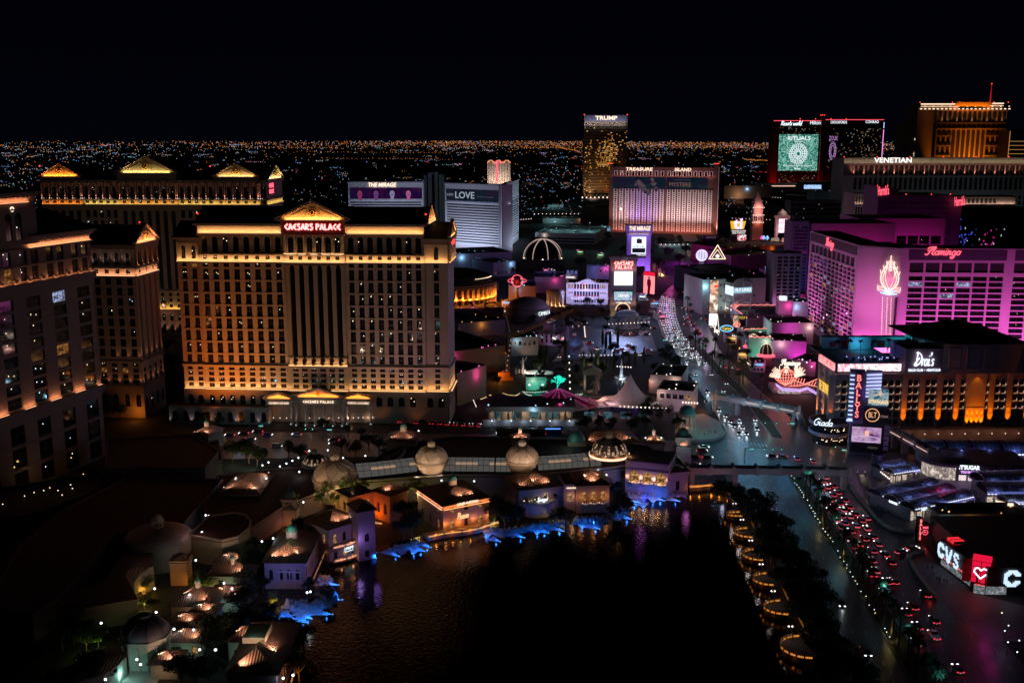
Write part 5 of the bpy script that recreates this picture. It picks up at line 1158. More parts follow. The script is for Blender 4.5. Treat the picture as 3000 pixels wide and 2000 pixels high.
def mtr(kind,seed,leaf):
 r=random.Random(seed);o=emp('tree',(0,0,-80),0,'tree','tree')
 t=MB();c=MB()
 if kind=='round':
  t.lth([(.3,0),(.22,2.5),(.15,5)],n=7)
  for i in range(6):a=i*1.05;t.path([(0,0,2.2+i*.3),(1.2*cos(a),1.2*sin(a),4.4),(2.4*cos(a),2.4*sin(a),6.2)],.16)
  leafy(c,(0,0,6),(3.6,3.6,2.9),1500,.3,r)
 elif kind=='cypress':
  t.lth([(.2,0),(.1,3)],n=6)
  for _ in range(900):
   z=r.random();w=.95*sin(pi*min(1,.12+z*.88))**.8*(1-z*.35);a=r.uniform(0,6.3);p=Vector((w*cos(a),w*sin(a),.4+z*9));d=Vector((r.gauss(0,.15),r.gauss(0,.15),.45));e=Vector((-sin(a),cos(a),0))*.2;c.face([p-d,p+e,p+d,p-e])
 elif kind=='bush':leafy(c,(0,0,.8),(1.8,1.8,1.2),420,.22,r,6);t.lth([(.1,0),(.06,.8)],n=5)
 if kind=='bare':
  t=MB();
  def br(p,d,l,k):
   q=p+d*l;t.beam(p,q,.07+.03*k)
   if k>0:
    for _ in range(3):br(q,(d+Vector((r.gauss(0,.55),r.gauss(0,.55),r.gauss(.1,.35)))).normalized(),l*.74,k-1)
  br(Vector((0,0,0)),Vector((0,0,1)),2.2,5);t.bld('branches',leaf,o);return o
 t.bld('trunk',BARK,o);c.bld('crown',leaf,o);return o
def make_palm(h,seed,fr=34,ln=3.0):
 r=random.Random(seed);o=emp('palm_tree',(0,0,-80),0,'palm','palm tree');t=MB();c=MB()
 t.lth([(.42,0),(.3,.6),(.26,h*.5),(.24,h-.3),(.34,h)],n=8);t.bld('trunk',BARK,o)
 for i in range(fr):
  a=i*2.4+r.uniform(-.2,.2);e0=r.uniform(-.1,1.35);l=ln*r.uniform(.8,1.15);p=Vector((0,0,h));el=e0;pr=None
  for k in range(6):
   q=p+Vector((cos(a)*cos(el),sin(a)*cos(el),sin(el)))*l/6;sd_=Vector((-sin(a),cos(a),0))
   w0=(.06,.36,.48,.46,.36,.2)[k];w1=(.36,.48,.46,.36,.2,.03)[k]
   for s_ in(-1,1):
    dr=Vector((0,0,-.3));c.face([p,q,q+sd_*s_*w1+dr*w1,p+(q-p)*.35+sd_*s_*w0+dr*w0])
   p=q;el-=.32
 c.bld('crown',LEAF,o);return o
def z0(o):KIDS.pop(o.name,None)
TREES={}
def tree(key,mk_,p,lbl,s=1.0,name=None,cat='tree',group=None,sz=None):
 if key not in TREES:TREES[key]=o=mk_();o.location=p;o.rotation_euler=(0,0,U(0,6));o.scale=(s,s,sz or s);tag(o,lbl,cat,group)
 else:o=dup(TREES[key],p,U(0,6),lbl,s,group,sz)
 if name:o.name=name
 return o
rtx=[lambda:mtr('round',1,DKLEAF),lambda:mtr('round',2,DKLEAF),lambda:mtr('round',3,DKLEAF)]
LT=[(2128,1452),(2156,1440),(2178,1468),(2214,1452),(2244,1478),(2200,1500),(2232,1520),(2262,1530),(2286,1548),(2238,1568),(2270,1592),(2302,1590),(2262,1640),(2306,1640),(2348,1652),(2290,1690),(2335,1700),(2380,1700),(2330,1745),(2376,1752),(2412,1762),(2396,1800),(2360,1800),(2392,1842),(2432,1850),(2400,1890),(2452,1884),(2436,1934),(2482,1930),(2462,1970),(2510,1975),(2420,1975),(2540,2010)]
for i,p in enumerate(LT):
 g=G(p[0],p[1],6.5);tree('r%d'%(i%3),rtx[i%3],(g.x,g.y,0),'dark broadleaf tree between the lake walk and the boulevard, %s from the far end'%ordn(i+1),U(1.1,1.5),'broadleaf_tree',group='trees along the lake walk')
pm=[lambda:make_palm(9.5,5),lambda:make_palm(11,6,30,2.8)]
PL=[(2352,1392),(2372,1410),(2396,1415),(2378,1446),(2392,1468),(2412,1476),(2440,1492),(2424,1520),(2460,1562),(2450,1600),(2476,1640),(2514,1628),(2532,1642),(2520,1672),(2567,1708),(2546,1720),(2590,1745),(2615,1778),(2640,1800),(2672,1862),(2655,1850),(2688,1890),(2716,1926),(2700,1950),(2738,1970)]
for i,p in enumerate(PL):
 g=G(p[0],p[1],10);s_=(g-E1).dot(DR);t_=min(5.3,max(1.4,(g-E1).dot(-NR)));x,y,_=RP(s_,t_);tree('p%d'%(i%2),pm[i%2],(x,y,.2),'tall palm in the boulevard median, %s from the footbridge'%ordn(i+1),U(.95,1.1),'palm_tree','palm tree','palms in the boulevard median')
 if i in(4,8,17):pnt((x-.9,y-.9,3),90,(1,.85,.4),.2);spot((x-1.2,y-1.2,.5),(x,y,10),90,(1,.8,.4),60,.2,.8)
UP=[z8(75,940),z8(120,945),z8(155,975),z8(215,1008),z8(185,1040),z8(275,1130),z8(345,1120),z8(375,1180),z8(430,1130),z8(300,985),z8(470,1040),z8(525,960),z8(420,1000),z8(520,1290),z8(640,1200),z8(730,1330),z8(600,1080),z8(560,1210),(2015,870),(2022,890),(2028,905)]
for i,p in enumerate(UP):
 g=G(p[0],p[1],12);tree('p%d'%(i%2),pm[i%2],(g.x,g.y,.1),'dark tall palm before the neon fronts, %s in order from the far left'%ordn(i+1),U(1.05,1.3),'palm_tree','palm tree','palms along the north boulevard')
GT=[(1640,1010,1.2),(1745,1090,1.1),(1690,1080,1),(1620,870,1.2),(1665,905,1.1),(1590,895,1.1),(1720,880,1),(1760,885,1),(1860,905,1.1),(1880,930,1),(1950,1040,1.3),(1975,1060,1.2),(1930,1080,1.3),(1960,1020,1),(1700,925,.9),(1740,930,.9),(1780,935,.8),(1660,935,.8),(1560,800,1.3),(1500,790,1.2),(1640,790,1.5),(1700,770,1.6),(1840,790,1.6),(1870,760,1.6),(1900,740,1.7),(1930,770,1.6),(1960,740,1.7),(1990,760,1.6),(2010,730,1.6),(1940,710,1.8),(1880,715,1.8),(1830,730,1.7),(1780,690,1.8),(1690,690,1.8),(1620,680,1.8),(1590,690,1.8),(2050,715,1.8),(2100,700,1.8),(1990,700,1.9),(1890,1215,.9),(1930,1200,.9),(1900,1180,.9),(1990,1235,.9),(2020,1215,.8),(1850,1245,.8),(1700,1245,.8),(1720,1190,.8),(680,1320,1.1),(720,1310,1),(765,1335,1),(845,1310,1),(880,1320,1.1),(1000,1300,1),(1040,1310,1.1),(1080,1290,1),(1110,1300,1),(1130,1330,.9),(1060,1265,.8),(1020,1255,.8),(950,1245,.8),(600,1225,.9),(640,1232,.9),(500,1060,1.3),(510,1100,1.2),(490,1010,1.4),(350,1200,1),(1240,1240,.8),(1190,1245,.8),(1350,1235,.7),(210,1420,1),(250,1410,.9),(280,1400,.9),(170,1440,.9)]
for i,(x,y,s)in enumerate(GT):
 g=G(x,y,5*s);where='behind the boulevard sign' if y<820 else('in the forecourt garden' if x>1400 else 'beside the hotel drive')
 tree('r%d'%(i%3),rtx[i%3],(g.x,g.y,0),'dark round tree %s, %s in its row'%(where,ordn(i+1)),s*U(.9,1.1),'broadleaf_tree',group='garden trees')
rg=random.Random(40)
for i in range(70):
 x,y=rg.choice(((rg.uniform(1560,1960),rg.uniform(1000,1100)),(rg.uniform(1520,1900),rg.uniform(905,960)),(rg.uniform(1440,1760),rg.uniform(1050,1150)),(rg.uniform(1880,2010),rg.uniform(1190,1240)),(rg.uniform(1660,1900),rg.uniform(1215,1250))));s=rg.uniform(.6,1.1);g=G(x,y,4*s);tree('r%d'%(i%3),rtx[i%3],(g.x,g.y,0),'shadowy forecourt tree, %s across the gardens'%ordn(i+1),s*.8,'broadleaf_tree',group='garden trees')
cyp=lambda:mtr('cypress',8,LEAF)
CY=[z5(1740,930),z5(1620,930),z5(1840,920),z5(1960,960),z5(940,880),z5(1000,890),z5(1060,880),z5(1340,760),z5(1330,700),zm(1460,800),zm(1490,830),zm(1700,990),zm(1760,1000),zm(1560,1010),zm(1840,960),zm(895,930),zm(940,950),zm(1530,800),zm(1600,800),zm(1640,1010)]
for i,p in enumerate(CY):
 g=G(p[0],p[1],4);tree('cy',cyp,(g.x,g.y,0),'slender cypress in the forecourt garden, %s from the left gate'%ordn(i+1),U(1,1.25),'cypress_tree',group='cypresses in the forecourt')
for p,W_,c in((z5(1700,1040),900,(1,1,.75)),(z5(1830,1020),700,(.9,1,.6))):g=G2(p);pnt((g.x,g.y-4,1.2),W_,c,.3)
#  CITY LIGHTS to the horizon
def city():
 r=random.Random(5);P={'orange':[],'white':[],'blue':[],'cyan':[],'red':[],'pink':[]}
 def put(px,py,c,k=1.0):
  if py<412.5:return
  p=G(px,py);d=p.length;P[c].append((p.x,p.y,3+r.random()*8,d*.00027*k))
 def pick(w):return r.choices(('orange','white','blue','cyan','red','pink'),w)[0]
 for _ in range(3200):
  x=r.gauss(1750,650);y=412+r.gammavariate(2.2,5)+max(0,(x-1500))*.006
  if 0<x<3000:put(x,y,pick((80,10,4,2,3,1)),r.uniform(.5,1.2))
 for _ in range(1300):x=r.uniform(-20,3000);put(x,411+r.gammavariate(2.2,9)*(1.2 if x<1000 else 1),pick((30,34,22,10,3,1)),r.uniform(.5,1.3))
 for _ in range(1250):
  x=r.uniform(-100,3050);y=425+r.random()**1.3*190;n=r.choice((1,1,2,3,6,10));c=pick((20,34,26,12,7,3));dx=r.uniform(2,7)
  if y>560 and r.random()<.6:continue
  if sin(x*.011+y*.07)+sin(y*.13-x*.004)<-.25 and r.random()<.85:continue
  for i in range(n):put(x+i*dx+r.uniform(-1,1),y+r.uniform(-.8,.8),c if r.random()<.8 else 'white',r.uniform(.5,1.35))
 for _ in range(500):x=r.choice((r.uniform(0,500),r.uniform(1500,3000)));put(x,r.uniform(425,520),pick((15,40,35,8,3,0)),r.uniform(.5,1.3))
 for k,(x0,y0,x1,y1)in enumerate(((1620,424,1704,452),(1890,424,2230,438),(900,445,1330,452),(940,466,1330,470),(2180,470,2260,475),(1500,432,1710,436),(640,430,1010,436))):
  for i in range(60):t=i/60+r.uniform(-.01,.01);put(x0+(x1-x0)*t,y0+(y1-y0)*t+sin(t*6)*(3 if k==0 else.6),'orange',r.uniform(.5,1.1))
 for _ in range(420):
  x=r.choice((r.uniform(850,1030),r.uniform(1500,1720),r.uniform(2110,2260),r.uniform(1500,1720),r.uniform(0,110)));put(x,r.uniform(500,640),pick((10,40,22,16,8,4)),r.uniform(.5,1.5))
 CC={'orange':((1,.34,.07),1.15),'white':((.9,.9,1),.7),'blue':((.3,.5,1),1.2),'cyan':((.4,.95,1),.9),'red':((1,.05,.08),1.5),'pink':((1,.3,.6),1.2)}
 mb=MB();mats=[]
 for i,(k,l)in enumerate(P.items()):
  mats.append(E('city_'+k,CC[k][0],CC[k][1]))
  for x,y,z,q in l:mb.octa((x,y,z),q,i)
 tag(mb.bld('city_lights',mats),'countless tiny street and house lights spread over the valley to the horizon','city lights',kind='stuff')
 hb=MB()
 for _ in range(1200):
  g=G(r.uniform(-200,3200),440+r.random()*170);w=r.uniform(12,60);hb.box(g.x,g.y,0,g.x+w,g.y+w*.6,r.uniform(4,11))
 tag(hb.bld('city_blocks',M('far_roof',(.05,.048,.05),.9)),'countless low dark buildings of the far city','city',kind='stuff')
city()
#  MIDDLE GROUND
def mid5(x,y):return(1400+x/5.2275,880+y/5.2275)
def mm(x,y):return(1300+x/3.136,740+y/3.136)
def midb(x,y):return(1600+x/4.276,700+y/4.276)
def mid8(x,y):return(2000+x/3.136,680+y/3.136)
def blk(lbl,p0,p1,D,ytop=None,mat=GREYW,name='low_building',cat='building',n=0,win=None,H=None,par=1.0,seed=1,wts=(('dark',80),('dot',15),('cur',5)),fnn=True,rfs=3,z=0):
 A=G(p0[0],p0[1],z);B_=G(p1[0],p1[1],z);b=Bld(name,lbl,cat,A,B_,D,mat,z=z);H=(ZY(A.y,ytop)-z)if H is None else H;b.H=H
 b.core(0,H-par if H>par+.5 else H,ins=.6)
 cs=cols_(1,b.L-1,n,win[1])if n else[];rs=win[0]if win else[]
 b.wall('f',0,b.L,0,H,cs,rs);b.wall('r',0,D,0,H,cols_(1,D-1,max(1,int(n*D/b.L)),win[1])if n and D>6 else[],rs if n and D>6 else[]);b.wall('l',0,D,0,H);b.wall('b',0,b.L,0,H)
 cp=MB()
 for sd_ in 'frlb':
  L=b.L if sd_ in 'fb' else D;b.box(sd_,.0 if sd_ in 'fb' else.0,L,-.55,.15,H-.02+.03,H+.25,cp)
 cp.bld('coping',mat,b.rt);r=random.Random(seed+int(b.L*7))
 if rfs and D>8:
  rp=MB()
  for _ in range(rfs):
   x=r.uniform(2,max(2.5,b.L-5));y=r.uniform(2,D-4);w=r.uniform(1.2,3.5);rp.box(x,y,H-par+.01,x+w,y+w*.7,H-par+r.uniform(1,2.2))
  rp.bld('roof_units',MID,b.rt)
 lc=r.choice((('amber',(1,.5,.15)),('pink',(1,.2,.6)),('ice',(.5,.8,1)),('white',(1,.85,.75))));lm=MB()
 for _ in range(5 if D>10 else 2):lm.octa((r.uniform(0,b.L),r.choice((-.5,r.uniform(0,D))),H+r.uniform(.5,1.6)),r.uniform(.25,.5))
 lm.bld('roof_lamps',E('roof_lamp_'+lc[0],lc[1],1.6),b.rt);pnt(b.W((b.L*r.random(),-2.5,H*.8)),H*45,lc[1],.3)  # random roof lamps and a wall wash, added to enliven plain blocks
 if fnn:b.fin(wts,seed)
 return b
def bendb(b,R):
 for v in b.v:
  a=v.x/R;r=R-v.y;v.x,v.y=r*sin(a),-r*cos(a)
BLUEW=M('bluish_stucco',(.42,.42,.5),.8,noise=.12,ns=.1)
def theatre():
 R=37;cy=836+R;cx=XY(cy,1326,870);o=emp('round_theatre',(cx,cy,0),0,'amber lit round theatre with two tiers of arches right of the amber hotel','theatre')
 st=M('theatre_stone',(.42,.32,.24),.85,noise=.12,ns=.2);t=Bld('tmp',None,None,(0,0),(2*pi*R*.52,0),5,st);L=t.L
 n=24;cs=cols_(0,L,n,3.0);t.wall('f',0,L,0,22.5,cs,[(1.5,8.2,'a'),(11.5,17.6,'a')],th=1.3)
 for z0_,z1,p in((9.3,10.2,.9),(10.2,10.8,.5),(18.8,19.4,.5),(20.6,21.4,1.0)):
  for i in range(n*2):t.box('f',L*i/n/2,L*(i+1)/n/2,0.01,p,z0_,z1)
 for i in range(n+1):
  u=L*i/n
  for z0_,z1 in((.5,9.2),(11,18.7)):t.box('f',u-.45,u+.45,.02,.55,z0_,z1)
 bendb(t.w,R);w=t.w;w.v=[Vector((v.x,v.y,v.z))for v in w.v];bpy.data.objects.remove(t.rt)
 ob=w.bld('arcade_wall',st,o);ob.rotation_euler=(0,0,radians(-62))
 c=MB();c.lth([(R-1.4,0),(R-1.4,22),(.01,22)],n=48);c.bld('drum',M('niche_shade',(.09,.06,.04),.9),o);r=MB();r.lth([(R-4,22),(R-5,27),(R-14,30),(.01,31)],n=40,smooth=False);r.bld('roof',DARKR,o)  # drum coloured darker to put shade behind the arches
 lb=MB()
 for i in range(22):a=radians(-52+i*2.1);lb.octa(((R-3.4)*cos(a),(R-3.4)*sin(a),26.2),.35)
 lb.bld('roof_bulbs',LITW,o)
 for i in range(13):
  a=radians(-92+i*9.5)
  for z_,W_ in((.6,3200),(11,2600)):pnt((cx+(R+1.5)*cos(a),cy+(R+1.5)*sin(a),z_),W_,(1,.42,.1),.3)
theatre()
blk('pale flat roofed hall with blank bays behind the round theatre',(1325,800),(1500,792),60,745,BLUEW,n=7,win=([(3,12,'x')],.5));blk('stepped pale service block behind the round theatre, right end',(1445,812),(1510,806),40,770,BLUEW,n=6,win=([(3,5,'r')],1.5),wts=(('cur',1),('dark',3)))
area(Vector((-25,905,35)),(0,1,-.1),(1,0,0),60,4,9000,(.35,.4,1))
blk('long dark hall with low parapet beside the crane',(1348,990),(1480,978),55,948,GREYW,rfs=6);blk('dark hall roof left of the round club',(1330,930),(1475,925),30,905,MID,rfs=5)
blk('grey hall with a broad ramped roof behind the crane',(1330,1105),(1480,1085),60,1030,M('brown_wall',(.2,.13,.1),.85),rfs=4)
blk('tan annex wing with blank flank beside the amber hotel',(1340,1190),(1425,1160),40,1095,STONE,rfs=2)
def club():
 g=G(1546,945);R=16;y=g.y+R;x=XY(y,1546,930);o=emp('round_club',(x,y,0),0,'dark bowl shaped nightclub dome with white neon name','building');m=M('club_skin',(.25,.2,.22),.6)
 b=MB();b.lth([(R*.86,0),(R*.92,3),(R*1.08,8),(R*1.1,9.5),(R*1.0,9.8)],n=36);b.bld('drum',m,o);d=MB();d.dome(0,0,9.8,R*1.0,8,36,7);d.bld('dome',m,o)
 e=MB();e.lth([(R*1.1,9.1),(R*1.15,9.3),(R*1.1,9.6)],n=36);e.bld('rim',m,o)
 for i,(ch,w)in enumerate((('O',3),('M',2.6),('N',2.2),('I',.5),('A',2.4))):a=radians(-58+i*9.5);t=text(ch,o,(R*1.12*cos(a),R*1.12*sin(a),6.6),w,3,SGNC,rz=a+pi/2)
 pnt((x+30,y-14,16),1500,(.7,.3,.8),2)
club()
b=blk('terrace bar building with roof deck and red sign at the drive',mid5(925,680),mid5(1250,700),26,990,M('violet_wall',(.33,.25,.33),.8),n=4,win=([(2,8,'a')],1.4),fnn=False)
bt=MB();bt.box(2,6,b.H,9,12,b.H+9);bt.box(10,14,b.H,17,18,b.H+6);bt.bld('roof_tower',b.mat,b.rt);dk=MB();[dk.octa((3+i*1.6,2+(i%3),b.H+.8),.22)for i in range(10)];dk.bld('deck_lamps',LITW,b.rt);sg=MB();sg.box(b.L+.1,3,b.H-2.2,b.L+.3,14,b.H-.4);sg.bld('sign_panel',SCR('sign_redwhite',[(1,.02,.06),(.9,.6,.7),(1,.02,.06)],.5,1.1),b.rt);b.fin();spot((b.A.x+12,b.A.y-18,2),(b.A.x+12,b.A.y,6),2500,(.75,.35,.8),70)
b=blk('pale two storey pavilion with arched doorway left of the terrace bar',mid5(510,850),mid5(925,835),20,990,STONE2,n=5,win=([(7,9.5,'r')],1.6),seed=2);spot((b.A.x+9,b.A.y-9,.6),(b.A.x+9,b.A.y,6),700,(1,.7,.45),70);spot((b.A.x+16,b.A.y-12,.6),(b.A.x+14,b.A.y,6),900,(.9,.8,.75),80)
def palace():
 b=blk('white palace front with arched loggia, pediment and canopy beside the tall pylon',midb(250,810),midb(770,820),24,828,WHITE,n=0,fnn=False,rfs=6,name='palace_front');L=b.L;H=b.H;b.w=MB();b.core(0,H-1,ins=.9)
 c1=cols_(L*.18,L*.8,9,1.9);c2=cols_(1,L*.17,4,.9)+cols_(L*.81,L-1,4,.9)
 b.wall('f',L*.18,L*.8,0,H,c1,[(1,4,'r'),(6.6,11,'r'),(13,18,'a')],th=1);b.wall('f',0,L*.18,0,H,c2,[(9,10.5,'r'),(13.5,17.5,'r')],sty='cur');b.wall('f',L*.8,L,0,H,c2,[(9,10.5,'r'),(13.5,17.5,'r')],sty='cur')
 for s in 'rlb':b.wall(s,0,L if s=='b' else 24,0,H)
 b.band(12,12.6,1.3);b.band(5.4,6,2.4);b.band(H-.8,H,.8);b.ped('f',L*.5,8,H-.4,4.2,n=.4,frm=.5,emblem=False);b.columns('f',[L*.18+i*(L*.62)/9 for i in range(10)],.8,12.6,18.6,.3,k=8);b.columns('f',[L*.2+i*(L*.6)/6 for i in range(7)],2.6,0,5.4,.35,k=8)
 cn=MB();b.box('f',L*.15,L*.62,.4,6,4.4,5.3,cn);[b.box('f',L*.15+i*7,L*.15+.6+i*7,5.4,6,0,4.4,cn)for i in range(5)];cn.bld('canopy',WHITE,b.rt)
 lm=MB();[lm.octa(b.pt('f',L*.15+i*6,6.2,5.8),.45)for i in range(7)];lm.bld('canopy_lamps',LITW,b.rt)
 ab=MB();[b.box('f',c[0]-.1,c[1]+.1,.05,.5,6.7,7.7,ab)for c in c1[::2]+c1[1::3]];[b.box('f',c[0],c[1],.05,.5,13.2,14,ab)for c in c1[:2]+c1[-2:]];ab.bld('red_awnings',M('red_cloth',(.4,.02,.03)),b.rt)
 b.fin((('dark',60),('cur',20),('dot',20)),3);Wp=b.W
 for u in(.1,.35,.65,.9):spot(Wp(b.pt('f',L*u,26,14)),Wp(b.pt('f',L*u,0,11)),24000,(.62,.6,1),70,1)
 for px0,px1,yb,yt,D,lbl in((midb(20,0)[0],midb(122,0)[0],842,794,12,'pale square tower block left of the palace front'),(midb(258,0)[0],midb(392,0)[0],826,802,8,'pale roof unit with louvres above the palace front'),(midb(640,0)[0],midb(790,0)[0],824,780,16,'blue lit block with arched window left of the pylon'),(mm(835,0)[0],mm(1120,0)[0],858,812,40,'long plum lit flank wall of the shops'),(1490,1570,880,838,40,'low red lit hall behind the column sign')):
  q=blk(lbl,(px0,yb),(px1,yb),D,yt,BLUEW if 'plum' not in lbl and 'red' not in lbl else M('plum_stucco',(.32,.22,.24),.8),n=2 if D<20 else 0,win=([(H*.5,H*.5+2.5,'r')],1.2))
  spot((q.A.x+q.L/2-8,q.A.y-26,22),(q.A.x+q.L/2,q.A.y,q.H*.6),5000 if 'plum' not in lbl else 2500,(.42,.45,1)if 'plum' not in lbl else(.75,.4,.7),70,1)
 g=G(1736,825);o=emp('round_tower',(g.x,g.y,0),0,'plain blue lit round tower above the palace front','building');c=MB();R=6.2;H=ZY(g.y,777);c.lth([(R,0),(R,H),(R-.5,H),(R-.5,H-.6),(.01,H-.6)],n=28);c.bld('drum',BLUEW,o);pnt((g.x+16,g.y-22,26),3500,(.45,.5,1),1)
 g=G(1628,898);R=7.5;o=emp('rotunda',(g.x,g.y+R,0),0,'round colonnaded pavilion lit warm between its columns, left of the palace front','building');c=MB();c.lth([(R,9.5),(R+.4,9.8),(R+.4,12.5),(R,13),(.01,13.6)],n=30);c.bld('entablature',STONE2,o);q=MB();q.lth([(R*.7,0),(R*.7,9.5)],n=20);q.bld('drum',STONE,o)
 for i in range(12):a=2*pi*i/12;q=MB();q.lth([(.55,0),(.5,8.5),(.7,9.5)],n=8);q.bld('column',WHITE,o,(R*.93*cos(a),R*.93*sin(a),0))
 for i in range(5):a=radians(-150+i*30);pnt((g.x+(R+1.5)*cos(a),g.y+R+(R+1.5)*sin(a),.6),420,(1,.62,.4),.2)
palace()
def pylon():
 A,B_=G(1786,926),G(1862,926);b=Bld('pylon_sign','tall stone pylon with red letters, a white screen and a lit arch at its foot','sign',A,B_,5,M('pylon_stone',(.36,.33,.36),.8));L=b.L;Y=A.y;z=lambda p:ZY(Y,p);w=MB()
 w.box(0,0,z(892),L,5,z(763));w.box(0,0,0,L*.25,5,z(892));w.box(L*.75,0,0,L,5,z(892))
 for i in range(10):
  a0,a1=pi*i/10,pi*(i+1)/10;r=L*.25;zc=z(908)
  w.extr([(L/2+r*cos(a0),0.01,zc+r*sin(a0)),(L/2+r*cos(a1),.01,zc+r*sin(a1)),(L/2+r*cos(a1),.01,z(892)+.01),(L/2+r*cos(a0),.01,z(892)+.01)],(0,4.9,0))
 w.bld('shaft',b.mat,b.rt);c=MB();c.extr([(-1.5,-1.4,z(750)),(L+1.5,-1.4,z(750)),(L+.2,-1.4,z(763)),(-.2,-1.4,z(763))],(0,8,0));c.bld('cap',b.mat,b.rt);c=MB();[c.box(x,-.8,z(896),x+L*.27,-.003,z(886))for x in(-.3,L*.74)];c.box(-.3,-.5,z(845),L+.3,-.01,z(842));c.bld('cornice',b.mat,b.rt)
 e=MB();e.lth([(2.6,0),(2.6,.5),(1.6,.9),(.01,1)],n=20);q=e.bld('shield',M('silver_shield',(.5,.52,.5),.4,metal=.5),b.rt,(L/2,-1.6,z(755)));q.rotation_euler=(pi/2,0,0)
 for t,py in(('CAESARS',771),('PALACE',783)):
  mb=roman_mb(t,L*.74 if t[0]=='C' else L*.66,2.9,.55,.16);mb.bld('sign_lettering',SGNP,b.rt,(L/2,-.75,z(py)));mb=roman_mb(t,L*.74 if t[0]=='C' else L*.66,2.9,.85,.16);mb.bld('sign_glow_tubes',SGNR,b.rt,(L/2,-.5,z(py)))
 s=MB();s.box(L*.15,-.5,z(835),L*.85,-.1,z(795));s.bld('white_screen',E('white_screen',(.9,.93,1),1.6),b.rt);s=MB();s.box(L*.12,-.6,z(882),L*.88,-.05,z(852));s.bld('screen_frame',BLACK,b.rt);s=MB();s.box(L*.15,-.75,z(880),L*.85,-.62,z(854));s.bld('lower_screen',SCR('screen_candy',[(.9,.25,.55),(.15,.8,.7),(.7,.75,.9),(.2,.25,.7),(.8,.5,.3)],.22,.8),b.rt);b.text('USHER','f',L/2,z(866),L*.4,2,SGNW,n=1);b.text('NOBU  HOTEL','f',L*.52,z(887)+.2,L*.56,1.5,SGNW,n=1)
 ar=MB();ar.path([(L/2+L*.27*cos(pi*t/14),-.3,z(908)+L*.27*sin(pi*t/14))for t in range(15)],.7);ar.bld('arch_light',E('arch_gold',(1,.6,.3),1.3),b.rt)
 area(b.W((L/2,-1.5,z(815))),(0,-1,-.15),(1,0,0),L*.7,10,20000,(.55,.65,1));pnt(b.W((L*.12,-3,z(884))),260,(1,.6,.4));pnt(b.W((L*.9,-3,z(884))),260,(1,.6,.4));pnt(b.W((L*.12,-4,1)),300,(1,.8,.4));area(b.W((L/2,-3,z(790))),(0,1,.9),(1,0,0),L*.9,.5,500,(1,.5,.5))
 b.fin()
 A,B_=G(1835,815),G(1904,815);b=Bld('pylon_sign','violet lit pylon with cream name cap and a black and white screen','sign',A,B_,7,M('violet_panel',(.42,.36,.6),.6));L=b.L;Y=A.y;z=lambda p:ZY(Y,p);w=MB();w.box(0,0,0,L*.16,7,z(689));w.box(L*.8,0,0,L,7,z(689));w.box(L*.16,.4,z(780),L*.8,6.5,z(689));w.box(-.6,-1,z(689)+.02,L+.6,8,z(682));w.bld('shaft',b.mat,b.rt);c=MB();c.box(-1.5,-1.6,z(680),L+1.5,8.4,z(659));c.bld('cap',b.mat,b.rt)
 b.text('THE MIRAGE','f',L/2,z(669.5),L*.9,4.6,SGNO,n=1.9,shear=.2,off=.02);b.text('CASINO & RESORT','f',L/2,z(685),L*.84,2,E('gold_letters',(1,.7,.3),.8),n=1.3);s=MB();s.box(L*.19,-.3,z(743),L*.8,.2,z(694));s.bld('screen',E('screen_pale',(.85,.92,1),1.3),b.rt);s=MB();s.box(L*.22,-.6,z(740),L*.77,-.4,z(727));s.box(L*.4,-.6,z(713),L*.62,-.4,z(700));s.octa((L*.5,-.5,z(703)),2);s.bld('screen_print',BLACK,b.rt)
 b.text('AFTER DARK','f',L*.5,z(723),L*.5,2.2,BLACK,n=.7);s=MB();s.box(L*.19,-.3,z(756),L*.8,.2,z(745));s.bld('screen',SCR('screen_navy',[(.01,.01,.05),(.05,.03,.12)],.3,1),b.rt);b.text('SHIN LIM','f',L*.6,z(747),L*.4,1.8,SGNW,n=.6)
 area(b.W((L/2,-12,2)),(0,1,2),(1,0,0),L,2,9000,(.6,.35,1));area(b.W((L/2,-9,z(700))),(0,1,.8),(1,0,0),L,1,1500,(.55,.4,1));b.fin()
 A,B_=G(2061,755),G(2100,755);b=Bld('pylon_sign','unlit rear pylon right of the violet pylon with dim name','sign',A,B_,7,MID);L=b.L;w=MB();w.box(0,0,0,L*.15,7,ZY(A.y,700));w.box(L*.85,0,0,L,7,ZY(A.y,700));w.box(0,0,ZY(A.y,725),L,7,ZY(A.y,700));w.box(-1,-1,ZY(A.y,700),L+1,8,ZY(A.y,690));w.bld('shaft',MID,b.rt);b.text('MIRAGE','f',L/2,ZY(A.y,695),L*.7,2.5,E('dim_letters',(.2,.15,.15),.5),n=1.2);b.fin()
 A,B_=G(1884,866),G(1917,870);b=Bld('billboard','tall red and pink screen with a dark standing silhouette','billboard',A,B_,2,BLACK);L=b.L;z=lambda p:ZY(A.y,p);w=MB();w.box(0,.3,0,L,2,z(794));w.bld('frame',BLACK,b.rt);s=MB();s.box(.1,0,z(858),L-.1,.28,z(806));s.bld('screen',E('screen_coral',(1,.28,.3),1.2),b.rt);s=MB();s.box(.1,-.05,z(806)+.02,L-.1,.28,z(795));s.bld('screen',E('screen_red',(.9,.01,.05),1),b.rt)
 s=MB();s.T=Matrix.Translation((L*.5,-.15,z(858)));s.extr([(-1.5,0,0),(1.2,0,0),(1.6,0,5),(2.2,0,9),(1.8,0,12.5),(.6,0,13.3),(.8,0,15.2),(0,0,16),(-.9,0,15.2),(-.6,0,13.3),(-2,0,12.5),(-2.2,0,9),(-1.2,0,6)],(0,.1,0));s.bld('screen_silhouette',E('screen_maroon',(.12,.0,.01),1),b.rt)
 for u in(0,L):pnt(b.W((u,-3,z(800))),300,(1,.8,.9))
 pnt(b.W((L/2,-14,10)),3000,(1,.15,.4),2);b.fin()
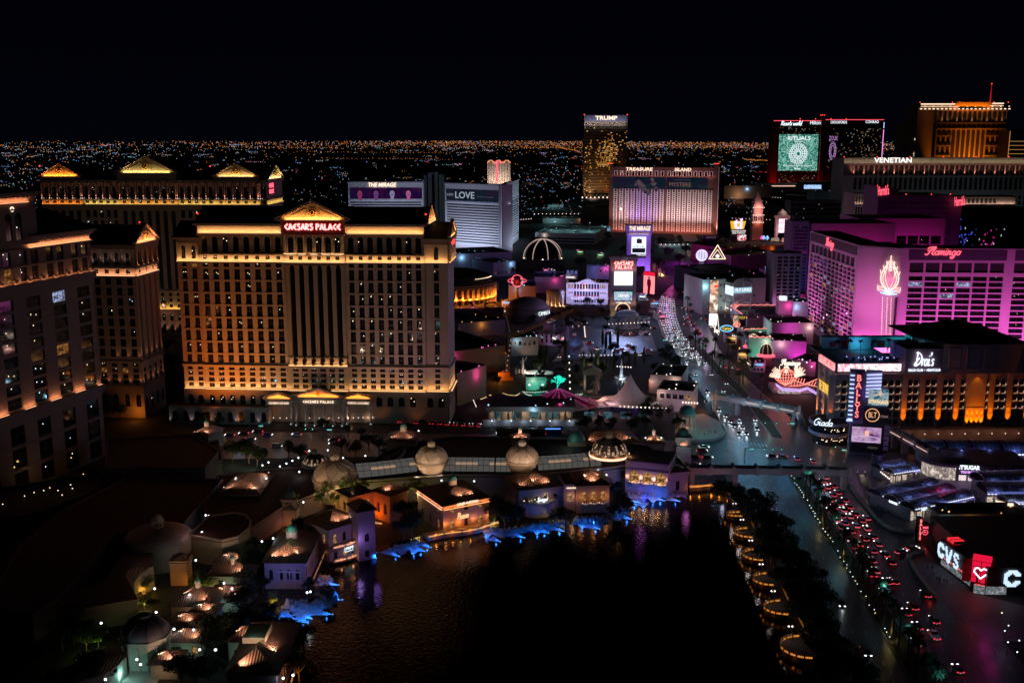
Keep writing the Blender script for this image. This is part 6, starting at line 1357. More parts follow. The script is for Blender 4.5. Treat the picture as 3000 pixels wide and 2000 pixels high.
pylon()
def rocks(name,lbl,c,R,H,n,mat,seed,cat='rock'):
 r=random.Random(seed);mb=MB()
 for _ in range(n):
  a=r.uniform(0,6.28);d=r.random()**.6;p=Vector((R[0]*d*cos(a),R[1]*d*sin(a),0));h=H*(1.1-d)*r.uniform(.6,1.1)+.3;w=r.uniform(.12,.3)*max(R)
  k=6;base=[(p.x+w*r.uniform(.7,1.2)*cos(6.28*i/k),p.y+w*r.uniform(.7,1.2)*sin(6.28*i/k),0)for i in range(k)];top=[(p.x+(b_[0]-p.x)*.5+r.uniform(-.1,.1)*w,p.y+(b_[1]-p.y)*.5,h*r.uniform(.8,1.1))for b_ in base]
  i0=len(mb.v);[mb.add(q)for q in base+top]
  for i in range(k):mb.f.append([i0+i,i0+(i+1)%k,i0+k+(i+1)%k,i0+k+i]);mb.m.append(0)
  mb.f.append([i0+k+i for i in range(k)]);mb.m.append(0)
 return tag(mb.bld(name,mat,None,c),lbl,cat)
ROCK=M('sandstone_rock',(.3,.24,.19),.9,noise=.35,ns=.8,bump=.6,bs=1.2)
g=G(1915,805);rocks('rock_mound','glowing golden rock mound beside the violet pylon',(g.x,g.y,0),(13,7),14,26,ROCK,3);pnt((g.x-6,g.y-9,1),2600,(1,.6,.3),.5);pnt((g.x+8,g.y-8,1),2600,(1,.65,.35),.5)
def atrium():
 g=G(1592,764);R=24;o=emp('glass_dome',(g.x,g.y+R,0),0,'dark glass dome with glowing white ribs behind the theatre','dome');d=MB();d.dome(0,0,1,R-.4,22,32,8);d.bld('glazing',GLASS,o);b=MB();b.lth([(R+2,0),(R+2,1),(.01,1)],n=32);b.bld('base',MID,o)
 for i in range(8):rb=MB();a=2*pi*(i+.3)/8;rb.path([(R*cos(t)*cos(a),R*cos(t)*sin(a),1+22.5*sin(t))for t in[pi/2*k/10 for k in range(11)]],.7);rb.bld('rib',E('rib_white',(1,.7,.62),.5),o)
 for i in range(3):a=2*pi*(i+.05)/3;t=MB();t.octa((0,0,0),.9);t.bld('lamp',LITW,o,((R+1)*cos(-.5-i*1.1),(R+1)*sin(-.5-i*1.1),1.6))
atrium()
b=blk('open parking deck with teal lit roof and lamp masts',mid8(-1365,30)if 0 else(1568,712),(1742,716),120,682,M('deck_concrete',(.3,.31,.31),.8),name='parking_garage',cat='garage',n=14,win=([(2,4,'x'),(6,8,'x')],7),wts=(('dark',3),('cur',0)),par=.4,rfs=0,fnn=False)
for i in range(3):
 x,y=b.L*(.2+.3*i),60;m_=MB();m_.cyl(x,y,b.H-.4,b.H+10,.3,.2,6);m_.octa((x,y,b.H+10),.8,0);m_.bld('lamp_mast',METAL,b.rt);pnt(b.W((x,y,b.H+11.6)),16000,(.5,.9,.9),.5)
b.fin((('dark',1),))
for i,(x0,x1,yb,yt,l)in enumerate(((1590,1700,655,640,'far flat shed with cool lamps'),(1605,1650,608,601,'small far shed with bright roof'),(1760,1790,690,668,'dark service block left of the terracotta hotel'),(1930,2060,725,716,'low teal lit parking lot building before the terracotta hotel'),(2120,2260,590,545,'dull tan hall beyond the brick campanile'),(2380,2480,690,560,'plain dark block left of the arcaded hotel'))):
 b=blk(l,(x0,yb),(x1,yb),40,yt,GREYW,n=0);pnt(b.W((b.L*.3,-15,14)),9000 if i not in(2,5)else 900,(.55,.9,.9)if i!=4 else(1,.6,.35),1)
def colsign():
 g=G(1515,893);o=emp('column_sign',(g.x,g.y,0),0,'round column topped by a red neon planet sign','sign');c=MB();c.lth([(1.6,0),(1.3,14),(1.9,15)],n=14);c.bld('column',STONE2,o);n=MB()
 n.path([(5*cos(t),-.5,21+5*sin(t))for t in[2*pi*k/20 for k in range(21)]],.5);n.path([(8*cos(t),-.6,21+2.2*sin(t))for t in[2*pi*k/20 for k in range(21)]],.45);n.bld('neon_ring',NEONR,o);text('PLANET',o,(0,-1.2,22.2),8,1.9,NEONP,off=.02);text('HOLLYWOOD',o,(0,-1.2,19.8),9.5,1.9,NEONP,off=.02);pnt((g.x,g.y-5,20),700,(1,.1,.1))
 c=MB();c.lth([(.01,-4.6),(3,-3.6),(4.5,0),(3,3.6),(.01,4.6)],n=16);c.bld('globe',M('globe_dark',(.1,.03,.05)),o,(0,1,21))
colsign()
rs=random.Random(77);NC=(('rose',(1,.2,.4)),('azure',(.2,.5,1)),('lime',(.3,1,.5)),('gold',(1,.6,.15)),('white',(.9,.9,1)))
for i,(x,y)in enumerate([(1430,850),(1600,960),(1470,900),(1590,800),(1650,830),(1390,1045),(1440,1075),(1530,1010),(1905,900),(1930,940),(1870,880),(2120,850),(2150,800),(2190,780),(2240,800),(2290,800),(2160,760),(2090,760),(2060,770),(2130,1010),(2160,1060),(2200,1090),(1900,1150),(2240,830),(2300,720),(2360,640),(1750,755),(1690,745),(1950,1170),(2200,700)]):
 c=rs.choice(NC);w=rs.uniform(16,34);b=blk('small block with %s glowing sign band in the low roofs, %s from the left hall'%(c[0],ordn(i+1)),(x,y),(x+w*rs.uniform(.8,1.4),y+rs.uniform(-2,2)),rs.uniform(8,16),H=rs.uniform(4,8),mat=rs.choice((GREYW,BLUEW,STONE)),name='shop_block',n=3,win=([(1,2.6,'r')],1.4),wts=(('cur',2),('dark',3),('scr',1)),fnn=False);q=MB();q.box(b.L*.15,-.4,b.H-1.5,b.L*.85,-.05,b.H-.6);q.bld('sign_band',E('band_'+c[0],c[1],1.3),b.rt);b.fin();pnt(b.W((b.L/2,-3.5,b.H-1)),260,c[1],.3)
def rotunda(px,py,Rm,Hc,Hd,lbl,dm,colm=WHITE,nc=14,z=0,lit=None,Wt=400,inner=True,name='domed_rotunda'):
 g=G(px,py,z);o=emp(name,(g.x,g.y+Rm,z),0,lbl,'rotunda');d=MB();d.dome(0,0,Hc+1.2,Rm*.98,Hd,28,6);d.bld('dome',dm,o);e=MB();e.lth([(Rm*.9,Hc),(Rm*1.06,Hc),(Rm*1.06,Hc+1),(Rm*.95,Hc+1.3)],n=28);e.bld('entablature',colm,o);f=MB();f.lth([(Rm*1.15,0),(Rm*1.15,.4),(.01,.4)],n=28);f.bld('plinth',colm,o)
 for i in range(nc):a=2*pi*i/nc;q=MB();q.lth([(Rm*.05+.08,.4),(Rm*.045+.06,Hc)],n=8);q.bld('column',colm,o,(Rm*.94*cos(a),Rm*.94*sin(a),0))
 if inner:q=MB();q.lth([(Rm*.72,.4),(Rm*.72,Hc+.5)],n=20);q.bld('drum',colm,o)
 if lit:pnt((g.x,g.y+Rm*.1 if inner else g.y+Rm,z+Hc*.5),Wt,lit,.3);pnt((g.x-Rm*.8,g.y-Rm*.4,z+1),Wt*.4,lit,.2)
 return o
rotunda(1839,965,8.8,8.5,3.6,'white domed rotunda in the garden before the pylon',WHITE,GREYW);g=G(1839,1000);pnt((g.x-8,g.y,22),2600,(.6,.6,1),1)
g=G(1883,955);o=emp('colonnade_ring',(g.x,g.y,0),0,'small open white colonnade right of the garden rotunda','colonnade');q=MB();q.lth([(5,6),(5.4,6.1),(5.4,7),(5,7.1),(5,6)],n=20);q.bld('ring_beam',WHITE,o)
for i in range(9):a=2*pi*i/9;q=MB();q.cyl(0,0,0,6,.3,n=8);q.bld('column',WHITE,o,(5.1*cos(a),5.1*sin(a),0))
GRNW=M('green_wall',(.3,.45,.42),.8,noise=.1,ns=.3)
b=blk('green lit shrine building with two round lamps',mid5(735,1375),mid5(1045,1375),8,1106,GRNW,name='shrine',fnn=False,n=0,rfs=0);L=b.L;b.band(b.H-1.6,b.H-1,.5)
lm=MB();[lm.lth([(.01,-.6),(.75,-.2),(.8,.2),(.01,.7)],b.pt('f',u,.8,0).x,b.pt('f',u,.8,0).y,10)for u in(L*.17,L*.83)];o=lm.bld('wall_lamps',E('lamp_pearl',(.8,1,.95),1.3),b.rt);o.location=(0,0,b.H*.45);ar=MB();ar.path([b.pt('f',L/2+L*.22*cos(pi*t/8),.2,b.H*.4+2.2*sin(pi*t/8))for t in range(9)],.3);ar.bld('arch_moulding',GRNW,b.rt);b.fin()
pnt(b.W((L/2,-7,3)),1500,(.05,1,.75),.6)
g=G(*mid5(1215,1420));o=mtr('bare',3,E('tree_teal',(.02,.9,.62),1.1));o.location=(g.x,g.y,0);o.scale=(1.5,1.5,1.5);o.name='lit_tree';tag(o,'bare tree wrapped in turquoise lights behind the striped tent','tree');pnt((g.x,g.y-3,5),500,(.05,1,.7),1)
def stringl(lbl,pts,zs,mat,name='string_lights',n=26,sag=1.6,r=.22,cat='string lights'):
 P=[Vector((*G(p[0],p[1],z),z))for p,z in zip(pts,zs)];o=emp(name,(P[0].x,P[0].y,0),0,lbl,cat);w=MB();bl=MB();O=Vector((P[0].x,P[0].y,0));tot=sum((b-a).length for a,b in zip(P,P[1:]))
 for a,b in zip(P,P[1:]):
  m=max(3,int(n*(b-a).length/tot));pr=a
  for i in range(m+1):
   t=i/m;q=a.lerp(b,t)-Vector((0,0,sag*4*t*(1-t)));
   if i:w.beam(pr-O,q-O,.06)
   bl.octa(q-O-Vector((0,0,.15)),r);pr=q
 w.bld('wire',BLACK,o);bl.bld('bulbs',mat,o)['kind']='stuff';return o
WB=E('bulb_white',(.85,1,.85),1.8);AB=E('bulb_amber',(1,.62,.3),1.8)
stringl('string of white bulbs sagging over the green court, rear one',[mid5(690,1390),mid5(1030,1385),mid5(1180,1400)],(5,5,5),WB,n=22,sag=.5);stringl('string of white bulbs sagging over the green court, front one',[mid5(690,1390),mid5(820,1450),mid5(1060,1440)],(5,5,5),WB,n=18,sag=.5);stringl('pair of bulb strings right of the turquoise tree',[mid5(1300,1405),mid5(1600,1420),mid5(1420,1475)],(5,5,5),WB,n=24,sag=.8);stringl('zigzag amber bulb string at the left end of the court',[mid5(45,1505),mid5(190,1440),mid5(330,1515),mid5(365,1480)],(5,6.5,5,6.5),AB,n=30,sag=.2);stringl('short amber bulb rows over the brown terrace',[mid5(385,1415),mid5(570,1450),mid5(640,1415)],(5,5,5),AB,n=18,sag=.3)
def tent(lbl,px,py,R,He,Ht,m,ridge=None,n=12,curve=.0,ry=None,z=0):
 g=G(px,py,z);o=emp('tent',(g.x,g.y,z),0,lbl,'tent');t=MB();ry=ry or R;K=8
 for j in range(n):
  a0,a1=2*pi*j/n,2*pi*(j+1)/n
  for k in range(K):
   f0,f1=k/K,(k+1)/K;h=lambda f:He+(Ht-He)*((1-f)**(1+curve));pp=lambda a,f:(R*f*cos(a),ry*f*sin(a),h(f))
   t.face([pp(a0,f0),pp(a0,f1),pp(a1,f1),pp(a1,f0)],j%2)
  for a in(a0,):t.face([(R*cos(a0),ry*sin(a0),He),(R*cos(a1),ry*sin(a1),He),(R*1.02*cos(a1),ry*1.02*sin(a1),He-1),(R*1.02*cos(a0),ry*1.02*sin(a0),He-1)],j%2)
  q=MB();q.cyl(0,0,0,He-.5,.12,n=6);q.bld('tent_pole',METAL,o,(R*.97*cos(a0),ry*.97*sin(a0),0))
 t.bld('canopy',m,o)
 if ridge:
  rd=MB()
  for j in range(n):
   a=2*pi*j/n
   if sin(a)>.35:continue
   for i in range(22):f=.05+.95*i/22;rd.octa((R*f*cos(a),ry*f*sin(a),He+(Ht-He)*((1-f)**(1+curve))+.2),.13)
  rd.bld('ridge_bulbs',ridge,o)['kind']='stuff'
 return g
CL1,CL2=M('tent_red',(.25,.03,.06),.7),M('tent_cream',(.35,.25,.25),.7);g=tent('striped red and cream circus tent edged in magenta bulbs',1636,1205,21,5,12.5,[CL1,CL2],E('bulb_magenta',(1,.1,.55),1.7),16,.25,15);pnt((g.x,g.y-18,9),500,(1,.2,.5))
TW=M('tent_white',(.6,.55,.58),.75);g=tent('peaked white tensile tent on the plaza',1845,1196,17,4.6,18.5,[TW,TW],None,8,1.6,13);[pnt((g.x+x,g.y-2,2.4),160,(.45,.2,1))for x in(-6,2,8)];pnt((g.x-14,g.y-20,12),1100,(.95,.65,.75),1);tent('low white sunshade left of the peaked tent',1762,1198,7,3.5,5,[TW,TW],None,6)
b=blk('long flat roofed colonnade building with pale columns beside the cross street',mm(400,1560),mm(1195,1562),20,1190,STONE2,name='colonnade_building',fnn=False,rfs=2);L=b.L;H=b.H;b.w=MB();b.w.box(.2,5,0,L-.2,20,H-2.6);b.w.box(-.6,-.8,H-2.5,L+.6,20.6,H);b.w.box(-.8,-1,0,L+.8,5,.6);b.columns('f',[1+i*(L-2)/13 for i in range(14)if i not in(6,7)],-.8,.6,H-2.5,.6);r_=MB();r_.box(-.8,-1,H+.02,L+.8,21,H+.3);r_.bld('roof',DARKR,b.rt)
sh=MB();[sh.box(3+i*9.2,4.8,1,8+i*9.2,4.98,H-4)for i in range(9)if i not in(4,)];sh.bld('shopfront',SCR('shop_teal',[(.01,.03,.04),(.06,.12,.14),(.02,.05,.06)],.3,.9,1,0),b.rt);b.fin();[pnt(b.W((L*(.1+.16*i),2.5,H-4)),260,(1,.8,.6),.3)for i in range(6)];[pnt(b.W((L*(.06+.18*i),-9,3)),160,(.8,.9,1),.2)for i in range(6)]
for i in range(5):p=b.W((L*(.06+.22*i),-8.4,0));o=emp('street_lamp',p,0,'short street lamp with white globe before the colonnade, %s from the left'%ORD[i+1],'street lamp','lamps before the colonnade');q=MB();q.cyl(0,0,0,3,.08,n=6);q.bld('pole',DMETAL,o);q=MB();q.octa((0,0,3.3),.42);q.bld('globe',LITC,o)
wl=MB();wl.box(-2,-7,0,L+2,-6.4,3.4);wl.bld('terrace_wall',GREYW,b.rt)
b=blk('flat roofed shop block with red lit flank beside the boulevard, rear one',mm(1895,1290),mm(2180,1310),30,1098,M('salmon_wall',(.4,.3,.3),.8),rfs=7,seed=5);spot(b.W((-8,5,1)),b.W((0,12,8)),3500,(1,.05,.12),80);b=blk('pale shop block with stepped parapet beside the boulevard, front one',mm(1955,1450),mm(2285,1475),22,1140,M('salmon_wall',(.4,.3,.3),.8),n=5,win=([(7,9.5,'r')],2.4),seed=6);pnt(b.W((b.L*.7,-6,5)),500,(.9,.75,1));pnt(b.W((b.L+5,6,4)),900,(1,.45,.1));pnt(b.W((b.L*.3,-14,8)),700,(.9,.6,.8))
o=emp('stone_gate',(*G(*mid5(1745,1365)),0),0,'stone gate with pediment on four columns at the garden path','gate');q=MB();q.box(-5,-2.5,9.2,5,2.5,11);q.extr([(-5.4,-2.8,11),(5.4,-2.8,11),(0,-2.8,14)],(0,5.6,0));q.bld('pediment',STONE2,o);[MB().lth([(.6,0),(.5,8.6),(.8,9.2)],n=10).bld('column',STONE2,o,(x,y,0))for x in(-4,4)for y in(-1.8,1.8)];p=o.location;pnt((p.x,p.y-3,1),260,(1,.75,.5));pnt((p.x-6,p.y-2,4),260,(1,.8,.7))
def statue(name,lbl,p,s,m,seed=1,cat='statue'):
 g=G(*p);o=emp(name,(g.x,g.y,0),0,lbl,cat);q=MB();q.box(-s*.6,-s*.6,0,s*.6,s*.6,s*.7);q.bld('plinth',m,o);q=MB();q.lth([(.25*s,s*.7),(.3*s,s*1.3),(.2*s,s*1.7),(.32*s,s*2.2),(.12*s,s*2.5),(.17*s,s*2.75),(.02,s*2.95)],n=10);q.path([(.25*s,0,s*2.2),(.6*s,0,s*2.5),(.7*s,0,s*3)],.12*s);q.path([(-.25*s,0,s*2.2),(-.5*s,0,s*1.7)],.12*s);q.bld('figure',m,o);return g
g=statue('fountain_statue','white lit statue group above the shell fountain',mid5(685,1105),3.4,STONE2);rocks('fountain_rock','pale rock base of the statue fountain',(g.x-3,g.y,0),(7,5),5,18,M('pale_rock',(.5,.45,.42),.9,bump=.5),9);pnt((g.x+3,g.y-5,2),900,(1,.85,.75));f_=MB();f_.lth([(.01,.3),(6,.3),(6.4,.8),(6.8,.8),(6.8,0)],n=24,sx=1.3);tag(f_.bld('fountain_basin',WHITE,None,(g.x+10,g.y-3,0)),'round white fountain basin of bubbling lit water','fountain');pnt((g.x+10,g.y-4,2.2),1600,(.8,1,.95))
g=statue('winged_statue','dark winged statue column right of the stone gate',mid5(1800,1530),5,MID)
g=G(1820,1108);o=emp('fountain',(g.x,g.y,0),0,'tall white fountain jet in a round pool amid the gardens','fountain');q=MB();q.lth([(.01,.5),(3.6,.5),(3.8,.8),(4.1,.8),(4.1,0)],n=20);q.bld('basin',WHITE,o);q=MB();q.lth([(1.6,.6),(1.1,2.5),(.7,6),(.4,10),(.05,12)],n=12);q.bld('water_jet',M('spray',(.75,.8,.85),.5),o);pnt((g.x,g.y-5,1),1300,(.75,.85,1))
pl=sht('garden_path',[mm(1590,1190),mm(1700,1190),mm(1690,1330),mm(1600,1320)],.06,M('pool_water',(.02,.03,.05),.08));sht('plaza',[mm(1250,1300),mm(1500,1330),mm(1540,1560),mm(1370,1560),mm(1340,1380)],.07,M('plaza_stone',(.35,.3,.28),.7,noise=.2,ns=.4));g=G(*mm(1440,1420));pnt((g.x,g.y,8),1500,(1,.65,.55),.5);pnt((g.x+4,g.y-12,7),900,(1,.7,.7),.5)  # plaza spill lights added without any lamp fixtures
sht('forecourt_drive',[mm(1080,560),mm(1400,700),mm(1900,720),mm(1960,900),mm(1400,960),mm(1000,1000),mm(1130,820)],.055,ASPH)
for p,W_,c in((mm(1200,760),2600,(.35,.5,1)),(mm(1330,760),2600,(.35,.45,1)),(mm(1500,760),2800,(.4,.55,1)),(mm(1650,850),2600,(.35,.5,1)),(mm(1800,780),2400,(.5,.6,1)),(mm(1600,960),1500,(.3,.4,1)),(mm(1720,650),1500,(.3,.5,.9))):g=G2(p);pnt((g.x,g.y,12),W_*.3,(c[0]*.6,c[1]*.9,1),.5)  # bluish spill over the drive, bare lights standing in for lamps
def crane():
 m=M('crane_orange',(.55,.2,.03),.6);g=G(1484,1112);o=emp('crane',(g.x,g.y,0),0,'orange lattice crane with a long raised jib beside the statue fountain','crane');q=MB()
 def lat(a,b,w,mb):
  a,b=Vector(a),Vector(b);n=int((b-a).length/w);d=(b-a)/n;s=d.cross(Vector((0,1,.1))).normalized()*w/2;t=Vector((0,w/2,0))
  for k in(s+t,s-t,-s-t,-s+t):mb.beam(a+k,b+k,.14)
  for i in range(n):
   p=a+d*i
   for e,f in((s+t,-s+t),(s-t,-s-t),(s+t,s-t)):mb.beam(p+e,p+d+f,.08)
 q.box(-4,-3,0,4,3,2.4);q.box(-5,-2,2.4,2,2,5);q.bld('undercarriage',m,o);q=MB();lat((0,0,4),(2.6,0,26),2.2,q);q.bld('mast',m,o);q=MB();Y2=g.y+60
 lat((2.6,0,26),(XY(Y2,1680,908)-g.x,60,ZY(Y2,908)),1.6,q);q.bld('jib',m,o);q=MB();lat((2.6,0,26),(-14,-2,30),1.2,q);lat((0,0,16),(-13,-2,18),1.2,q);q.bld('counter_jib',m,o);q=MB();q.path([(2.6,0,26),(-1,0,41)],.5);q.bld('luffing_strut',METAL,o);q=MB();[q.octa((.4*i,-1.6,6+i*3),.2)for i in range(7)];q.octa((-1,0,41),.4);q.bld('marker_lamps',LITC,o);pnt((g.x-5,g.y-7,4),1600,(1,.5,.15));beacon(o,(-2,-3,6),.3)
crane()
rotunda(2015,1262,4.2,7,3.6,'small round temple with green dome and glowing columns at the junction corner',M('green_copper',(.06,.2,.18),.6),STONE2,10,lit=(1,.7,.5),Wt=420,inner=False,name='round_temple')
g=G(2060,1275);pnt((g.x,g.y,7),700,(.4,.9,.8));kerb_line('balustrade_kerb',[(2125,1262),(2120,1275),(2090,1287),(2050,1292),(2030,1292)],1.4,.5,STONE2)
sht('corner_plaza',[(2030,1290),(2090,1285),(2124,1268),(2110,1235),(2060,1210),(1980,1225),(1975,1280)],.09,MATS['plaza_stone'])
#  RIGHT SIDE
def zr(x,y):return(2600+x/4.355,940+y/4.355)
def zn(x,y):return(2400+x/3.408,880+y/3.408)
def linq():
 HX=M('hex_panel',(.4,.43,.42),.8,noise=.2,ns=.1);b=blk('pale grey block with hexagon pattern and a tall video strip on its street end',(2056,922),(2240,915),40,820,HX,rfs=6,seed=8,fnn=False);L=b.L;H=b.H;hx=MB();r=random.Random(4)
 for i in range(22):u=r.uniform(L*.1,L*.95);z=r.uniform(3,H-3);b_=r.choice((.9,1.2));hx.extr([b.pt('f',u+b_*cos(pi*k/3),.01,z+b_*sin(pi*k/3))for k in range(6)],b.pt('f',0,.12,0)-b.pt('f',0,0,0))
 hx.bld('hexagon_panels',M('hex_dark',(.12,.12,.12)),b.rt);b.fin();spot(b.W((L*.3,-18,5)),b.W((L*.3,0,H*.6)),7000,(.8,.95,.9),90,1);pnt(b.W((-6,-4,H-4)),1600,(.7,1,.95))
 A,B_=G(2076,962),G(2100,962);s=Bld('video_tower','tall slender video screen showing a blurred face over a white panel','sign',A,B_,2.5,BLACK);z=lambda p:ZY(A.y,p);w=MB();w.box(0,0,0,s.L,2.5,z(820));w.bld('frame',BLACK,s.rt);q=MB();q.box(.1,-.3,z(918),s.L-.1,-.02,z(821));q.bld('screen',SCR('screen_portrait',[(1,.05,.06),(.9,.55,.35),(.12,.05,.03),(1,.8,.65),(.8,.9,.9)],.16,1.15,2,.8),s.rt);q=MB();q.box(.1,-.3,z(953),s.L-.1,-.02,z(919));q.bld('white_screen',E('screen_lilac',(.85,.88,1),1.6),s.rt);s.text('LINQ','f',s.L/2,z(957),s.L*.7,1.3,SGNW,n=.6);s.fin();pnt(s.W((s.L/2,-7,12)),2500,(.9,.9,1),1)
 A,B_=G(2146,936),G(2197,933);s=Bld('sign_tower','lattice sign tower with two white lit name panels and a curved roof','sign',A,B_,12,METAL);z=lambda p:ZY(A.y,p);q=MB();L=s.L
 for x in(0,L):
  for y in(0,12):q.beam((x,y,0),(x,y,z(835)),.7)
 for h in(z(868),z(890)):q.path([(0,0,h),(L,0,h),(L,12,h),(0,12,h),(0,0,h)],.5)
 q.beam((0,0,z(890)),(L,0,z(868)),.4);q.beam((L,0,z(890)),(0,0,z(868)),.4);q.box(-.5,-.5,z(865),L+.5,12.5,z(862));q.bld('lattice',M('pink_steel',(.5,.45,.48),.5),s.rt);q=MB();q.lth([(L*.55,0),(L*.55,13)],n=10,a0=0,a1=pi);o=q.bld('roof',DMETAL,s.rt,(L/2,-.5,z(830)));o.rotation_euler=(-pi/2,0,0);o.scale=(1,-.5,1)
 q=MB();q.box(-.3,-.6,z(859),L+.3,-.3,z(843));q.bld('panel',E('panel_ice',(.35,.6,.75),.9),s.rt);s.text('FLY LINQ','f',L/2,z(850),L*.85,2.6,SGNW,n=1);q=MB();q.box(-.8,-.6,z(866),-.5,12,z(840));q.bld('panel',E('panel_white',(.8,.95,1),1.1),s.rt);s.fin();pnt(s.W((L/2,-6,12)),800,(.9,.85,1))
linq()
blk('dark flat roof casino block behind the hexagon building',(2110,880),(2260,872),90,812,MID,rfs=8,seed=9);blk('long low casino roof left of the blue slabs',(2140,790),(2300,785),70,750,M('plum_dark',(.2,.1,.14),.85),rfs=6);b=blk('long orange lit casino roof edge below the campanile',(2120,775),(2330,760),60,728,M('rust_wall',(.22,.09,.07),.85),rfs=3);pnt(b.W((b.L*.5,-15,12)),2500,(1,.2,.25),1)
for p0,p1,D,yt,l in(((2260,905),(2365,905),24,862,'grey low hall right of the hexagon block'),((2218,915),(2320,918),14,885,'narrow pink trimmed hall before the grey low hall'),((2320,960),(2365,962),20,884,'small plum block left of the pink hotel'),((2278,952),(2320,952),8,882,'small pink tower with white lantern')):b=blk(l,p0,p1,D,yt,M('pink_stucco',(.42,.32,.38),.8),n=2,win=([(5,7.5,'r')],1.8),wts=(('cur',1),('dark',4)));pnt(b.W((b.L/2,-12,10)),1500,(1,.45,.8),1)
q=MB();q.box(0,0,0,5,5,3.2);tag(q.bld('roof_lantern',E('lantern_white',(.9,.95,1),1),None,(*G(2283,952),ZY(G(2283,952).y,882)+.3)),'square white glowing lantern box on the small pink tower','lantern')
def scallop(b,side,u0,u1,z,n,mat,amp=.7,name='neon_edge'):
 mb=MB();N=n*8;mb.path([b.pt(side,u0+(u1-u0)*i/N,.25,z+amp*abs(sin(pi*i/8)))for i in range(N+1)],.35);mb.bld(name,mat,b.rt)
def low_casino():
 NE=E('neon_coral',(1,.25,.2),1.7);PM=M('casino_pink',(.5,.36,.44),.8,noise=.1,ns=.2);GM=M('casino_green',(.32,.48,.42),.8)
 b=blk('low casino with flat plum roof edged in wavy coral neon',mid8(590,905),mid8(1190,905),60,945,PM,H=9,rfs=10,seed=12,fnn=False,name='low_casino',cat='casino');L=b.L;scallop(b,'b',0,L,9.4,9,NE);scallop(b,'l',0,60,9.4,8,NE,.5);b.fin()
 b=blk('green and pink lit theatre block stepping out of the low casino',mid8(815,1030),mid8(1195,1030),26,955,PM,fnn=False,rfs=0,H=15,name='theatre_block');L=b.L;b.fin();spot(b.W((L*.45,-11,12)),b.W((L*.45,0,10)),4500,(1,.25,.85),100,.6,1);spot(b.W((-12,12,10)),b.W((0,12,10)),3600,(.3,1,.75),100,.6)
 b=blk('green lit wavy topped front of the casino on the boulevard, rear section',mid8(560,1000),mid8(815,990),12,967,GM,H=8,fnn=False,rfs=0,name='casino_frontage',cat='casino');scallop(b,'f',0,b.L,8.2,5,NE,.5);b.fin();spot(b.W((b.L*.5,-7,1)),b.W((b.L*.5,0,5)),1300,(.3,1,.75),120)
 b=blk('green lit wavy topped front of the casino on the boulevard, front section',mid8(600,1150),mid8(805,1150),20,992,GM,H=13,fnn=False,rfs=0,name='casino_frontage',cat='casino');scallop(b,'f',0,b.L,13.2,4,NE,.8);b.fin();spot(b.W((b.L*.5,-9,1)),b.W((b.L*.5,0,7)),2600,(.3,1,.75),120)
 b=blk('wavy topped magenta lit hall behind the neon plume sign',mid8(805,1160),mid8(1130,1175),26,1025,PM,H=12,fnn=False,rfs=2,name='casino_hall',cat='casino');b.fin();spot(b.W((b.L*.8,-9,2)),b.W((b.L*.8,0,7)),5000,(1,.15,.85),110)
 b=blk('flat violet roof canopy hall beside the roof garden building',mid8(1000,1300),mid8(1215,1330),24,1090,PM,H=9,rfs=5,name='casino_hall',cat='casino')
 for p in(mid8(965,855),mid8(1030,1015),mid8(1100,1170),mid8(1185,1235),mid8(1140,1195),mid8(770,1000)):g=G(p[0],p[1],10);q=MB();q.octa((0,0,0),.55);tag(q.bld('flood_lamp',E('lamp_violet',(.75,.6,1),2.5),None,(g.x,g.y,10)),'small violet flood lamp on the casino roofs at px %d'%p[0]if 0 else 'violet flood lamp, %s from the rear on the casino roofs'%ORD[[965,1030,770,1100,1140,1185].index(int(round((p[0]-2000)*3.136)))+1],'lamp','violet lamps on the casino roofs')
 for k,(p,s)in enumerate(((mid8(640,1130),1),(mid8(762,1215),.9))):
  g=G(*p);o=emp('cupola',(g.x,g.y,0),0,('left red skirted cupola outlined in bulbs','right red skirted cupola outlined in bulbs')[k],'cupola');R=6*s;d=MB();d.dome(0,0,7,R*.8,7*s,12,5);d.bld('dome',M('cupola_dark',(.1,.05,.04)),o);q=MB();q.lth([(R*.8,7.2),(R*1.1,5.6),(R*.9,5.4)],n=12,smooth=False);q.bld('skirt',NEONR,o);q=MB();q.lth([(R*.7,0),(R*.7,5.6)],n=12);q.bld('drum',PM,o);q=MB()
  for j in range(8):
   for i in range(8):a=2*pi*j/8;t=pi/2*i/7.5;q.octa((R*.83*cos(t)*cos(a),R*.83*cos(t)*sin(a),7+7.3*s*sin(t)),.2)
  q.bld('bulbs',MATS['bulb_cream'],o)['kind']='stuff'
 for lbl,p,h in(('coral neon swan outline on the casino corner',mid8(490,985),6),('small neon feather plume above the poster board',mid8(485,800),5.5)):
  g=G(*p);o=emp('neon_sign',(g.x,g.y,0),0,lbl,'sign');q=MB();z_=9
  for k in range(6):a=.5+k*.42;q.path([(0,0,z_),(h*.35*cos(a),0,z_+h*.5*sin(a)),(h*.42*cos(a)+.5,0,z_+h*.85*sin(a))],.22)
  if 'swan' in lbl:q.path([(-1,0,z_+2),(-2.6,0,z_+5),(-1.4,0,z_+8),(-.2,0,z_+7),(-1.2,0,z_+6.4)],.25);q.path([(2.5*cos(t),0,z_+1.4+1.6*sin(t))for t in[2*pi*i/14 for i in range(15)]],.25)
  q.bld('neon_tubes',NE,o);q=MB();q.cyl(0,.4,0,z_,.3,n=6);q.bld('post',DMETAL,o)
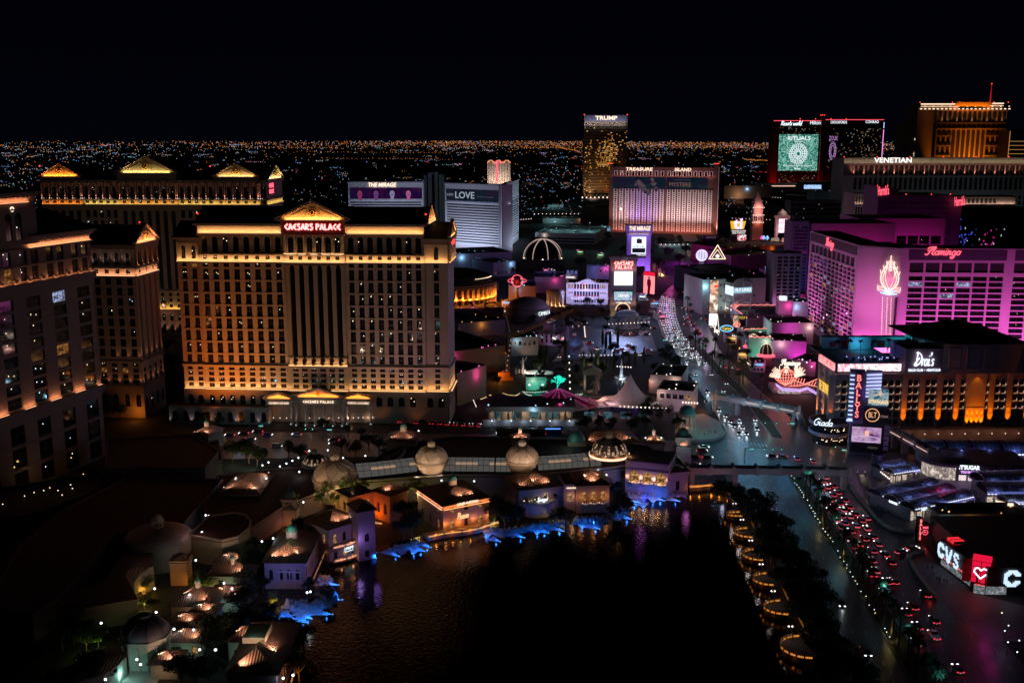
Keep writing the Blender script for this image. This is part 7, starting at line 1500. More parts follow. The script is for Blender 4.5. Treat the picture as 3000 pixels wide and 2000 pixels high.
 A,B_=G(2146,968),G(2184,968);s=Bld('poster_board','backlit theatre poster board with gold capitals','sign',A,B_,1,BLACK);q=MB();q.box(0,0,0,s.L,1,12);q.bld('frame',BLACK,s.rt);q=MB();q.box(.3,-.15,3.4,s.L*.4,-.02,11.6);q.bld('screen',SCR('poster_teal',[(.02,.12,.12),(.5,.45,.3),(.05,.2,.2)],.3,.7),s.rt);s.text('PIFF','f',s.L*.68,9.5,s.L*.5,2.4,E('poster_gold',(.8,.5,.1),.8),n=.4);s.fin()
 for lbl,p,t,c in(('blue and yellow neon oval sign on a post',mid8(400,1000),'Carlos',(.2,.6,1)),('white neon cross spire sign by the video tower',mid8(312,960),'',(1,.8,.7))):
  g=G(*p);o=emp('neon_sign',(g.x,g.y,0),0,lbl,'sign');q=MB();q.cyl(0,0,0,7,.2,n=6);q.bld('post',DMETAL,o);m_=E('neon_'+lbl[:5],c,1.6);q=MB()
  if t:q.path([(4.5*cos(a),0,9+2.2*sin(a))for a in[2*pi*i/16 for i in range(17)]],.5);text(t,o,(0,-.4,9),6,2,E('neon_yellow',(1,.8,.1),1.5))
  else:q.path([(-1.8,0,3),(0,0,16),(1.8,0,3)],.4);q.octa((0,0,4),1.6)
  q.bld('neon_tubes',m_,o)
 A,B_=G(*mid8(830,1475)),G(*mid8(1215,1480));s=Bld('neon_canopy','huge neon feather canopy sign in coral and white bulbs over the corner entrance','sign',A,B_,14,PM);L=s.L;k=L/385*1.0;P=lambda x,y:((x-830)*L/385,-1.2-.002*x,ZY(A.y,mid8(0,y)[1]))
 w=MB();w.box(0,0,0,L,14,P(0,1430)[2]);w.bld('entrance_wall',PM,s.rt);nb=MB();rdm=MB();
 for j in range(-4,5):
  nb.path([P(930+j*26*sin(t)*1.0,1395-t*52)for t in[pi*i/10 for i in range(11)]],.32)
 for z_ in range(1265,1400,26):w_=104*sin((1395-z_)/52);nb.path([P(930-w_,z_),P(930,z_+8),P(930+w_,z_)],.25)
 for i in range(9):x=980+i*26;nb.path([P(x,1392),P(x+18,1350-abs(4-i)*3+(14 if i>4 else-20))],.3);
 nb.path([P(960,1400),P(1080,1390),P(1215,1330)],.35);nb.path([P(1000,1345),P(1080,1370),P(1215,1400)],.35);nb.bld('coral_tubes',NE,s.rt)
 f=MB();r=random.Random(2)
 for cx_,cy_,a0,a1,ln in((880,1330,1.7,3.0,100),(1010,1320,.3,1.6,110),(930,1290,1.2,1.9,70)):
  for i in range(12):
   a=a0+(a1-a0)*i/11;l=ln*r.uniform(.75,1.1);p0=P(cx_+12*cos(a),cy_-12*sin(a));q0=P(cx_+l*cos(a),cy_-l*sin(a)*1.05);f.path([p0,q0],.3)
   for q in range(5):t=q/5;f.octa(Vector(p0).lerp(Vector(q0),t)+Vector((r.uniform(-.6,.6),0,r.uniform(-.5,.5))),.26)
 f.bld('feather_tubes',E('neon_cream',(1,.72,.55),1.6),s.rt);smb('Flamingo',L*.47,4.6,.4,.1).bld('sign_lettering',E('neon_cream2',(1,.85,.65),1.7),s.rt,P(965,1195));v=MB();v.path([P(840,1380),P(900,1420),P(1060,1432),P(1130,1408),P(1215,1455)],.45);v.path([P(845,1395),P(900,1436),P(1060,1446),P(1130,1422),P(1215,1470)],.45);v.bld('violet_tubes',E('neon_violet',(.6,.4,1),1.5),s.rt)
 q=MB();q.box(P(870,0)[0],-1.6,P(0,1480)[2],P(1080,0)[0],-1.2,P(0,1440)[2]);q.bld('reader_panel',SCR('reader',[(.9,.7,.6),(.2,.05,.08),(.6,.5,.5),(.03,.03,.05)],.4,.9),s.rt);s.fin();pnt(s.W((L*.3,-6,8)),1800,(1,.35,.35),1);pnt(s.W((L*.7,-5,3)),600,(1,.7,.6),1)
low_casino()
def far_signs():
 g=G(2053,830);o=emp('globe_sign',(g.x,g.y,0),0,'white lattice globe on a pale statue column','sign');q=MB();H=ZY(g.y,748);R=5.6
 for i in range(6):a=pi*i/6;q.path([(R*sin(t)*cos(a),R*sin(t)*sin(a),H+R*cos(t))for t in[2*pi*k/16 for k in range(17)]],.45)
 for z_ in(-.6,-.2,.2,.6):q.path([(R*cos(asin(z_))*cos(t),R*cos(asin(z_))*sin(t),H+R*z_)for t in[2*pi*k/16 for k in range(17)]],.45)
 q.bld('lattice_globe',E('globe_lilac',(.75,.7,1),1.3),o);q=MB();q.lth([(3,0),(2.4,H*.4),(3.2,H*.6),(2,H-R)],n=10,smooth=False);q.bld('column',WHITE,o);pnt((g.x,g.y-8,12),900,(.8,.7,1))
 g=G(2100,790);o=emp('neon_sign',(g.x,g.y,0),0,'golden neon triangle sign with a white ball','sign');q=MB();H=ZY(g.y,758);q.path([(-9,0,H),(0,0,H+15),(9,0,H),(-9,0,H)],.7);q.path([(-6,0,H+1),(0,0,H+10),(6,0,H+1)],.5);[q.octa((-9+i*2.2,-.5,H),.7)for i in range(9)];q.bld('neon_tubes',MATS['bulb_cream'],o);q=MB();q.box(-10,0,0,10,2,H-1);q.bld('base',MID,o);q=MB();q.octa((0,-1,H+3),2.6);q.bld('ball',SGNW,o)
 A,B_=G(2138,745),G(2184,745);s=Bld('pylon_sign','yellow bucket shaped sign with glowing pink letters above a small screen','sign',A,B_,4,MID);L=s.L;z=lambda p:ZY(A.y,p);q=MB();q.extr([(L*.05,-1,z(671)),(L*.82,-1,z(671)),(L*.93,-1,z(648)),(L*-.03,-1,z(648))],(0,3,0));q.bld('bucket',E('bucket_yellow',(1,.55,.02),.9),s.rt);text('ti',s.rt,(L*.45,-1.8,z(656)),L*.6,13,E('ti_pink',(1,.5,.7),1.8),off=.03);q=MB();q.box(0,0,z(681),L,3,z(674));q.bld('name_band',BLACK,s.rt);s.text('TREASURE ISLAND','f',L/2,z(677),L*.9,2,SGNW,n=.4);s.text('FREE PARKING','f',L/2,z(683),L*.8,1.6,SGNW,n=.4);q=MB();q.box(0,.5,0,L,3,z(686));q.bld('pier',MID,s.rt);q=MB();q.box(L*.45,0,z(705),L,.4,z(688));q.bld('screen',SCR('screen_pr',[(.9,.95,1),(.8,.9,1),(.9,.1,.1),(.02,.02,.02)],.3,1),s.rt);s.fin();q=MB();q.box(0,-4,0,14,-3.4,5);tag(q.bld('lit_banner',E('banner_violet',(.6,.15,.9),1.2),None,(*G(2134,728),5)),'small violet glowing banner below the bucket sign','banner')
 g=G(2213,735);Y=g.y;o=emp('campanile',(g.x,g.y,0),0,'brick bell tower with pointed roof and lit belfry','tower');z=lambda p:ZY(Y,p);w=6.6;q=MB();q.box(-w,-w,0,w,w,z(652));q.bld('shaft',M('brick_red',(.22,.08,.06),.85,noise=.2,ns=.3),o);BF=M('belfry_stone',(.4,.3,.32),.8);q=MB();q.box(-w-.8,-w-.8,z(652),w+.8,w+.8,z(649));q.box(-w,-w,z(649),w,w,z(630));q.box(-w-.8,-w-.8,z(630),w+.8,w+.8,z(628));q.box(-w+.8,-w+.8,z(628),w-.8,w-.8,z(607));q.box(-w,-w,z(607),w,w,z(605));q.bld('belfry',BF,o);q=MB();q.lth([(w*1.3,z(605)),(w*.8,z(585)),(.2,z(560))],n=4,a0=pi/4,a1=2*pi+pi/4,smooth=False);q.bld('spire',BF,o);q=MB();[q.box(-5+i*2.2,-w-.15,z(647),-3.6+i*2.2,-w-.02,z(633))for i in range(5)];q.bld('belfry_openings',BLACK,o);q=MB();[q.octa((-w+i*w/3,-w-1.2,zz),.8)for zz in(z(652)+.6,z(630)+.6,z(607))for i in range(7)];q.bld('lamps',E('lamp_peach',(1,.6,.45),1.5),o);[pnt((g.x,g.y-w-4,zz),W_,(1,.55,.45),.5)for zz,W_ in((z(650),3000),(z(628),3000),(z(604),4000),(4,8000))]
 A,B_=G(2256,745),G(2314,745);s=Bld('sign_tower','ornate white and gold sign tower with a bright oval screen','sign',A,B_,8,STONE2);L=s.L;z=lambda p:ZY(A.y,p);q=MB();q.box(0,0,0,L,8,z(712));q.box(L*.22,0,z(712),L*.34,6,z(640));q.box(L*.78,0,z(712),L*.9,6,z(640));q.box(L*.2,-1,z(640),L*.92,7,z(632));q.bld('frame',STONE2,s.rt);q=MB();q.lth([(L*.3,z(632)),(L*.2,z(622)),(.3,z(612))],L*.56,3,12);q.bld('crown',STONE2,s.rt);q=MB();q.box(L*.36,-.5,z(682),L*.76,.2,z(641));q.bld('screen',SCR('screen_blush',[(1,.85,.9),(1,.4,.5),(.9,.9,1),(1,.7,.8)],.25,1.4),s.rt)
 for x0,x1,c in((.02,.42,'screen_teal2'),(.55,1,'screen_crim')):q=MB();q.box(L*x0,-.6,z(712),L*x1,-.1,z(697));q.bld('screen',SCR(c,[(.02,.04,.04),(.3,.3,.2),(.5,.05,.06)]if c[-1]=='2' else[(.3,.01,.03),(.6,.3,.25),(.3,.02,.04)],.3,.9),s.rt)
 q=MB();q.box(-2,-1,z(714),L+2,-.6,z(712));q.box(-4,-1,z(731),L+2,-.6,z(729));q.bld('gold_lines',E('gold_line',(1,.65,.25),1.3),s.rt);s.fin();pnt(s.W((L/2,-12,30)),9000,(1,.6,.7),1);pnt(s.W((L*.6,-6,58)),2500,(1,.8,.7),1)
 for i,(x,c)in enumerate(((2236,'ice'),(2246,'ice'),(2230,'mag'))):g=G(x,742);q=MB();q.path([(0,0,2),(0,0,22),(-2,0,18),(0,0,22),(2,0,18)],.8);q.path([(-2.4,0,10),(2.4,0,10)],.8);tag(q.bld('neon_mast',E('neon_ice2' if c=='ice' else 'neon_mag',(.3,.6,1)if c=='ice' else(1,.1,.6),1.3),None,(g.x,g.y,0)),('left blue neon mast beside the campanile','right blue neon mast beside the campanile','magenta neon mast beside the campanile')[i],'sign')
 for p,W_,c in(((1990,840),30000,(.7,.15,.9)),((2050,860),20000,(.6,.15,.95)),((2030,800),30000,(.75,.15,.8)),((1990,770),24000,(.6,.1,.7)),((2080,900),9000,(.5,.3,.9)),((1960,820),9000,(.9,.2,.6))):g=G(*p);pnt((g.x,g.y,14),W_,c,.6)  # violet lights without fixtures, added for the far boulevard glow
far_signs()
for p,W_,c in(((1960,900),2200,(.75,.9,1)),((1962,950),2200,(.75,.9,1)),((1990,1000),2200,(.75,.9,1)),((2040,1070),2600,(.6,.85,1)),((2080,1130),2600,(.55,.85,1)),((2120,1190),3000,(.5,.8,1)),((2170,1240),3600,(.5,.8,1)),((2230,1280),2600,(.5,.8,1)),((2200,1320),2600,(.45,.7,1)),((2300,1320),2200,(.3,.65,1)),((2100,1330),1200,(.6,.7,.9)),((2400,1345),1500,(.3,.6,.9)),((2260,1180),1500,(1,.15,.25)),((700,1285),900,(.5,.7,.9)),((820,1300),1100,(.6,.75,.9)),((930,1300),900,(.5,.65,.8)),((1120,1290),400,(.7,.8,.9))):g=G(*p);pnt((g.x,g.y,13),W_*1.0,(c[0]*.8,c[1],c[2]),.5)  # road spill lights standing in for street lamps, no fixtures built
for s in range(8,240,26):
 W_=1000 if s<110 else 750;x,y,_=RP(s,2 if s%52 else-1);pnt((x,y,12),W_*.8,(.25,.7,.85),.6)  # teal road spill from added bare lights in place of street lamps
for s in range(10,230,30):x,y,_=RP(s,20);pnt((x,y,10),90,(.55,.35,.7),.6)  # weak violet spill added over the carriageway, no lamps modelled
for p,W_,c in(((2250,960),1500,(.9,.2,.8)),((2170,1000),1200,(1,.2,.35)),((2130,940),1200,(.7,.8,1)),((2210,1120),1400,(1,.15,.4)),((2310,1150),900,(1,.35,.2)),((2280,1060),1200,(.8,.2,.9)),((1720,860),2500,(.5,.5,1)),((1930,900),2000,(1,.3,.7)),((1640,830),2500,(.35,.5,1)),((1880,1000),1200,(.4,.6,1)),((1560,1000),900,(.7,.35,.9)),((1440,890),1500,(1,.45,.15)),((1760,1130),700,(.3,.6,.8)),((1900,1080),700,(.8,.5,.7))):g=G(*p);pnt((g.x,g.y,11),W_,c,.5)  # coloured spill added over the middle ground without fixtures
for p,W_,c in(((1955,880),5000,(.7,.35,1)),((1965,920),4000,(.75,.5,1)),((2050,960),3500,(.9,.3,.8)),((2075,1010),2500,(.8,.4,.9)),((2020,850),9000,(.8,.25,1))):g=G(*p);pnt((g.x,g.y,10),W_,c,.5)  # more violet spill added to tint the road, without fixtures
def bridge(lbl,pA,pB,zd,w,lit,z1=None):
 A=G(pA[0],pA[1],zd);B_=G(pB[0],pB[1],z1 or zd);b=Bld('footbridge',lbl,'footbridge',A,B_,w,M('bridge_stone',(.36,.32,.33),.8));L=b.L;q=MB();q.box(0,0,zd-1.4,L,w,zd-.6);q.bld('deck',b.mat,b.rt)
 for y0,y1 in((0,.4),(w-.4,w)):q=MB();q.box(0,y0,zd-.6,L,y1,zd+1.1);q.bld('parapet',b.mat,b.rt)
 n=int(L/9)
 for i in range(n+1):
  for y in(-.25,w-.55):q=MB();q.box(L*i/n-.6,y,zd-1.8,L*i/n+.6,y+.8,zd+2);q.bld('pier_post',b.mat,b.rt)
 for i in lit:
  if i<n:q=MB();q.box(L*i/n+1,-.08,zd-.2,L*(i+1)/n-1,-.02,zd+.05);q.bld('light_strip',E('strip_rose',(1,.6,.45),1.2),b.rt)
 for u in(.03,.3,.97):q=MB();q.box(L*u-.8,1,0,L*u+.8,w-1,zd-1.4);q.bld('pier',b.mat,b.rt)
 b.fin();return b
b1=bridge('near stone footbridge crossing the boulevard south of the junction',(2016,1378),(2492,1384),8,5,(9,10,11,12));[pnt(b1.W((b1.L*u,-8,5)),260,(.7,.7,.9),.5)for u in(.2,.5,.8)]
b2=bridge('far stone footbridge crossing the boulevard north of the junction',(2085,1160),(2330,1205),8,5,(2,3,4,5));pnt(b2.W((b2.L*.4,-8,8)),500,(1,.5,.6));pnt(b2.W((b2.L*.8,-8,8)),400,(.6,.9,.8))
b3=bridge('stepped footbridge walk in front of the amber columned hotel',(2605,1262),(2720,1325),8,5,(0,1,2));pnt(b3.W((b3.L*.5,-5,9)),150,(.8,.6,.9))
def escal(lbl,pa,pb,za,c=(1,.85,.65)):
 a=G3(pa[0],pa[1],za);b=G3(pb[0],pb[1],.2);d=b-a;o=emp('escalator',a,0,lbl,'escalator');q=MB()
 n=26
 for i in range(n):p=d*(i/n);q.box(p.x-1.2,p.y-.3,p.z-.5,p.x+1.2,p.y+.3,p.z)
 q.bld('steps',METAL,o);s=Vector((1.5,0,.9))
 for k in(-1,1):q=MB();q.beam(Vector((s.x*k,0,.9)),d+Vector((s.x*k,0,.9)),.2,.9);q.bld('side_rail',METAL,o);q=MB();q.beam(Vector((s.x*k,0,1.42)),d+Vector((s.x*k,0,1.42)),.12,.1);q.bld('handrail_light',E('rail_light',c,.9),o)
 pnt((a+d*.5)+Vector((0,-1,3)),160,c)
escal('escalator with pale lit rails beside the barrier of the near footbridge',(2522,1390),(2548,1448),7);escal('escalator rising to the far footbridge beside the corner cafe',(2335,1205),(2352,1252),7,(.9,.9,1));escal('escalator at the corner plaza end of the far footbridge',(2072,1180),(2080,1212),7,(1,.9,.7))
def amber_piers():
 m=M('piers_stone',(.36,.27,.27),.8,noise=.12,ns=.2);A=G(2438,1292);zt=ZY(A.y,1100);A2=Vector((A.x,A.y));dirn=Vector((cos(.03),sin(.03)));B_=A2+dirn*112
 b=Bld('corner_hotel','corner hotel with amber lit piers, rows of small balconies, roof garden and white script sign','hotel',A2,B_,26,m);L=b.L;D=b.D;U_=lambda px,py=1180:b.uz(px,py)[0];Z_=lambda px,py:b.uz(px,py)[1]
 z0_=Z_(2700,1247);z4_=Z_(2700,1100);zr_=Z_(2700,1092);print('HOTEL',z0_,z4_,L,U_(3000))
 b.core(0,zr_-.5);b.w.box(16,26,0,L,46,zr_+.1,1);b.w.box(6,25.9,0,16,40,zr_+.1,1);piers=[2432,2646,2697,2748,2799,2900,2952,3006,3060];bays=[]
 prs=sorted([(U_(p)-1.25,U_(p)+1.25)for p in piers]+[(U_(2825),U_(2880))]);cs=[]
 e=[0.5]+[v for p in prs for v in p];
 rowz=[Z_(2700,y)for y in(1122,1145,1167,1189)];st=rowz[0]-rowz[1]
 for i in range(0,len(e)-1,2):
  a,c=e[i],e[i+1]
  if c-a<2:continue
  n=max(1,round((c-a)/3.3));cs+=[(x,y)for x,y in cols_(a+.2,c-.2,n,(c-a-.4)/n*.72)]
 cs=[c for c in cs if c[1]<L-1]
 rws=[(z-1.0,z+1.5,'r')for z in rowz]+[(Z_(2700,1213)-1.2,Z_(2700,1213)+1.3,'r'),(Z_(2700,1235)-1.2,Z_(2700,1235)+1.3,'r')]
 b.wall('f',0,L,0,zr_,cs,rws,th=.9);b.wall('l',0,D,0,zr_,cols_(2,D-2,8,2.4),rws,th=.9);b.wall('r',0,D,0,zr_);b.wall('b',0,L,0,zr_)
 pr=MB()
 for a,c in prs:
  if c<L:b.box('f',a,c,.02,1.0 if c-a<4 else 1.6,z0_,zr_-.6,pr);b.box('f',a-.1,c+.1,.02,1.06 if c-a<4 else 1.66,Z_(2700,1192)-.5,Z_(2700,1192),pr)
 for i in range(3):u=3+i*8.6;b.box('l',u,u+3,.02,1,z0_,zr_-.6,pr)
 pr.bld('piers',m,b.rt);sl=MB();bl=MB();k=0
 for a,c in cs:
  for z in rowz:b.box('f',a-.1,c+.1,.02,.6,z-1.4,z-1.05,sl);b.box('f',a+.3,c,.62,.68,z-1.3,z-1.17,bl);b.box('f',c-.04,c+.05,.05,.5,z-1.0,z-.3,bl)
 sl.bld('balcony_slabs',m,b.rt)['kind']='stuff';bl.bld('balcony_lights',E('balcony_light',(1,.6,.36),.8),b.rt)['kind']='stuff'
 b.band(zr_-.6,zr_+.1,1.8,'f');b.band(z0_-1.2,z0_-.3,2.4,'f')
 for a,c in prs:
  if c<L:n_=1 if c-a<4 else 4;[spot(b.W(b.pt('f',a+(c-a)*(i+.5)/n_,2.6,z0_)),b.W(b.pt('f',a+(c-a)*(i+.5)/n_,.8,z0_+17)),14000,(1,.36,.01),44,.2,.8)for i in range(n_)];[spot(b.W(b.pt('f',a+(c-a)*(i+.5)/n_,2.2,z0_+5)),b.W(b.pt('f',a+(c-a)*(i+.5)/n_,.9,z0_+13)),2600,(1,.36,.01),50,.2,.9)for i in range(n_)];  # upper spots added in mid-air to carry the amber higher up the piers
 for i in range(3):u=4.5+i*8.6;spot(b.W(b.pt('l',u,2.6,z0_)),b.W(b.pt('l',u,.8,z0_+15)),12000,(1,.36,.01),60,.2,.8)
 spot(b.W(b.pt('f',(prs[5][0]+prs[5][1])/2,4,zr_)),b.W(b.pt('f',(prs[5][0]+prs[5][1])/2,1,zr_-8)),900,(1,.42,.02),70)
 b.text('THE CROMWELL','l',D*.55,(zr_+z0_)/2+3,D*.6,5,E('amber_letters',(1,.6,.1),1),n=1.3)
 for i in range(9):u=U_(2700)+i*6.4-5;pnt(b.W(b.pt('f',u,3.2,3.4)),60,(1,.6,.4),.2);q=MB();q.octa(b.pt('f',u,3,4),.3);q.bld('wall_lantern',E('lantern_rose',(1,.65,.5),2),b.rt)
 u0,u1=U_(2650,1050),U_(2760,1050);zs=Z_(2700,1020);q=MB();b.box('f',u0,u1,-14,1.2,zr_+.12,zs,q);q.bld('sign_wall',M('plum_panel',(.28,.17,.27),.8),b.rt)
 q=MB();R=60;ue=U_(2996,1050);za=Z_(2850,1005)
 n=14;pts=[(u1+(ue-u1)*i/n,-(1.3+1.6*sin(pi*(i/n))))for i in range(n+1)];q.prism([(u1,20)]+[(u1,pts[0][1])]+pts[1:]+[(ue,20)],zr_+.12,za,0,1);q.bld('attic',[m,DARKR],b.rt);q=MB();q.prism([(u1-8,46)]+[(u1-8,16)]+[(u1-2,4),(u1,-1)]+[(p[0],p[1]-.8)for p in pts]+[(ue+1,46)],za,za+.6,0);q.hip(u1+2,2,ue,44,za+.6,5.5,over=.5,ridge=14);q.bld('roof',DARKR,b.rt)
 q=MB()
 for px in((2772,2808),(2824,2862),(2874,2905)):
  a,c=U_(px[0],1050),U_(px[1],1050)
  for k in((a,c,za-2,za-1.4),(a,c,zr_+2.2,zr_+2.8),(a,a+.6,zr_+2.2,za-1.4),(c-.6,c,zr_+2.2,za-1.4)):b.box('f',k[0],k[1],2.4,3.2,k[2],k[3],q)
 q.bld('wall_panels',M('panel_violet',(.34,.24,.36),.8),b.rt)
 b.put(smb("Drai's",9,6.6,.42,.12),'sign_lettering',SGNC,'f',U_(2704,1045),Z_(2704,1048),2);b.text('BEACH CLUB  •  NIGHTCLUB','f',U_(2704,1082),Z_(2704,1082),15,1.1,SGNC,n=1.6,off=.02);spot(b.W(b.pt('f',U_(2800),34,6)),b.W(b.pt('f',U_(2780),0,zs-3)),9000,(.7,.2,.7),80,1)
 q=MB();zb0,zb1=Z_(2500,1086),Z_(2500,1065);b.box('f',.3,U_(2637,1075),.6,1.4,zb0,zb1,q);q.bld('screen',SCR('led_band',[(.95,.97,1),(1,.5,.6),(.9,.95,1),(.8,.1,.2),(.9,.95,1)],.45,1.4),b.rt);q=MB();b.box('l',4,D-.4,.6,1.4,zb0,zb1,q);q.bld('screen',SCR('led_red',[(1,.05,.08),(1,.5,.5),(1,.1,.15)],.5,1.1),b.rt);b.text('JUICY J','f',U_(2590,1075),(zb0+zb1)/2,15,3,SGNW,n=1.7,off=.03);q=MB();q.box(-.6,-.6,zb1+.02,U_(2637,1075),40,zb1+.5);q.bld('garden_deck',MID,b.rt)
 area(b.W(b.pt('f',25,4,zb1-1.5)),(0,-1,-.6),(1,0,0),40,2,600,(.8,.8,1))
 CY_=M('teal_wall',(.25,.42,.48),.8);q=MB();zg=zb1+.5;q.box(4,34,zg,46,38,zg+5.6);q.box(16,30,zg,27,33,zg+6.4);q.box(46,26,zg,52,34,zg+8.5);q.bld('cabana_row',CY_,b.rt);q=MB();[q.box(8+i*6,33.7,zg+.5,11.5+i*6,33.98,zg+3.6)for i in range(6)];q.bld('red_curtains',M('red_curtain',(.3,.02,.03)),b.rt);q=MB()
 for x0 in(31,):q.box(x0,12,zg,x0+1.6,16,zg+7);q.box(x0+10,12,zg,x0+11.6,16,zg+7);q.box(x0,12,zg+3.4,x0+11.6,16,zg+4.4);q.box(x0,12,zg+6.6,x0+11.6,16,zg+7.6)
 q.bld('gateway_frame',M('lilac_frame',(.5,.42,.55)),b.rt);q=MB();r=random.Random(3);[q.octa((r.uniform(8,30),r.uniform(4,12),zg+.6),.3)for _ in range(14)];q.bld('garden_lamps',E('garden_blue',(.45,.55,1),2),b.rt);q=MB();[q.octa((47+i*.55,8+6*(i/26.)**2*0+20-i*.5+r.uniform(-.4,.4),zg+3+r.uniform(-1.3,1.3)),.42)for i in range(30)];q.bld('sparkle_wall',E('sparkle',(.6,.95,1),1.6),b.rt)
 for x,y,W_,c in((12,8,260,(.3,.35,1)),(24,10,260,(.35,.3,1)),(20,26,900,(.2,.75,1)),(42,28,700,(.2,.8,.9)),(36,9,200,(.7,.4,1)),(50,16,300,(.5,.9,1)),(14,20,120,(1,.2,.6))):pnt(b.W((x,y,zg+3.5)),W_,c,.3)
 for i,(x,y)in enumerate(((8,22),(13,20),(19,22),(24,18),(34,26),(43,24),(45,20),(5,16))):p=b.W((x,y,zg));tree('p%d'%(i%2),pm[i%2],(p.x,p.y,p.z),'small palm in the roof garden above the screen band, %s from the left'%ORD[i+1],.6,'palm_tree','palm tree','roof garden palms')
 for i in range(9):p=b.W((6+i*3.4,4+(i%2),zg));tree('bush',lambda:mtr('bush',4,DKLEAF),p,'round roof garden shrub behind the screen band, %s from the left'%ORD[i+1],.8,'shrub','shrub','roof garden shrubs')
 b.fin((('dark',70),('dot',14),('scr',3),('dotc',4)),31)
 g=Vector((A2.x-2,A2.y-1));o=emp('round_cafe',(g.x,g.y,0),0,'two tier round corner cafe with white script under the amber piers','building');V=M('cafe_band',(.33,.24,.32),.7);R=9.5
 for z1_,z2_ in((4.6,6.2),(9.6,11)):q=MB();q.lth([(R-.6,z1_),(R,z1_),(R,z2_),(R-.6,z2_)],n=40);q.bld('band',V,o)
 q=MB();q.lth([(R-2,0),(R-2,9.6)],n=40);q.bld('glazing',GLASS,o);q=MB();q.lth([(R-.6,11),(.01,11.2)],n=40);q.bld('roof',DARKR,o);q=MB();r=random.Random(8);[q.box(-(R-1.9)*sin(a)-.15,-(R-1.9)*cos(a)-.1,zz,-(R-1.9)*sin(a)+.1,-(R-1.9)*cos(a),zz+.35)for a,zz in[(r.uniform(-.9,.9),r.choice((7,7.8,2,2.6)))for _ in range(26)]];q.bld('lit_tables',LITW,o);s_=smb('Giada',8,3.2,.3);s_.bld('sign_lettering',SGNC,o,(-6,-R-.2,12.3),radians(-18));[pnt((o.location.x+x,o.location.y-R+.5,3),160,(1,.6,.35))for x in(-7,-1,6)]
amber_piers()
def bally():
 A,B_=G(2482,1330),G(2604,1338);b=Bld('pylon_sign','tall violet pylon with red vertical letters and stacked screens','sign',A,B_,5,M('pylon_violet',(.22,.17,.3),.6));L=b.L;u=lambda px,py=1180:b.uz(px,py)[0];z=lambda px,py:b.uz(px,py)[1]
 q=MB();q.box(u(2490,1250),0,0,u(2600,1300),5,z(2500,1240));q.box(u(2486),0,z(2500,1240),u(2530),4,z(2500,1085));q.box(u(2530),1,z(2500,1240),u(2602),4,z(2560,1140));q.bld('shaft',b.mat,b.rt);q=MB();q.box(u(2504,1150),-1.2,z(2510,1230),u(2524,1150),-.02,z(2510,1091));q.bld('letter_panel',M('letter_back',(.14,.03,.16)),b.rt);text('BALLYS',b.rt,(u(2513,1150),-1.7,(z(2510,1222)+z(2510,1095))/2),2.7,z(2510,1095)-z(2510,1220),E('letter_red',(1,.22,.18),1.5),vert=True,off=.02)
 q=MB();n=11
 for i in range(n):zz=z(2490,1100+i*12.8);q.box(u(2486),-.6,zz,u(2499),-.05,zz+.5)
 q.box(u(2479,1228),-.8,z(2490,1232),u(2497,1228),-.2,z(2490,1228));q.bld('blue_bars',E('bar_blue',(.45,.6,1),1.5),b.rt);q=MB();[q.extr([(u(2534),-.8,z(2550,1096+i*10.5)),(u(2578),-.8,z(2550,1096+i*10.5-5)),(u(2578),-.8,z(2550,1096+i*10.5+1)),(u(2534),-.8,z(2550,1096+i*10.5+4))],(0,.5,0))for i in range(7)];q.bld('slanted_bars',E('bar_lilac',(.55,.6,1),1.1),b.rt);q=MB();q.box(u(2532),-.1,z(2550,1160),u(2579),1,z(2550,1084));q.bld('bar_back',M('bar_back',(.3,.3,.5)),b.rt)
 def scr(x0,x1,y0,y1,m,n=1.2,nm='screen'):q=MB();q.box(u(x0,y1),-n,z(x0,y1),u(x1,y0),-n+.4,z(x0,y0));return q.bld(nm,m,b.rt)
 scr(2542,2604,1138,1184,SCR('screen_show',[(.01,.03,.05),(.05,.2,.28),(.4,.5,.55),(.02,.06,.1)],.35,.8));b.text('EXTRAVAGANZA','f',u(2573,1176),z(2573,1175),u(2602)-u(2544),1.9,E('gold2',(1,.7,.35),1.2),n=1.5,off=.02)
 q=MB();q.octa((u(2578,1155),-1.5,z(2578,1150)),.9,rz=1.6);q.beam((u(2560,1155),-1.5,z(2560,1156)),(u(2590,1155),-1.5,z(2590,1152)),.4);q.bld('printed_dancer',E('print_skin',(.8,.6,.5),.8),b.rt)
 scr(2528,2606,1190,1236,BLACK,1.3,'dark_panel');q=MB();R=2.9;cx_,cz=u(2555,1212),z(2555,1213);q.path([(cx_+R*cos(t),-1.5,cz+R*sin(t))for t in[2*pi*i/28 for i in range(29)]],.28);q.bld('gold_ring',E('ring_gold',(1,.5,.25),1),b.rt);b.text('BLT','f',cx_,cz,3.4,2.5,E('ring_gold',(1,.5,.25),1),n=1.7);b.text('STEAK','f',u(2590,1216),cz-.4,3.2,1,E('steak_grey',(.3,.2,.2),.9),n=1.7)
 scr(2490,2603,1242,1320,BLACK,1.3,'dark_panel');scr(2493,2582,1246,1290,SCR('screen_cocktail',[(.04,.01,.05),(.4,.2,.45),(.6,.4,.6),(.1,.02,.08)],.25,.9),1.7);q=MB();q.path([(u(2535,1282)+6*cos(t),-1.9,z(2535,1282)+1.3*sin(t))for t in[2*pi*i/24 for i in range(25)]],.25);q.bld('printed_rim',E('rim_lilac',(.7,.5,.8),1),b.rt);q=MB();q.box(u(2533,1260),-1.9,z(2533,1272),u(2545,1260),-1.8,z(2533,1258));q.bld('printed_drink',E('drink_peach',(1,.5,.35),1),b.rt)
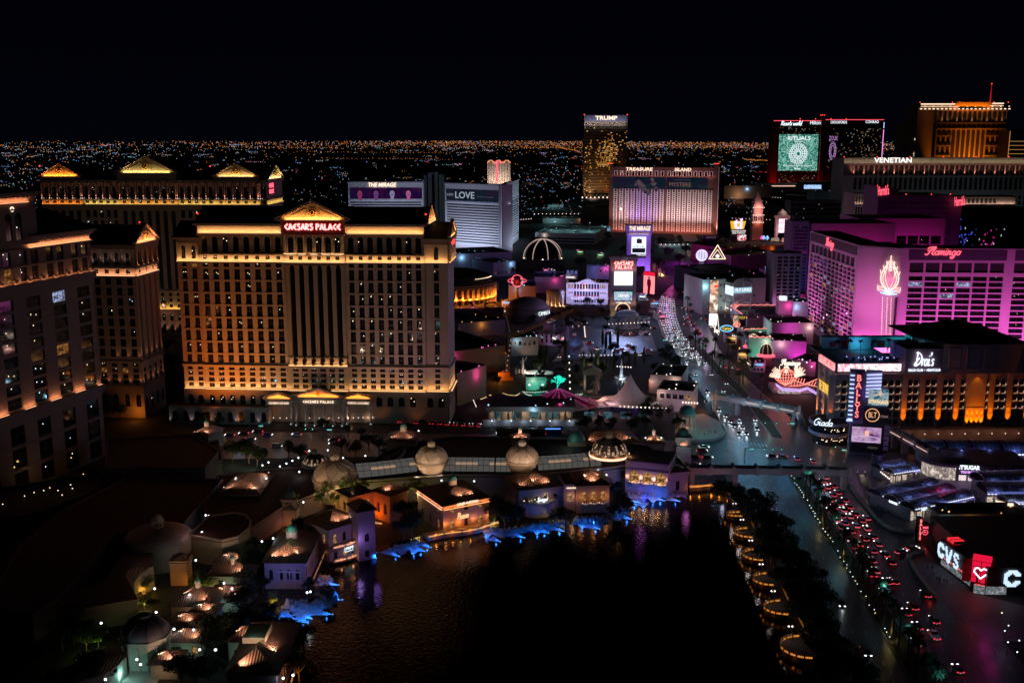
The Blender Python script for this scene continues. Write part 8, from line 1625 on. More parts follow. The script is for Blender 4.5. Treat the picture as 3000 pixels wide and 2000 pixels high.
 b.text('TEQUILA','f',u(2555,1308),z(2555,1308),4.4,1,E('dim_letters',(.2,.15,.15),.5),n=1.7);q=MB();[q.box(u(2588,1280),-1.6,z(2590,1316-i*15),u(2603,1280),-1.35,z(2590,1304-i*15))for i in range(5)];q.bld('side_panels',M('side_lilac',(.35,.25,.4)),b.rt);b.fin();area(b.W((L/2,-4,z(2550,1150))),(0,1,.1),(1,0,0),L,2,120,(.6,.5,1));pnt(b.W((L*.3,-9,z(2550,1265))),400,(.6,.3,.7),1)
 q=MB();q.lth([(2.4,0),(2.4,9)],n=16);tag(q.bld('poster_column',M('poster_col',(.1,.06,.1),.6,noise=.5,ns=.5),None,(*G(2568,1388),0)),'dark round poster column under the lettered pylon','column')
bally()
def bazaar():
 RBM=M('ribbed_roof',(.3,.3,.42),.45,metal=.3,noise=.6,ns=.9,wave=(2,'X',.6));CO=M('shop_wall',(.3,.27,.32),.8)
 def shop(lbl,p0,p1,D,H,nv,lamp=(.45,.55,1),W_=800,front=True,z=0):
  A,B_=G(*p0),G(*p1);b=Bld('market_shop',lbl,'shop',A,B_,D,CO);L=b.L;b.w.box(0,0,H-.8,L,D,H);b.w.box(1,3,0,L-1,D-1,H-.8)
  if front:
   q=MB();r=random.Random(int(L));n=int(L/3.2)
   for i in range(n):
    if r.random()<.8:q.box(1.4+i*(L-2)/n,2.9,.3,1+(i+.86)*(L-2)/n,2.98,H-1.4)
   q.bld('shop_windows',SCR('shopfront_lit',[(1,.85,.65),(.3,.15,.08),(.95,.9,.8),(.05,.03,.02),(.8,.6,.4)],.9,.9,1,0),b.rt);[pnt(b.W((L*(k+.5)/4,0,H-1.2)),70,(1,.85,.7),.3)for k in range(4)];q=MB();[q.cyl(i*L/6+.3,.4,0,H-.8,.16,n=6)for i in range(7)];q.bld('canopy_posts',METAL,b.rt)
  rf=MB();rb=MB();li=MB()
  for k in range(nv):
   y0=D*k/nv+.4;y1=D*(k+1)/nv-.4;R=(y1-y0)/2;ym=(y0+y1)/2
   for i in range(8):a0,a1=pi*i/8,pi*(i+1)/8;rf.face([(0.4,ym-R*cos(a0),H+R*.55*sin(a0)),(L-.4,ym-R*cos(a0),H+R*.55*sin(a0)),(L-.4,ym-R*cos(a1),H+R*.55*sin(a1)),(.4,ym-R*cos(a1),H+R*.55*sin(a1))])
   for i in range(int(L/3)+1):rb.path([(.4+i*3*(L-.8)/(int(L/3)*3),ym-R*cos(a),H+.12+R*.57*sin(a))for a in[pi*j/8 for j in range(9)]],.16)
   for i in range(int(L/1.3)):li.box(.6+i*1.3,y0-.4,H+.05,1.3+i*1.3,y0-.1,H+.3)
   area(b.W((L/2,y0-.3,H+.5)),(0,.5,1),(cos(b.rz),sin(b.rz),0),L,.3,W_*.25,lamp);pnt(b.W((L*.2,y0,H+2)),W_*.08,lamp,.3);pnt(b.W((L*.8,y0,H+2)),W_*.08,lamp,.3)
  rf.bld('ribbed_roof',RBM,b.rt);rb.bld('roof_ribs',M('rib_metal',(.45,.45,.6),.4,metal=.5),b.rt);li.bld('roof_led_rows',E('led_ice',(.7,.75,1),1.6),b.rt)['kind']='stuff';b.fin();return b
 s1=shop('long vaulted roof market hall with glowing shopfront nearest the curved barrier',z6(945,735),z6(1545,600),24,5.5,3,W_=1100);g=s1.W((s1.L*.75,8,9));pnt(g,260,(1,.1,.3),.5)
 for t,u,w in(('NECTAR',.17,5),('BLENDERS',-.02,4)):s1.text(t,'f' if u>0 else 'l',s1.L*u if u>0 else 14,5.3,w,.9,SGNC,n=.5)
 s2=shop('small vaulted roof market kiosk near the escalator',z6(735,345),z6(1005,300),14,4.6,2,W_=700);shop('vaulted roof market hall at the right edge behind the curved mall',z6(1640,460),z6(2160,440),12,5,1,W_=700);shop('blue lit vaulted market hall at the right edge, middle one',z6(1660,560),z6(2160,570),12,5,1,W_=700);b=shop('white lamped market hall at the right edge, front one',z6(1860,650),z6(2160,650),9,4.5,1,(.8,.85,1),900)
 q=MB();q.box(0,0,2.5,6,.4,6.5);tag(q.bld('advert_board',E('panel_sunset',(1,.7,.5),1.5),None,(*G(*z6(1750,660)),0),-.6),'glowing peach advertising panel at the corner of the market halls','sign')
 A,B_=G(*z6(1075,285)),G(*z6(2100,330));m=Bld('market_mall','dark curved mall with glass drum front and white and pink name board','shop',A,B_,22,M('mall_dark',(.08,.05,.09),.7));L=m.L;m.w.box(L*.28,0,0,L,22,7.5);q=MB();q.lth([(9,0),(9,6)],9,9,30);q.bld('glass_drum',SCR('drum_lit',[(1,.9,.75),(.5,.4,.35),(.15,.1,.1),(.9,.85,.8)],.6,.8,1,0),m.rt);q=MB();q.lth([(10.5,6),(10.5,7.6),(.01,7.8)],9,9,30);q.bld('roof_disc',m.mat,m.rt);q=MB();q.box(L*.29,-.4,2.8,L*.68,-.02,7.3);q.bld('name_board',BLACK,m.rt);m.text("IT'SUGAR",'f',L*.40,6.1,L*.2,1.9,SGNC,n=.8,off=.04);m.text('YOU KNOW YOU WANT IT','f',L*.49,4.1,L*.34,1.1,E('neon_mauve',(.8,.4,1),1.5),n=.8,off=.02);q=MB();[q.box(L*x,-.3,.3,L*(x+.07),-.02,2.6)for x in(.31,.4,.49)];q.bld('shop_windows',SCR('shop_pink',[(1,.5,.7),(.9,.85,.8),(.4,.1,.25)],.7,1),m.rt);q=MB();q.box(L*.29,-.5,2.7,L*.33,-.32,3.1);m.fin();[pnt(m.W((L*x,-4,4)),160,(.8,.6,1),.3)for x in(.1,.35,.5,.8)]
 for k,(a,c)in enumerate((((2705,1362),(2768,1362)),((2778,1362),(2836,1362)),((2852,1362),(2926,1362)),((2940,1364),(3010,1364)))):
  A,B_=G(*a),G(*c);o=Bld('vault_shed','glass barrel vault with a blue white lamp row, %s from the left behind the mall'%ORD[k+1],'shop',A,B_,10,CO);L=o.L;o.w.box(0,0,0,L,10,5);q=MB();q.lth([(5,0),(5,L)],n=12,a0=0,a1=pi);v=q.bld('glass_vault',M('vault_glass',(.2,.22,.32),.3,metal=.4),o.rt,(0,5,5));v.rotation_euler=(pi/2,0,pi/2);q=MB()
  for i in range(6):q.path([(i*L/5,5-5*cos(t),5+5*sin(t))for t in[pi*j/10 for j in range(11)]],.22)
  q.bld('vault_ribs',M('rib_metal'),o.rt);q=MB();[q.box(i*1.5,-.4,4.9,i*1.5+1,-.1,5.4)for i in range(int(L/1.5))];q.bld('led_row',MATS['led_ice'],o.rt);o.fin();pnt(o.W((L/2,-2,7.5)),260,(.4,.5,1),.5)
 for k,(a,c,f)in enumerate((((z6(735,310)),z6(930,385),0),(z6(895,300),z6(990,388),0),(z6(930,305),z6(1080,358),0),(z6(1035,280),z6(1145,358),0),(z6(740,330),z6(790,425),0))):stringl('amber bulb string over the market court, %s from the left'%ORD[(5,2,3,4,1)[0]if 0 else(2,3,4,5,1)[k]],[a,c],(4.5,4),AB,n=18,sag=.5,r=.14)
 sht('market_paving',[z6(330,200),z6(620,190),z6(1100,200),z6(2100,380),z6(2100,680),z6(1200,700),z6(960,800),z6(760,800),z6(600,720)],.09,M('market_paving',(.14,.12,.15),.6,noise=.3,ns=.5));
 for p,W_,c in((z6(620,560),120,(.6,.6,1)),(z6(850,420),120,(1,.7,.5)),(z6(1620,620),260,(.5,.3,1)),(z6(1300,330),200,(.7,.3,.8))):g=G2(p);pnt((g.x,g.y,4),W_,c,.3)
bazaar()
def wallrun(name,lbl,pts,h,w,mat,posts=0):
 P=[G(*p)for p in pts];o=emp(name,(*P[0],0),0,lbl,'wall');q=MB();ps=MB();O=P[0]
 for a,b in zip(P,P[1:]):
  q.beam((*(a-O),h/2),(*(b-O),h/2),w,h)
  if posts:
   n=max(1,int((b-a).length/posts));[ps.box(*(a.lerp(b,i/n)-O-Vector((.3,.3))),0,*(a.lerp(b,i/n)-O+Vector((.3,.3))),h+.5)for i in range(n+1)]
 q.bld('wall_run',mat,o);
 if posts:ps.bld('posts',mat,o)['kind']='stuff'
 return o
wallrun('barrier_wall','low stone balustrade along the jammed carriageway',[z6(185,235),z6(300,370),z6(420,510),z6(560,672)],1.1,.4,STONE2,2.2);wallrun('barrier_wall','curved white barrier wall before the long market hall',[z6(575,690),z6(640,750),z6(720,790),z6(830,815),z6(950,818)],1.3,.6,STONE2)
wallrun('planter_wall','curved planter wall at the pharmacy forecourt',[z6(1050,1020),z6(930,1035),z6(892,1080),z6(940,1180),z6(1050,1330),z6(1170,1475)],1.2,.6,STONE2)
def pharmacy():
 A=G(*z6(1180,1130));B_=G(*z6(1560,1420));DK=M('pharmacy_black',(.02,.018,.02),.5);b=Bld('pharmacy','black pharmacy building with huge white lattice letters and a red glowing heart box','shop',A,B_,60,DK);L=b.L;u=lambda x,y:b.uz(*z6(x,y))[0];z=lambda x,y:b.uz(*z6(x,y))[1];H=z(1190,870);b.w.box(0,0,2.8,L,40,H);b.w.box(.6,.8,0,L-.6,39,2.8)
 sw=MB();[sw.box(1+i*3,.6,.4,3.6+i*3,.75,2.6)for i in range(int(L/3)-1)];sw.bld('shop_windows',SCR('shop_white',[(.4,.45,.5),(.1,.12,.13),(.5,.5,.55)],.9,.6,1,0),b.rt)
 LT_=E('lattice_ice',(.6,.78,1),1.15)
 def letter(poly_fn,x,zc,w,h,rt,side_pt):
  q=MB();n=9;m_=11
  for i in range(n):
   for j in range(m_):
    if poly_fn((i+.5)/n,(j+.5)/m_):p=side_pt(x+w*i/n,zc+h*j/m_);r=side_pt(x+w*(i+.86)/n,zc+h*(j+.86)/m_);q.box(min(p[0],r[0]),min(p[1],r[1])-.25,p[2],max(p[0],r[0]),max(p[1],r[1]),r[2])
  return q.bld('lattice_letter',LT_,rt)
 C_=lambda x,y:(.28<hypot((x-.5),(y-.5))<.53)and not(x>.6 and abs(y-.5)<.16);V_=lambda x,y:abs(abs(x-.5)-.42*y-.02)<.15;S_=lambda x,y:(hypot(x-.5,(y-.73)*1.1)<.36 and hypot(x-.5,(y-.73)*1.1)>.13 and not(x>.55 and.45<y<.72))or(hypot(x-.5,(y-.27)*1.1)<.36 and hypot(x-.5,(y-.27)*1.1)>.13 and not(x<.45 and.3<y<.55))
 pf=lambda uu,zz:(uu,-.3,zz);hh=H*.58;z0_=H*.37
 for k,fn in enumerate((C_,V_,S_)):letter(fn,.3+k*L*.2,z0_,L*.17,hh,b.rt,pf)
 b.text('PHOTO  BEAUTY','f',L*.5,3.9,L*.7,.7,E('dim_red',(1,.2,.2),.9),n=.4)
 rb=MB();rb.box(1,2,H,5.4,6,H+.9);ro=rb.bld('roof_skylight',E('skylight_red',(1,.03,.05),.9),b.rt);bar=MB();[bar.box(1+i*2.2-.1,1.9,H+.1,1+i*2.2+.1,6.1,H+1)for i in range(3)];bar.bld('skylight_bars',BLACK,ro);b.fin()
 A2=G(*z6(1500,1405));B2=G(*z6(1690,1440));h=Bld('heart_sign','red glowing box with white heart outline over the pharmacy door','sign',A2,B2,6,BLACK);L2=h.L;z=lambda x,y:h.uz(*z6(x,y))[1];z0_,z1_=z(1590,1315),z(1590,1100);q=MB();q.box(0,0,z0_,L2,6,z1_);q.bld('red_box',E('heart_red',(1,.01,.06),.8),h.rt);q=MB()
 for i in range(3):q.box(i*L2/2-.1,-.12,z0_,i*L2/2+.1,-.02,z1_)
 for i in range(5):q.box(0,-.12,z0_+(z1_-z0_)*i/4-.06,L2,-.02,z0_+(z1_-z0_)*i/4+.06)
 q.bld('frame_grid',BLACK,h.rt);cz=(z0_+z1_)/2;s_=L2*.36;q=MB();q.path([(L2/2+x*s_,-.35,cz+y*s_)for x,y in((0,-1),(-1,.05),(-.85,.6),(-.4,.75),(0,.35),(.4,.75),(.85,.6),(1,.05),(0,-1))],.35);q.bld('heart',E('heart_white',(1,.8,.95),1.9),h.rt);q=MB();q.box(L2*.2,-.2,0,L2*.8,.1,2.8);q.bld('door',SCR('shop_white'),h.rt)if 0 else q.bld('door',MATS['shop_white'],h.rt);q=MB();q.box(0,.2,0,L2,5,z0_);q.bld('porch',DK,h.rt);h.text('pharmacy','f',L2/2,z0_-.5,L2*.5,.7,SGNR,n=.3);h.fin();pnt(h.W((L2/2,-5,6)),350,(1,.05,.1),.5)
 for x0 in(-2.6,L2+.3):q=MB();q.box(x0,.6,3,x0+2.3,5,z1_-1.5);q.bld('side_panel',M('dim_red_panel',(.25,.03,.04)),h.rt)
 A3=G(*z6(1660,1450));B3=A3+Vector((cos(.0),sin(.0)))*34;c=Bld('pharmacy_wing','black right wing of the pharmacy carrying one large white lattice letter','shop',A3,B3,45,DK);c.w.box(0,0,3.2,34,45,H+.5);c.w.box(.5,.8,0,33,44,3.2);uu=c.uz(*z6(1840,1270))[0];ww=c.uz(*z6(2005,1270))[0]-uu;zz0=c.uz(*z6(1920,1350))[1];zz1=c.uz(*z6(1920,1185))[1];letter(C_,uu,zz0,ww,zz1-zz0,c.rt,pf);q=MB();q.box(.3,.5,.3,6.6,.75,3);q.bld('shop_window',MATS['shop_white'],c.rt);c.fin()
 wl=blk('low dark wall block with white lit back yard above the pharmacy',z6(1180,810),z6(2100,800),12,H=6.5,mat=MID,rfs=2);q=MB();q.box(0,0,0,8,.3,4);tag(q.bld('lit_yard_wall',WHITE,None,(*G(*z6(1180,812)),1),.1),'white lamp lit yard wall behind the red skylight','wall');g=G(*z6(1240,800));pnt((g.x,g.y-4,4),300,(.85,1,1),.3)
 A4,B4=G(*z6(975,915)),G(*z6(1080,915));s=Bld('pylon_sign','small dark pylon with red vertical letters and ENTRANCE arrow at the drive','sign',A4,B4,2,M('pylon_wine',(.12,.03,.07)));L4=s.L;q=MB();q.box(0,0,0,L4,2,7.2);q.box(0,-.3,.5,L4*.38,2.2,9.2);q.bld('slab',s.mat,s.rt);text('BALLYS',s.rt,(L4*.19,-.6,5),1,7.6,E('letter_red',(1,.22,.18),1.5),vert=True,off=.02);s.text('ENTRANCE','f',L4*.7,5.6,L4*.52,.8,NEONR,n=.2);q=MB();q.path([(L4*.7+.9*cos(t),-.2,3.9+.9*sin(t))for t in[2*pi*i/16 for i in range(17)]],.15);q.path([(L4*.7+.4,-.2,3.9),(L4*.7-.4,-.2,3.9),(L4*.7-.1,-.2,4.3)],.15);q.bld('arrow_roundel',NEONR,s.rt);s.fin();pnt(s.W((L4*.5,-3,2)),60,(1,.2,.15))
 sht('pharmacy_forecourt',[z6(1050,1020),z6(1180,1130),z6(1560,1420),z6(2100,1560),z6(2100,1900),z6(1700,1900),z6(1170,1475),z6(940,1180)],.08,M('market_paving'))
 for p,W_,c_ in((z7(2080,870),260,(.8,.1,.55)),(z7(2130,1020),200,(.8,.1,.5)),(z7(2200,940),60,(.4,.6,1))):g=G2(p);pnt((g.x,g.y,5),W_,c_,.4)
 for i,p in enumerate((z7(2240,820),z7(2213,858),z7(2236,940),z7(2318,928),z7(2303,1012),z7(2192,728))):g=G(p[0],p[1],4);o=emp('street_lamp',(g.x,g.y,0),0,'plaza lamp with small %s globe below the pharmacy, %s from the top'%('orange' if i==5 else 'white',ORD[(2,3,5,4,6,1)[i]]),'street lamp','lamps on the plaza below the pharmacy');q=MB();q.cyl(0,0,0,3.8,.07,n=6);q.bld('pole',DMETAL,o);q=MB();q.octa((0,0,4),.26);q.bld('globe',LITC if i<5 else LITW,o)
pharmacy()
def signal(lbl,p,arm,hd=pi,h=7.5,n=3,col_=(.1,1,.75)):
 g=G(*p);o=emp('traffic_signal',(g.x,g.y,0),0,lbl,'traffic signal','traffic signals at the junction');q=MB();q.cyl(0,0,0,h,.14,.1,6);q.beam((0,0,h-.4),(arm[0],arm[1],h),.12);q.bld('mast_arm',METAL,o);A=Vector((arm[0],arm[1],0))
 for i in range(n):t=1-i*.24;q=MB();q.box(-.2,-.16,-1.1,.2,.16,0);s=q.bld('signal_head',BLACK,o,(A.x*t,A.y*t,h+.1));q=MB();q.octa((0,-.2,-.85),.24);q.bld('lens',E('signal_green',col_,2),s)
 q=MB();q.box(-1.1,-.05,-.6,1.1,.05,-.1);q.bld('name_plate',E('plate_green',(.25,.9,.8),.7),o,(A.x*.18,A.y*.18,h-.4))
signal('traffic signal with long arm over the middle of the junction',z4(710,700),(16,0));signal('traffic signal with arm over the far side of the junction',z4(1350,395),(-22,2),n=4);signal('traffic signal under the junction pylon on the right',z4(1870,720),(-3,6),n=1);signal('traffic signal at the hotel drive left end',(760,1290),(3,8),n=1);signal('red traffic signal at the hotel drive right end',(982,1300),(-14,2),n=2);signal('traffic signal halfway up the north boulevard',(1935,1025),(14,0),n=2)
k=0
for s in range(2,150,3):
 if rnd.random()<.12:continue
 k+=1;x,y,_=RP(s+U(-.6,.6),U(.7,1.8));o=emp('path_lamp',(x,y,.2),0,'tiny ground lamp among the median palms, %s from the footbridge'%ordn(k),'garden lamp','ground lamps in the median');q=MB();q.cyl(0,0,0,.45,.06,n=5);q.bld('stem',DMETAL,o);q=MB();q.octa((0,0,.6),.21 if s<70 else.17);q.bld('bulb',LITC if k%3 else LITW,o)
 if k%3==0:tree('bush',lambda:mtr('bush',4,DKLEAF),(x+NR.x*-2.4,y+NR.y*-2.4,.2),'low shrub in the median planting, %s from the footbridge'%ordn(k//3),U(.5,.8),'shrub','shrub','median shrubs')
 if k%6==0:pnt((x,y,1),14,(.9,1,.8),.15)
 #  LAKE AND LAKESIDE VILLAS
_pt=pnt
def pnt(l,W,c=(1,.7,.4),r=.3):return _pt(l,W*(3.5 if W<70 else 2 if W<240 else 1),c,r)
def za(x,y):return(600+x/3.136,1180+y/3.136)
def zb(x,y):return(1300+x/3.136,1180+y/3.136)
def zc(x,y):return(x/2.24,1300+y/2.24)
def zd(x,y):return(600+x/3.136,1560+y/3.136)
WATER=M('lake_water',(.002,.003,.005),.07,bump=.12,bs=.9,spec=.17)
LAKE=[(2132,1433),(2118,1424),(2022,1424),(1990,1436),(1840,1450),(1830,1490),(1790,1520),(1650,1530),(1590,1550),(1430,1550),(1290,1560),(1220,1572),(1150,1590),(1100,1600),(1060,1640),(965,1650),(940,1680),(925,1730),(900,1760),(830,1790),(795,1830),(850,1870),(880,1900),(850,1960),(850,2000),(800,2400),(2560,2400),(2352,2000),(2345,1925),(2310,1850),(2280,1795),(2240,1715),(2210,1640),(2185,1575),(2158,1512),(2140,1470)]
sht('lake',LAKE,.03,WATER)
CREAM=M('cream_stucco',(.31,.24,.18),.85,noise=.15,ns=.3,bump=.1,bs=2);ORW=M('ochre_stucco',(.45,.22,.10),.85,noise=.15,ns=.3);LIL=M('lilac_stucco',(.34,.28,.33),.85,noise=.12,ns=.3);COPP=M('green_copper',(.06,.2,.18),.6)
BROOF=M('brown_flat_roof',(.07,.03,.02),.9,noise=.35,ns=.15)
def poly(lbl,pts,H,mat,top=None,name='hall',cat='building',z0_=0,roofh=0):
 P=[G(x,y,H)for x,y in pts];c=sum(P,Vector((0,0)))/len(P);o=emp(name,(c.x,c.y,z0_),0,lbl,cat);q=MB();q.prism([(p-c)[:]for p in P],0,H-z0_-.5);q.bld('wall',mat,o);q=MB();pp=[(p-c)for p in P]
 q.prism([(p*1.01)[:]for p in pp],H-z0_-.49,H-z0_)if not roofh else None
 if roofh:
  n=len(pp);ar=[(p*1.04)for p in pp];q.T=None
  for i in range(n):a,b=ar[i],ar[(i+1)%n];q.face([(a.x,a.y,H-z0_-.45),(b.x,b.y,H-z0_-.45),(b.x*.25,b.y*.25,H-z0_+roofh),(a.x*.25,a.y*.25,H-z0_+roofh)])
  q.face([(a.x*.25,a.y*.25,H-z0_+roofh)for a in ar])
 else:
  e=MB();[e.beam((*a,H-z0_+.3),(*b,H-z0_+.3),.5,.8)for a,b in zip(pp,pp[1:]+pp[:1])];e.bld('parapet',mat,o)
 q.bld('roof',top or DARKR,o);return o
VN=[0]
def villa(lbl,pa,pb,D,H,rh=3,mat=CREAM,roof='hip',n=3,win=None,flood=(),cup=None,base=0,name='villa',over=.9,wts=(('dark',60),('cur',30),('dot',10)),lit=None,fnn=True,sides='frl'):
 A=G(pa[0],pa[1],H+base);B_=G(pb[0],pb[1],H+base);b=Bld(name,lbl,'building',A,B_,D,mat,z=base);L=b.L;b.H=H;b.core(0,H-.1,ins=.9);win=[(H*.2,H*.62,'a')]if win is None else win
 for s in 'frlb':
  LL=L if s in 'fb' else D;b.wall(s,0,LL,0,H,cols_(.8,LL-.8,max(1,int(n*LL/L)),min(1.6,LL/n*.5))if s in sides and LL>4 and n else[],win if s in sides and n else[],th=.5)
 b.band(H-.35,H-.02,.5);q=MB();T1,T2=TILE,TILEY
 if roof=='hip':q.hip(0,0,L,D,H,rh,over=over,m=0,m2=1)
 elif roof=='gable':q.gable(-.5,0,L+.5,D,H,rh,'x',over=over)
 else:q.box(0,0,H,L,D,H+.3)
 q.bld('roof',[TILE,TILEY]if roof!='flat' else DARKR,b.rt)
 for f in flood:
  x,y=f[0]*L,f[1]*D;p=b.W((x,y,H+rh*.35+1.1));spot(p,b.W((L*.5+(x-L*.5)*.25,D*.5+(y-D*.5)*.25,H+rh*.7)),1900*(f[2]if len(f)>2 else 1),(1,.78,.62),120,.08,1);lm=MB();lm.octa((x,y,H+rh*.35+.55),.2);lm.bld('roof_flood',LITW,b.rt)
 if cup:
  q=MB();r=cup;q.lth([(r,H+rh*.7),(r,H+rh+1.2),(r*1.15,H+rh+1.3),(r*1.1,H+rh+1.6)],L/2,D/2,10,smooth=False);q.bld('cupola_drum',mat,b.rt);q=MB();q.dome(L/2,D/2,H+rh+1.6,r,r*1.1,12,5);q.lth([(.12,H+rh+1.6+r),(.02,H+rh+3.4+r)],L/2,D/2,6);q.bld('cupola_dome',COPP,b.rt)
 if lit:pnt(b.W((L*.5,-3,2)),lit[0],lit[1],.3)
 if fnn:b.fin(wts,int(L*10))
 return b
poly('huge dark flat roof of the shopping arcade behind the glass gallery',[(1050,1412),(1100,1345),(1180,1302),(1330,1280),(1760,1288),(1900,1305),(1950,1350),(1790,1372),(1560,1392),(1300,1394)],9.5,GREYW);poly('dark plum flat roof of the hall left of the conservatory domes',[(640,1395),(870,1372),(960,1375),(990,1425),(840,1480),(720,1560),(600,1560),(600,1480)],7,M('plum_roof_wall',(.2,.12,.14),.9),BROOF)
poly('vast brown flat roof in the dark at the left',[(366,1405),(650,1407),(531,1545),(335,1568),(170,1760),(94,1804),(-40,1780),(60,1600),(180,1500)],8,M('plum_roof_wall'),BROOF);poly('black flat roof hall below the gabled hotel wing',[(316,1290),(560,1275),(640,1325),(600,1372),(310,1368)],10,M('plum_roof_wall'),DARKR)
poly('low stone wall hall beside the hotel drive',[(600,1300),(640,1290),(650,1350),(612,1365),(605,1340)],7,CREAM)
b=poly('black block cut by the left edge below the dark tower',[(-40,1440),(200,1400),(330,1395),(300,1430),(120,1500),(-40,1540)],6,MID);[pnt((G(x,y).x,G(x,y).y,7.6),22,(1,.7,.35),.3)for x,y in((100,1440),(150,1432),(210,1420),(250,1405))]
for i,(x,y)in enumerate(((100,1442),(128,1436),(146,1428),(170,1436),(207,1419),(212,1430),(182,1449),(244,1388),(72,1452),(8,1476))):g=G(x,y,7);o=tag(MB().octa((0,0,0),.25).bld('terrace_lantern',LITW,None,(g.x,g.y,7)),'tiny warm lantern on the black terrace below the dark tower, %s in order'%ordn(i+1),'lantern','lanterns on the black terrace')
q=poly('curved parapet wing between the conservatory and the domed pavilion',[(1040,1382),(1085,1368),(1130,1350),(1165,1328),(1183,1305),(1190,1312),(1175,1338),(1140,1362),(1090,1380),(1046,1392)],11,LIL)
DM=M('dome_skin',(.42,.34,.28),.45,noise=.15,ns=.6);RIBC=M('dome_rib',(.5,.45,.38),.6)
def rdome(lbl,px,pyrim,Rpx,Hr,kind,lit=None,zb_=0):
 g=G(px,pyrim,Hr);d=g.length;R=Rpx/FPX*hypot(d,CH-Hr)*1.0;o=emp('dome',(g.x,g.y+R*.6,zb_),0,lbl,'dome');z=Hr-zb_;cx,cy=g.x,g.y+R*.6
 q=MB()
 if kind=='drum':q.lth([(R*.98,z-8.5),(R*.98,z-1.2),(R*1.05,z-.9),(R*1.05,z),(R*.95,z)],n=36)
 elif kind=='bowl':q.lth([(R*.55,z-7.5),(R*.62,z-6.5),(R*.8,z-3.6),(R*.98,z-1.2),(R*1.04,z-.6),(R*1.04,z),(R*.95,z)],n=36)
 else:q.lth([(R*1.08,z-1),(R*1.08,z),(R*.95,z)],n=36)
 q.bld('drum',CREAM,o);q=MB();q.dome(0,0,z,R*.97,R*(.82 if kind!='glass' else.72),32,8)
 h=R*(.82 if kind!='glass' else.72);q.bld('shell',GLAS2 if kind in('glass','rim')else DM,o);q=MB();P=lambda a,t:(R*.985*cos(t)*cos(a),R*.985*cos(t)*sin(a),z+h*1.012*sin(t))
 if kind in('glass','rim'):
  for i in range(24):a=2*pi*i/24;q.path([P(a,pi/2*k/8)for k in range(9)],.13)
  for t in(.35,.75,1.1):q.path([P(2*pi*k/32,t)for k in range(33)],.13)
  q.bld('glazing_bars',DMETAL,o);q=MB();r=random.Random(3)
  for i in range(24):a=2*pi*(i+.2)/24;b_=2*pi*(i+.8)/24;t0,t1=.08,.34;q.face([P(a,t0),P(b_,t0),P(b_,t1),P(a,t1)]);q.face([P(a,.38),P(b_,.38),P(b_,.7),P(a,.7)])if i%2 else None
  q.bld('lit_panes',E('pane_glow',(1,.62,.38),.28 if kind=='rim' else.5,var=.7),o)
 else:
  for i in range(8):
   for s in(-1,1):a0=2*pi*i/8;q.path([P(a0+s*(pi/4)*k/8,(k/8)**.8*1.15)for k in range(9)],.16)
  q.bld('arched_ribs',RIBC,o)
 rl=R*.2;q=MB();q.lth([(rl,z+h-.3),(rl,z+h+1.2),(rl*1.25,z+h+1.3),(rl*1.2,z+h+1.5)],n=14);[q.box(rl*1.0*cos(a)-.1,rl*sin(a)-.1,z+h,rl*cos(a)+.1,rl*sin(a)+.1,z+h+1.2)for a in[2*pi*i/10 for i in range(10)]];q.bld('lantern',RIBC,o);q=MB();q.dome(0,0,z+h+1.5,rl,rl*.7,12,4);q.lth([(.1,z+h+1.5+rl*.6),(.02,z+h+2.9+rl*.6)],n=6);q.bld('lantern_cap',DM,o)
 if kind=='rim':q=MB();q.lth([(R*1.06,z-1.6),(R*1.12,z-1.4),(R*1.12,z-.5)],n=40);q.bld('glowing_rim',E('rim_glow',(1,.6,.4),1.6),o);[pnt((cx+R*1.25*cos(a),cy+R*1.25*sin(a),Hr+.2),90,(1,.6,.35),.2)for a in(-2.6,-1.9,-1.2,-.5)]
 for k,(a,W_,c)in enumerate(lit or()):x,y=cx+R*1.5*cos(a),cy+R*1.5*sin(a);spot((x,y,Hr-5),(cx,cy,Hr-.5),W_*1.5,c,75,.3,.9);x,y=cx+R*2.6*cos(a),cy+R*2.6*sin(a);spot((x,y,Hr),(cx,cy,Hr+h*.5),W_*3,c,60,.3,.9)
 return o
WD=(1,.78,.6)
rdome('small amber glowing glass dome behind the great ribbed dome',920,1362,37,9,'glass');rdome('great ribbed dome on a round drum, left end of the glass gallery',976,1408,64,11,'drum',[(-2.3,1300,(1,.7,.45)),(-1.1,1300,(1,.8,.6)),(-1.8,500,WD)])
for lbl,px,py in(('left bowl shaped dome on the glass gallery',1262,1354),('right bowl shaped dome on the glass gallery',1530,1352)):rdome(lbl,px,py,49,15,'bowl',[(-2.2,900,WD),(-1.0,900,WD),(-1.6,600,WD)])
rdome('glass dome with a glowing rim at the right end of the gallery',1788,1333,53,15,'rim')
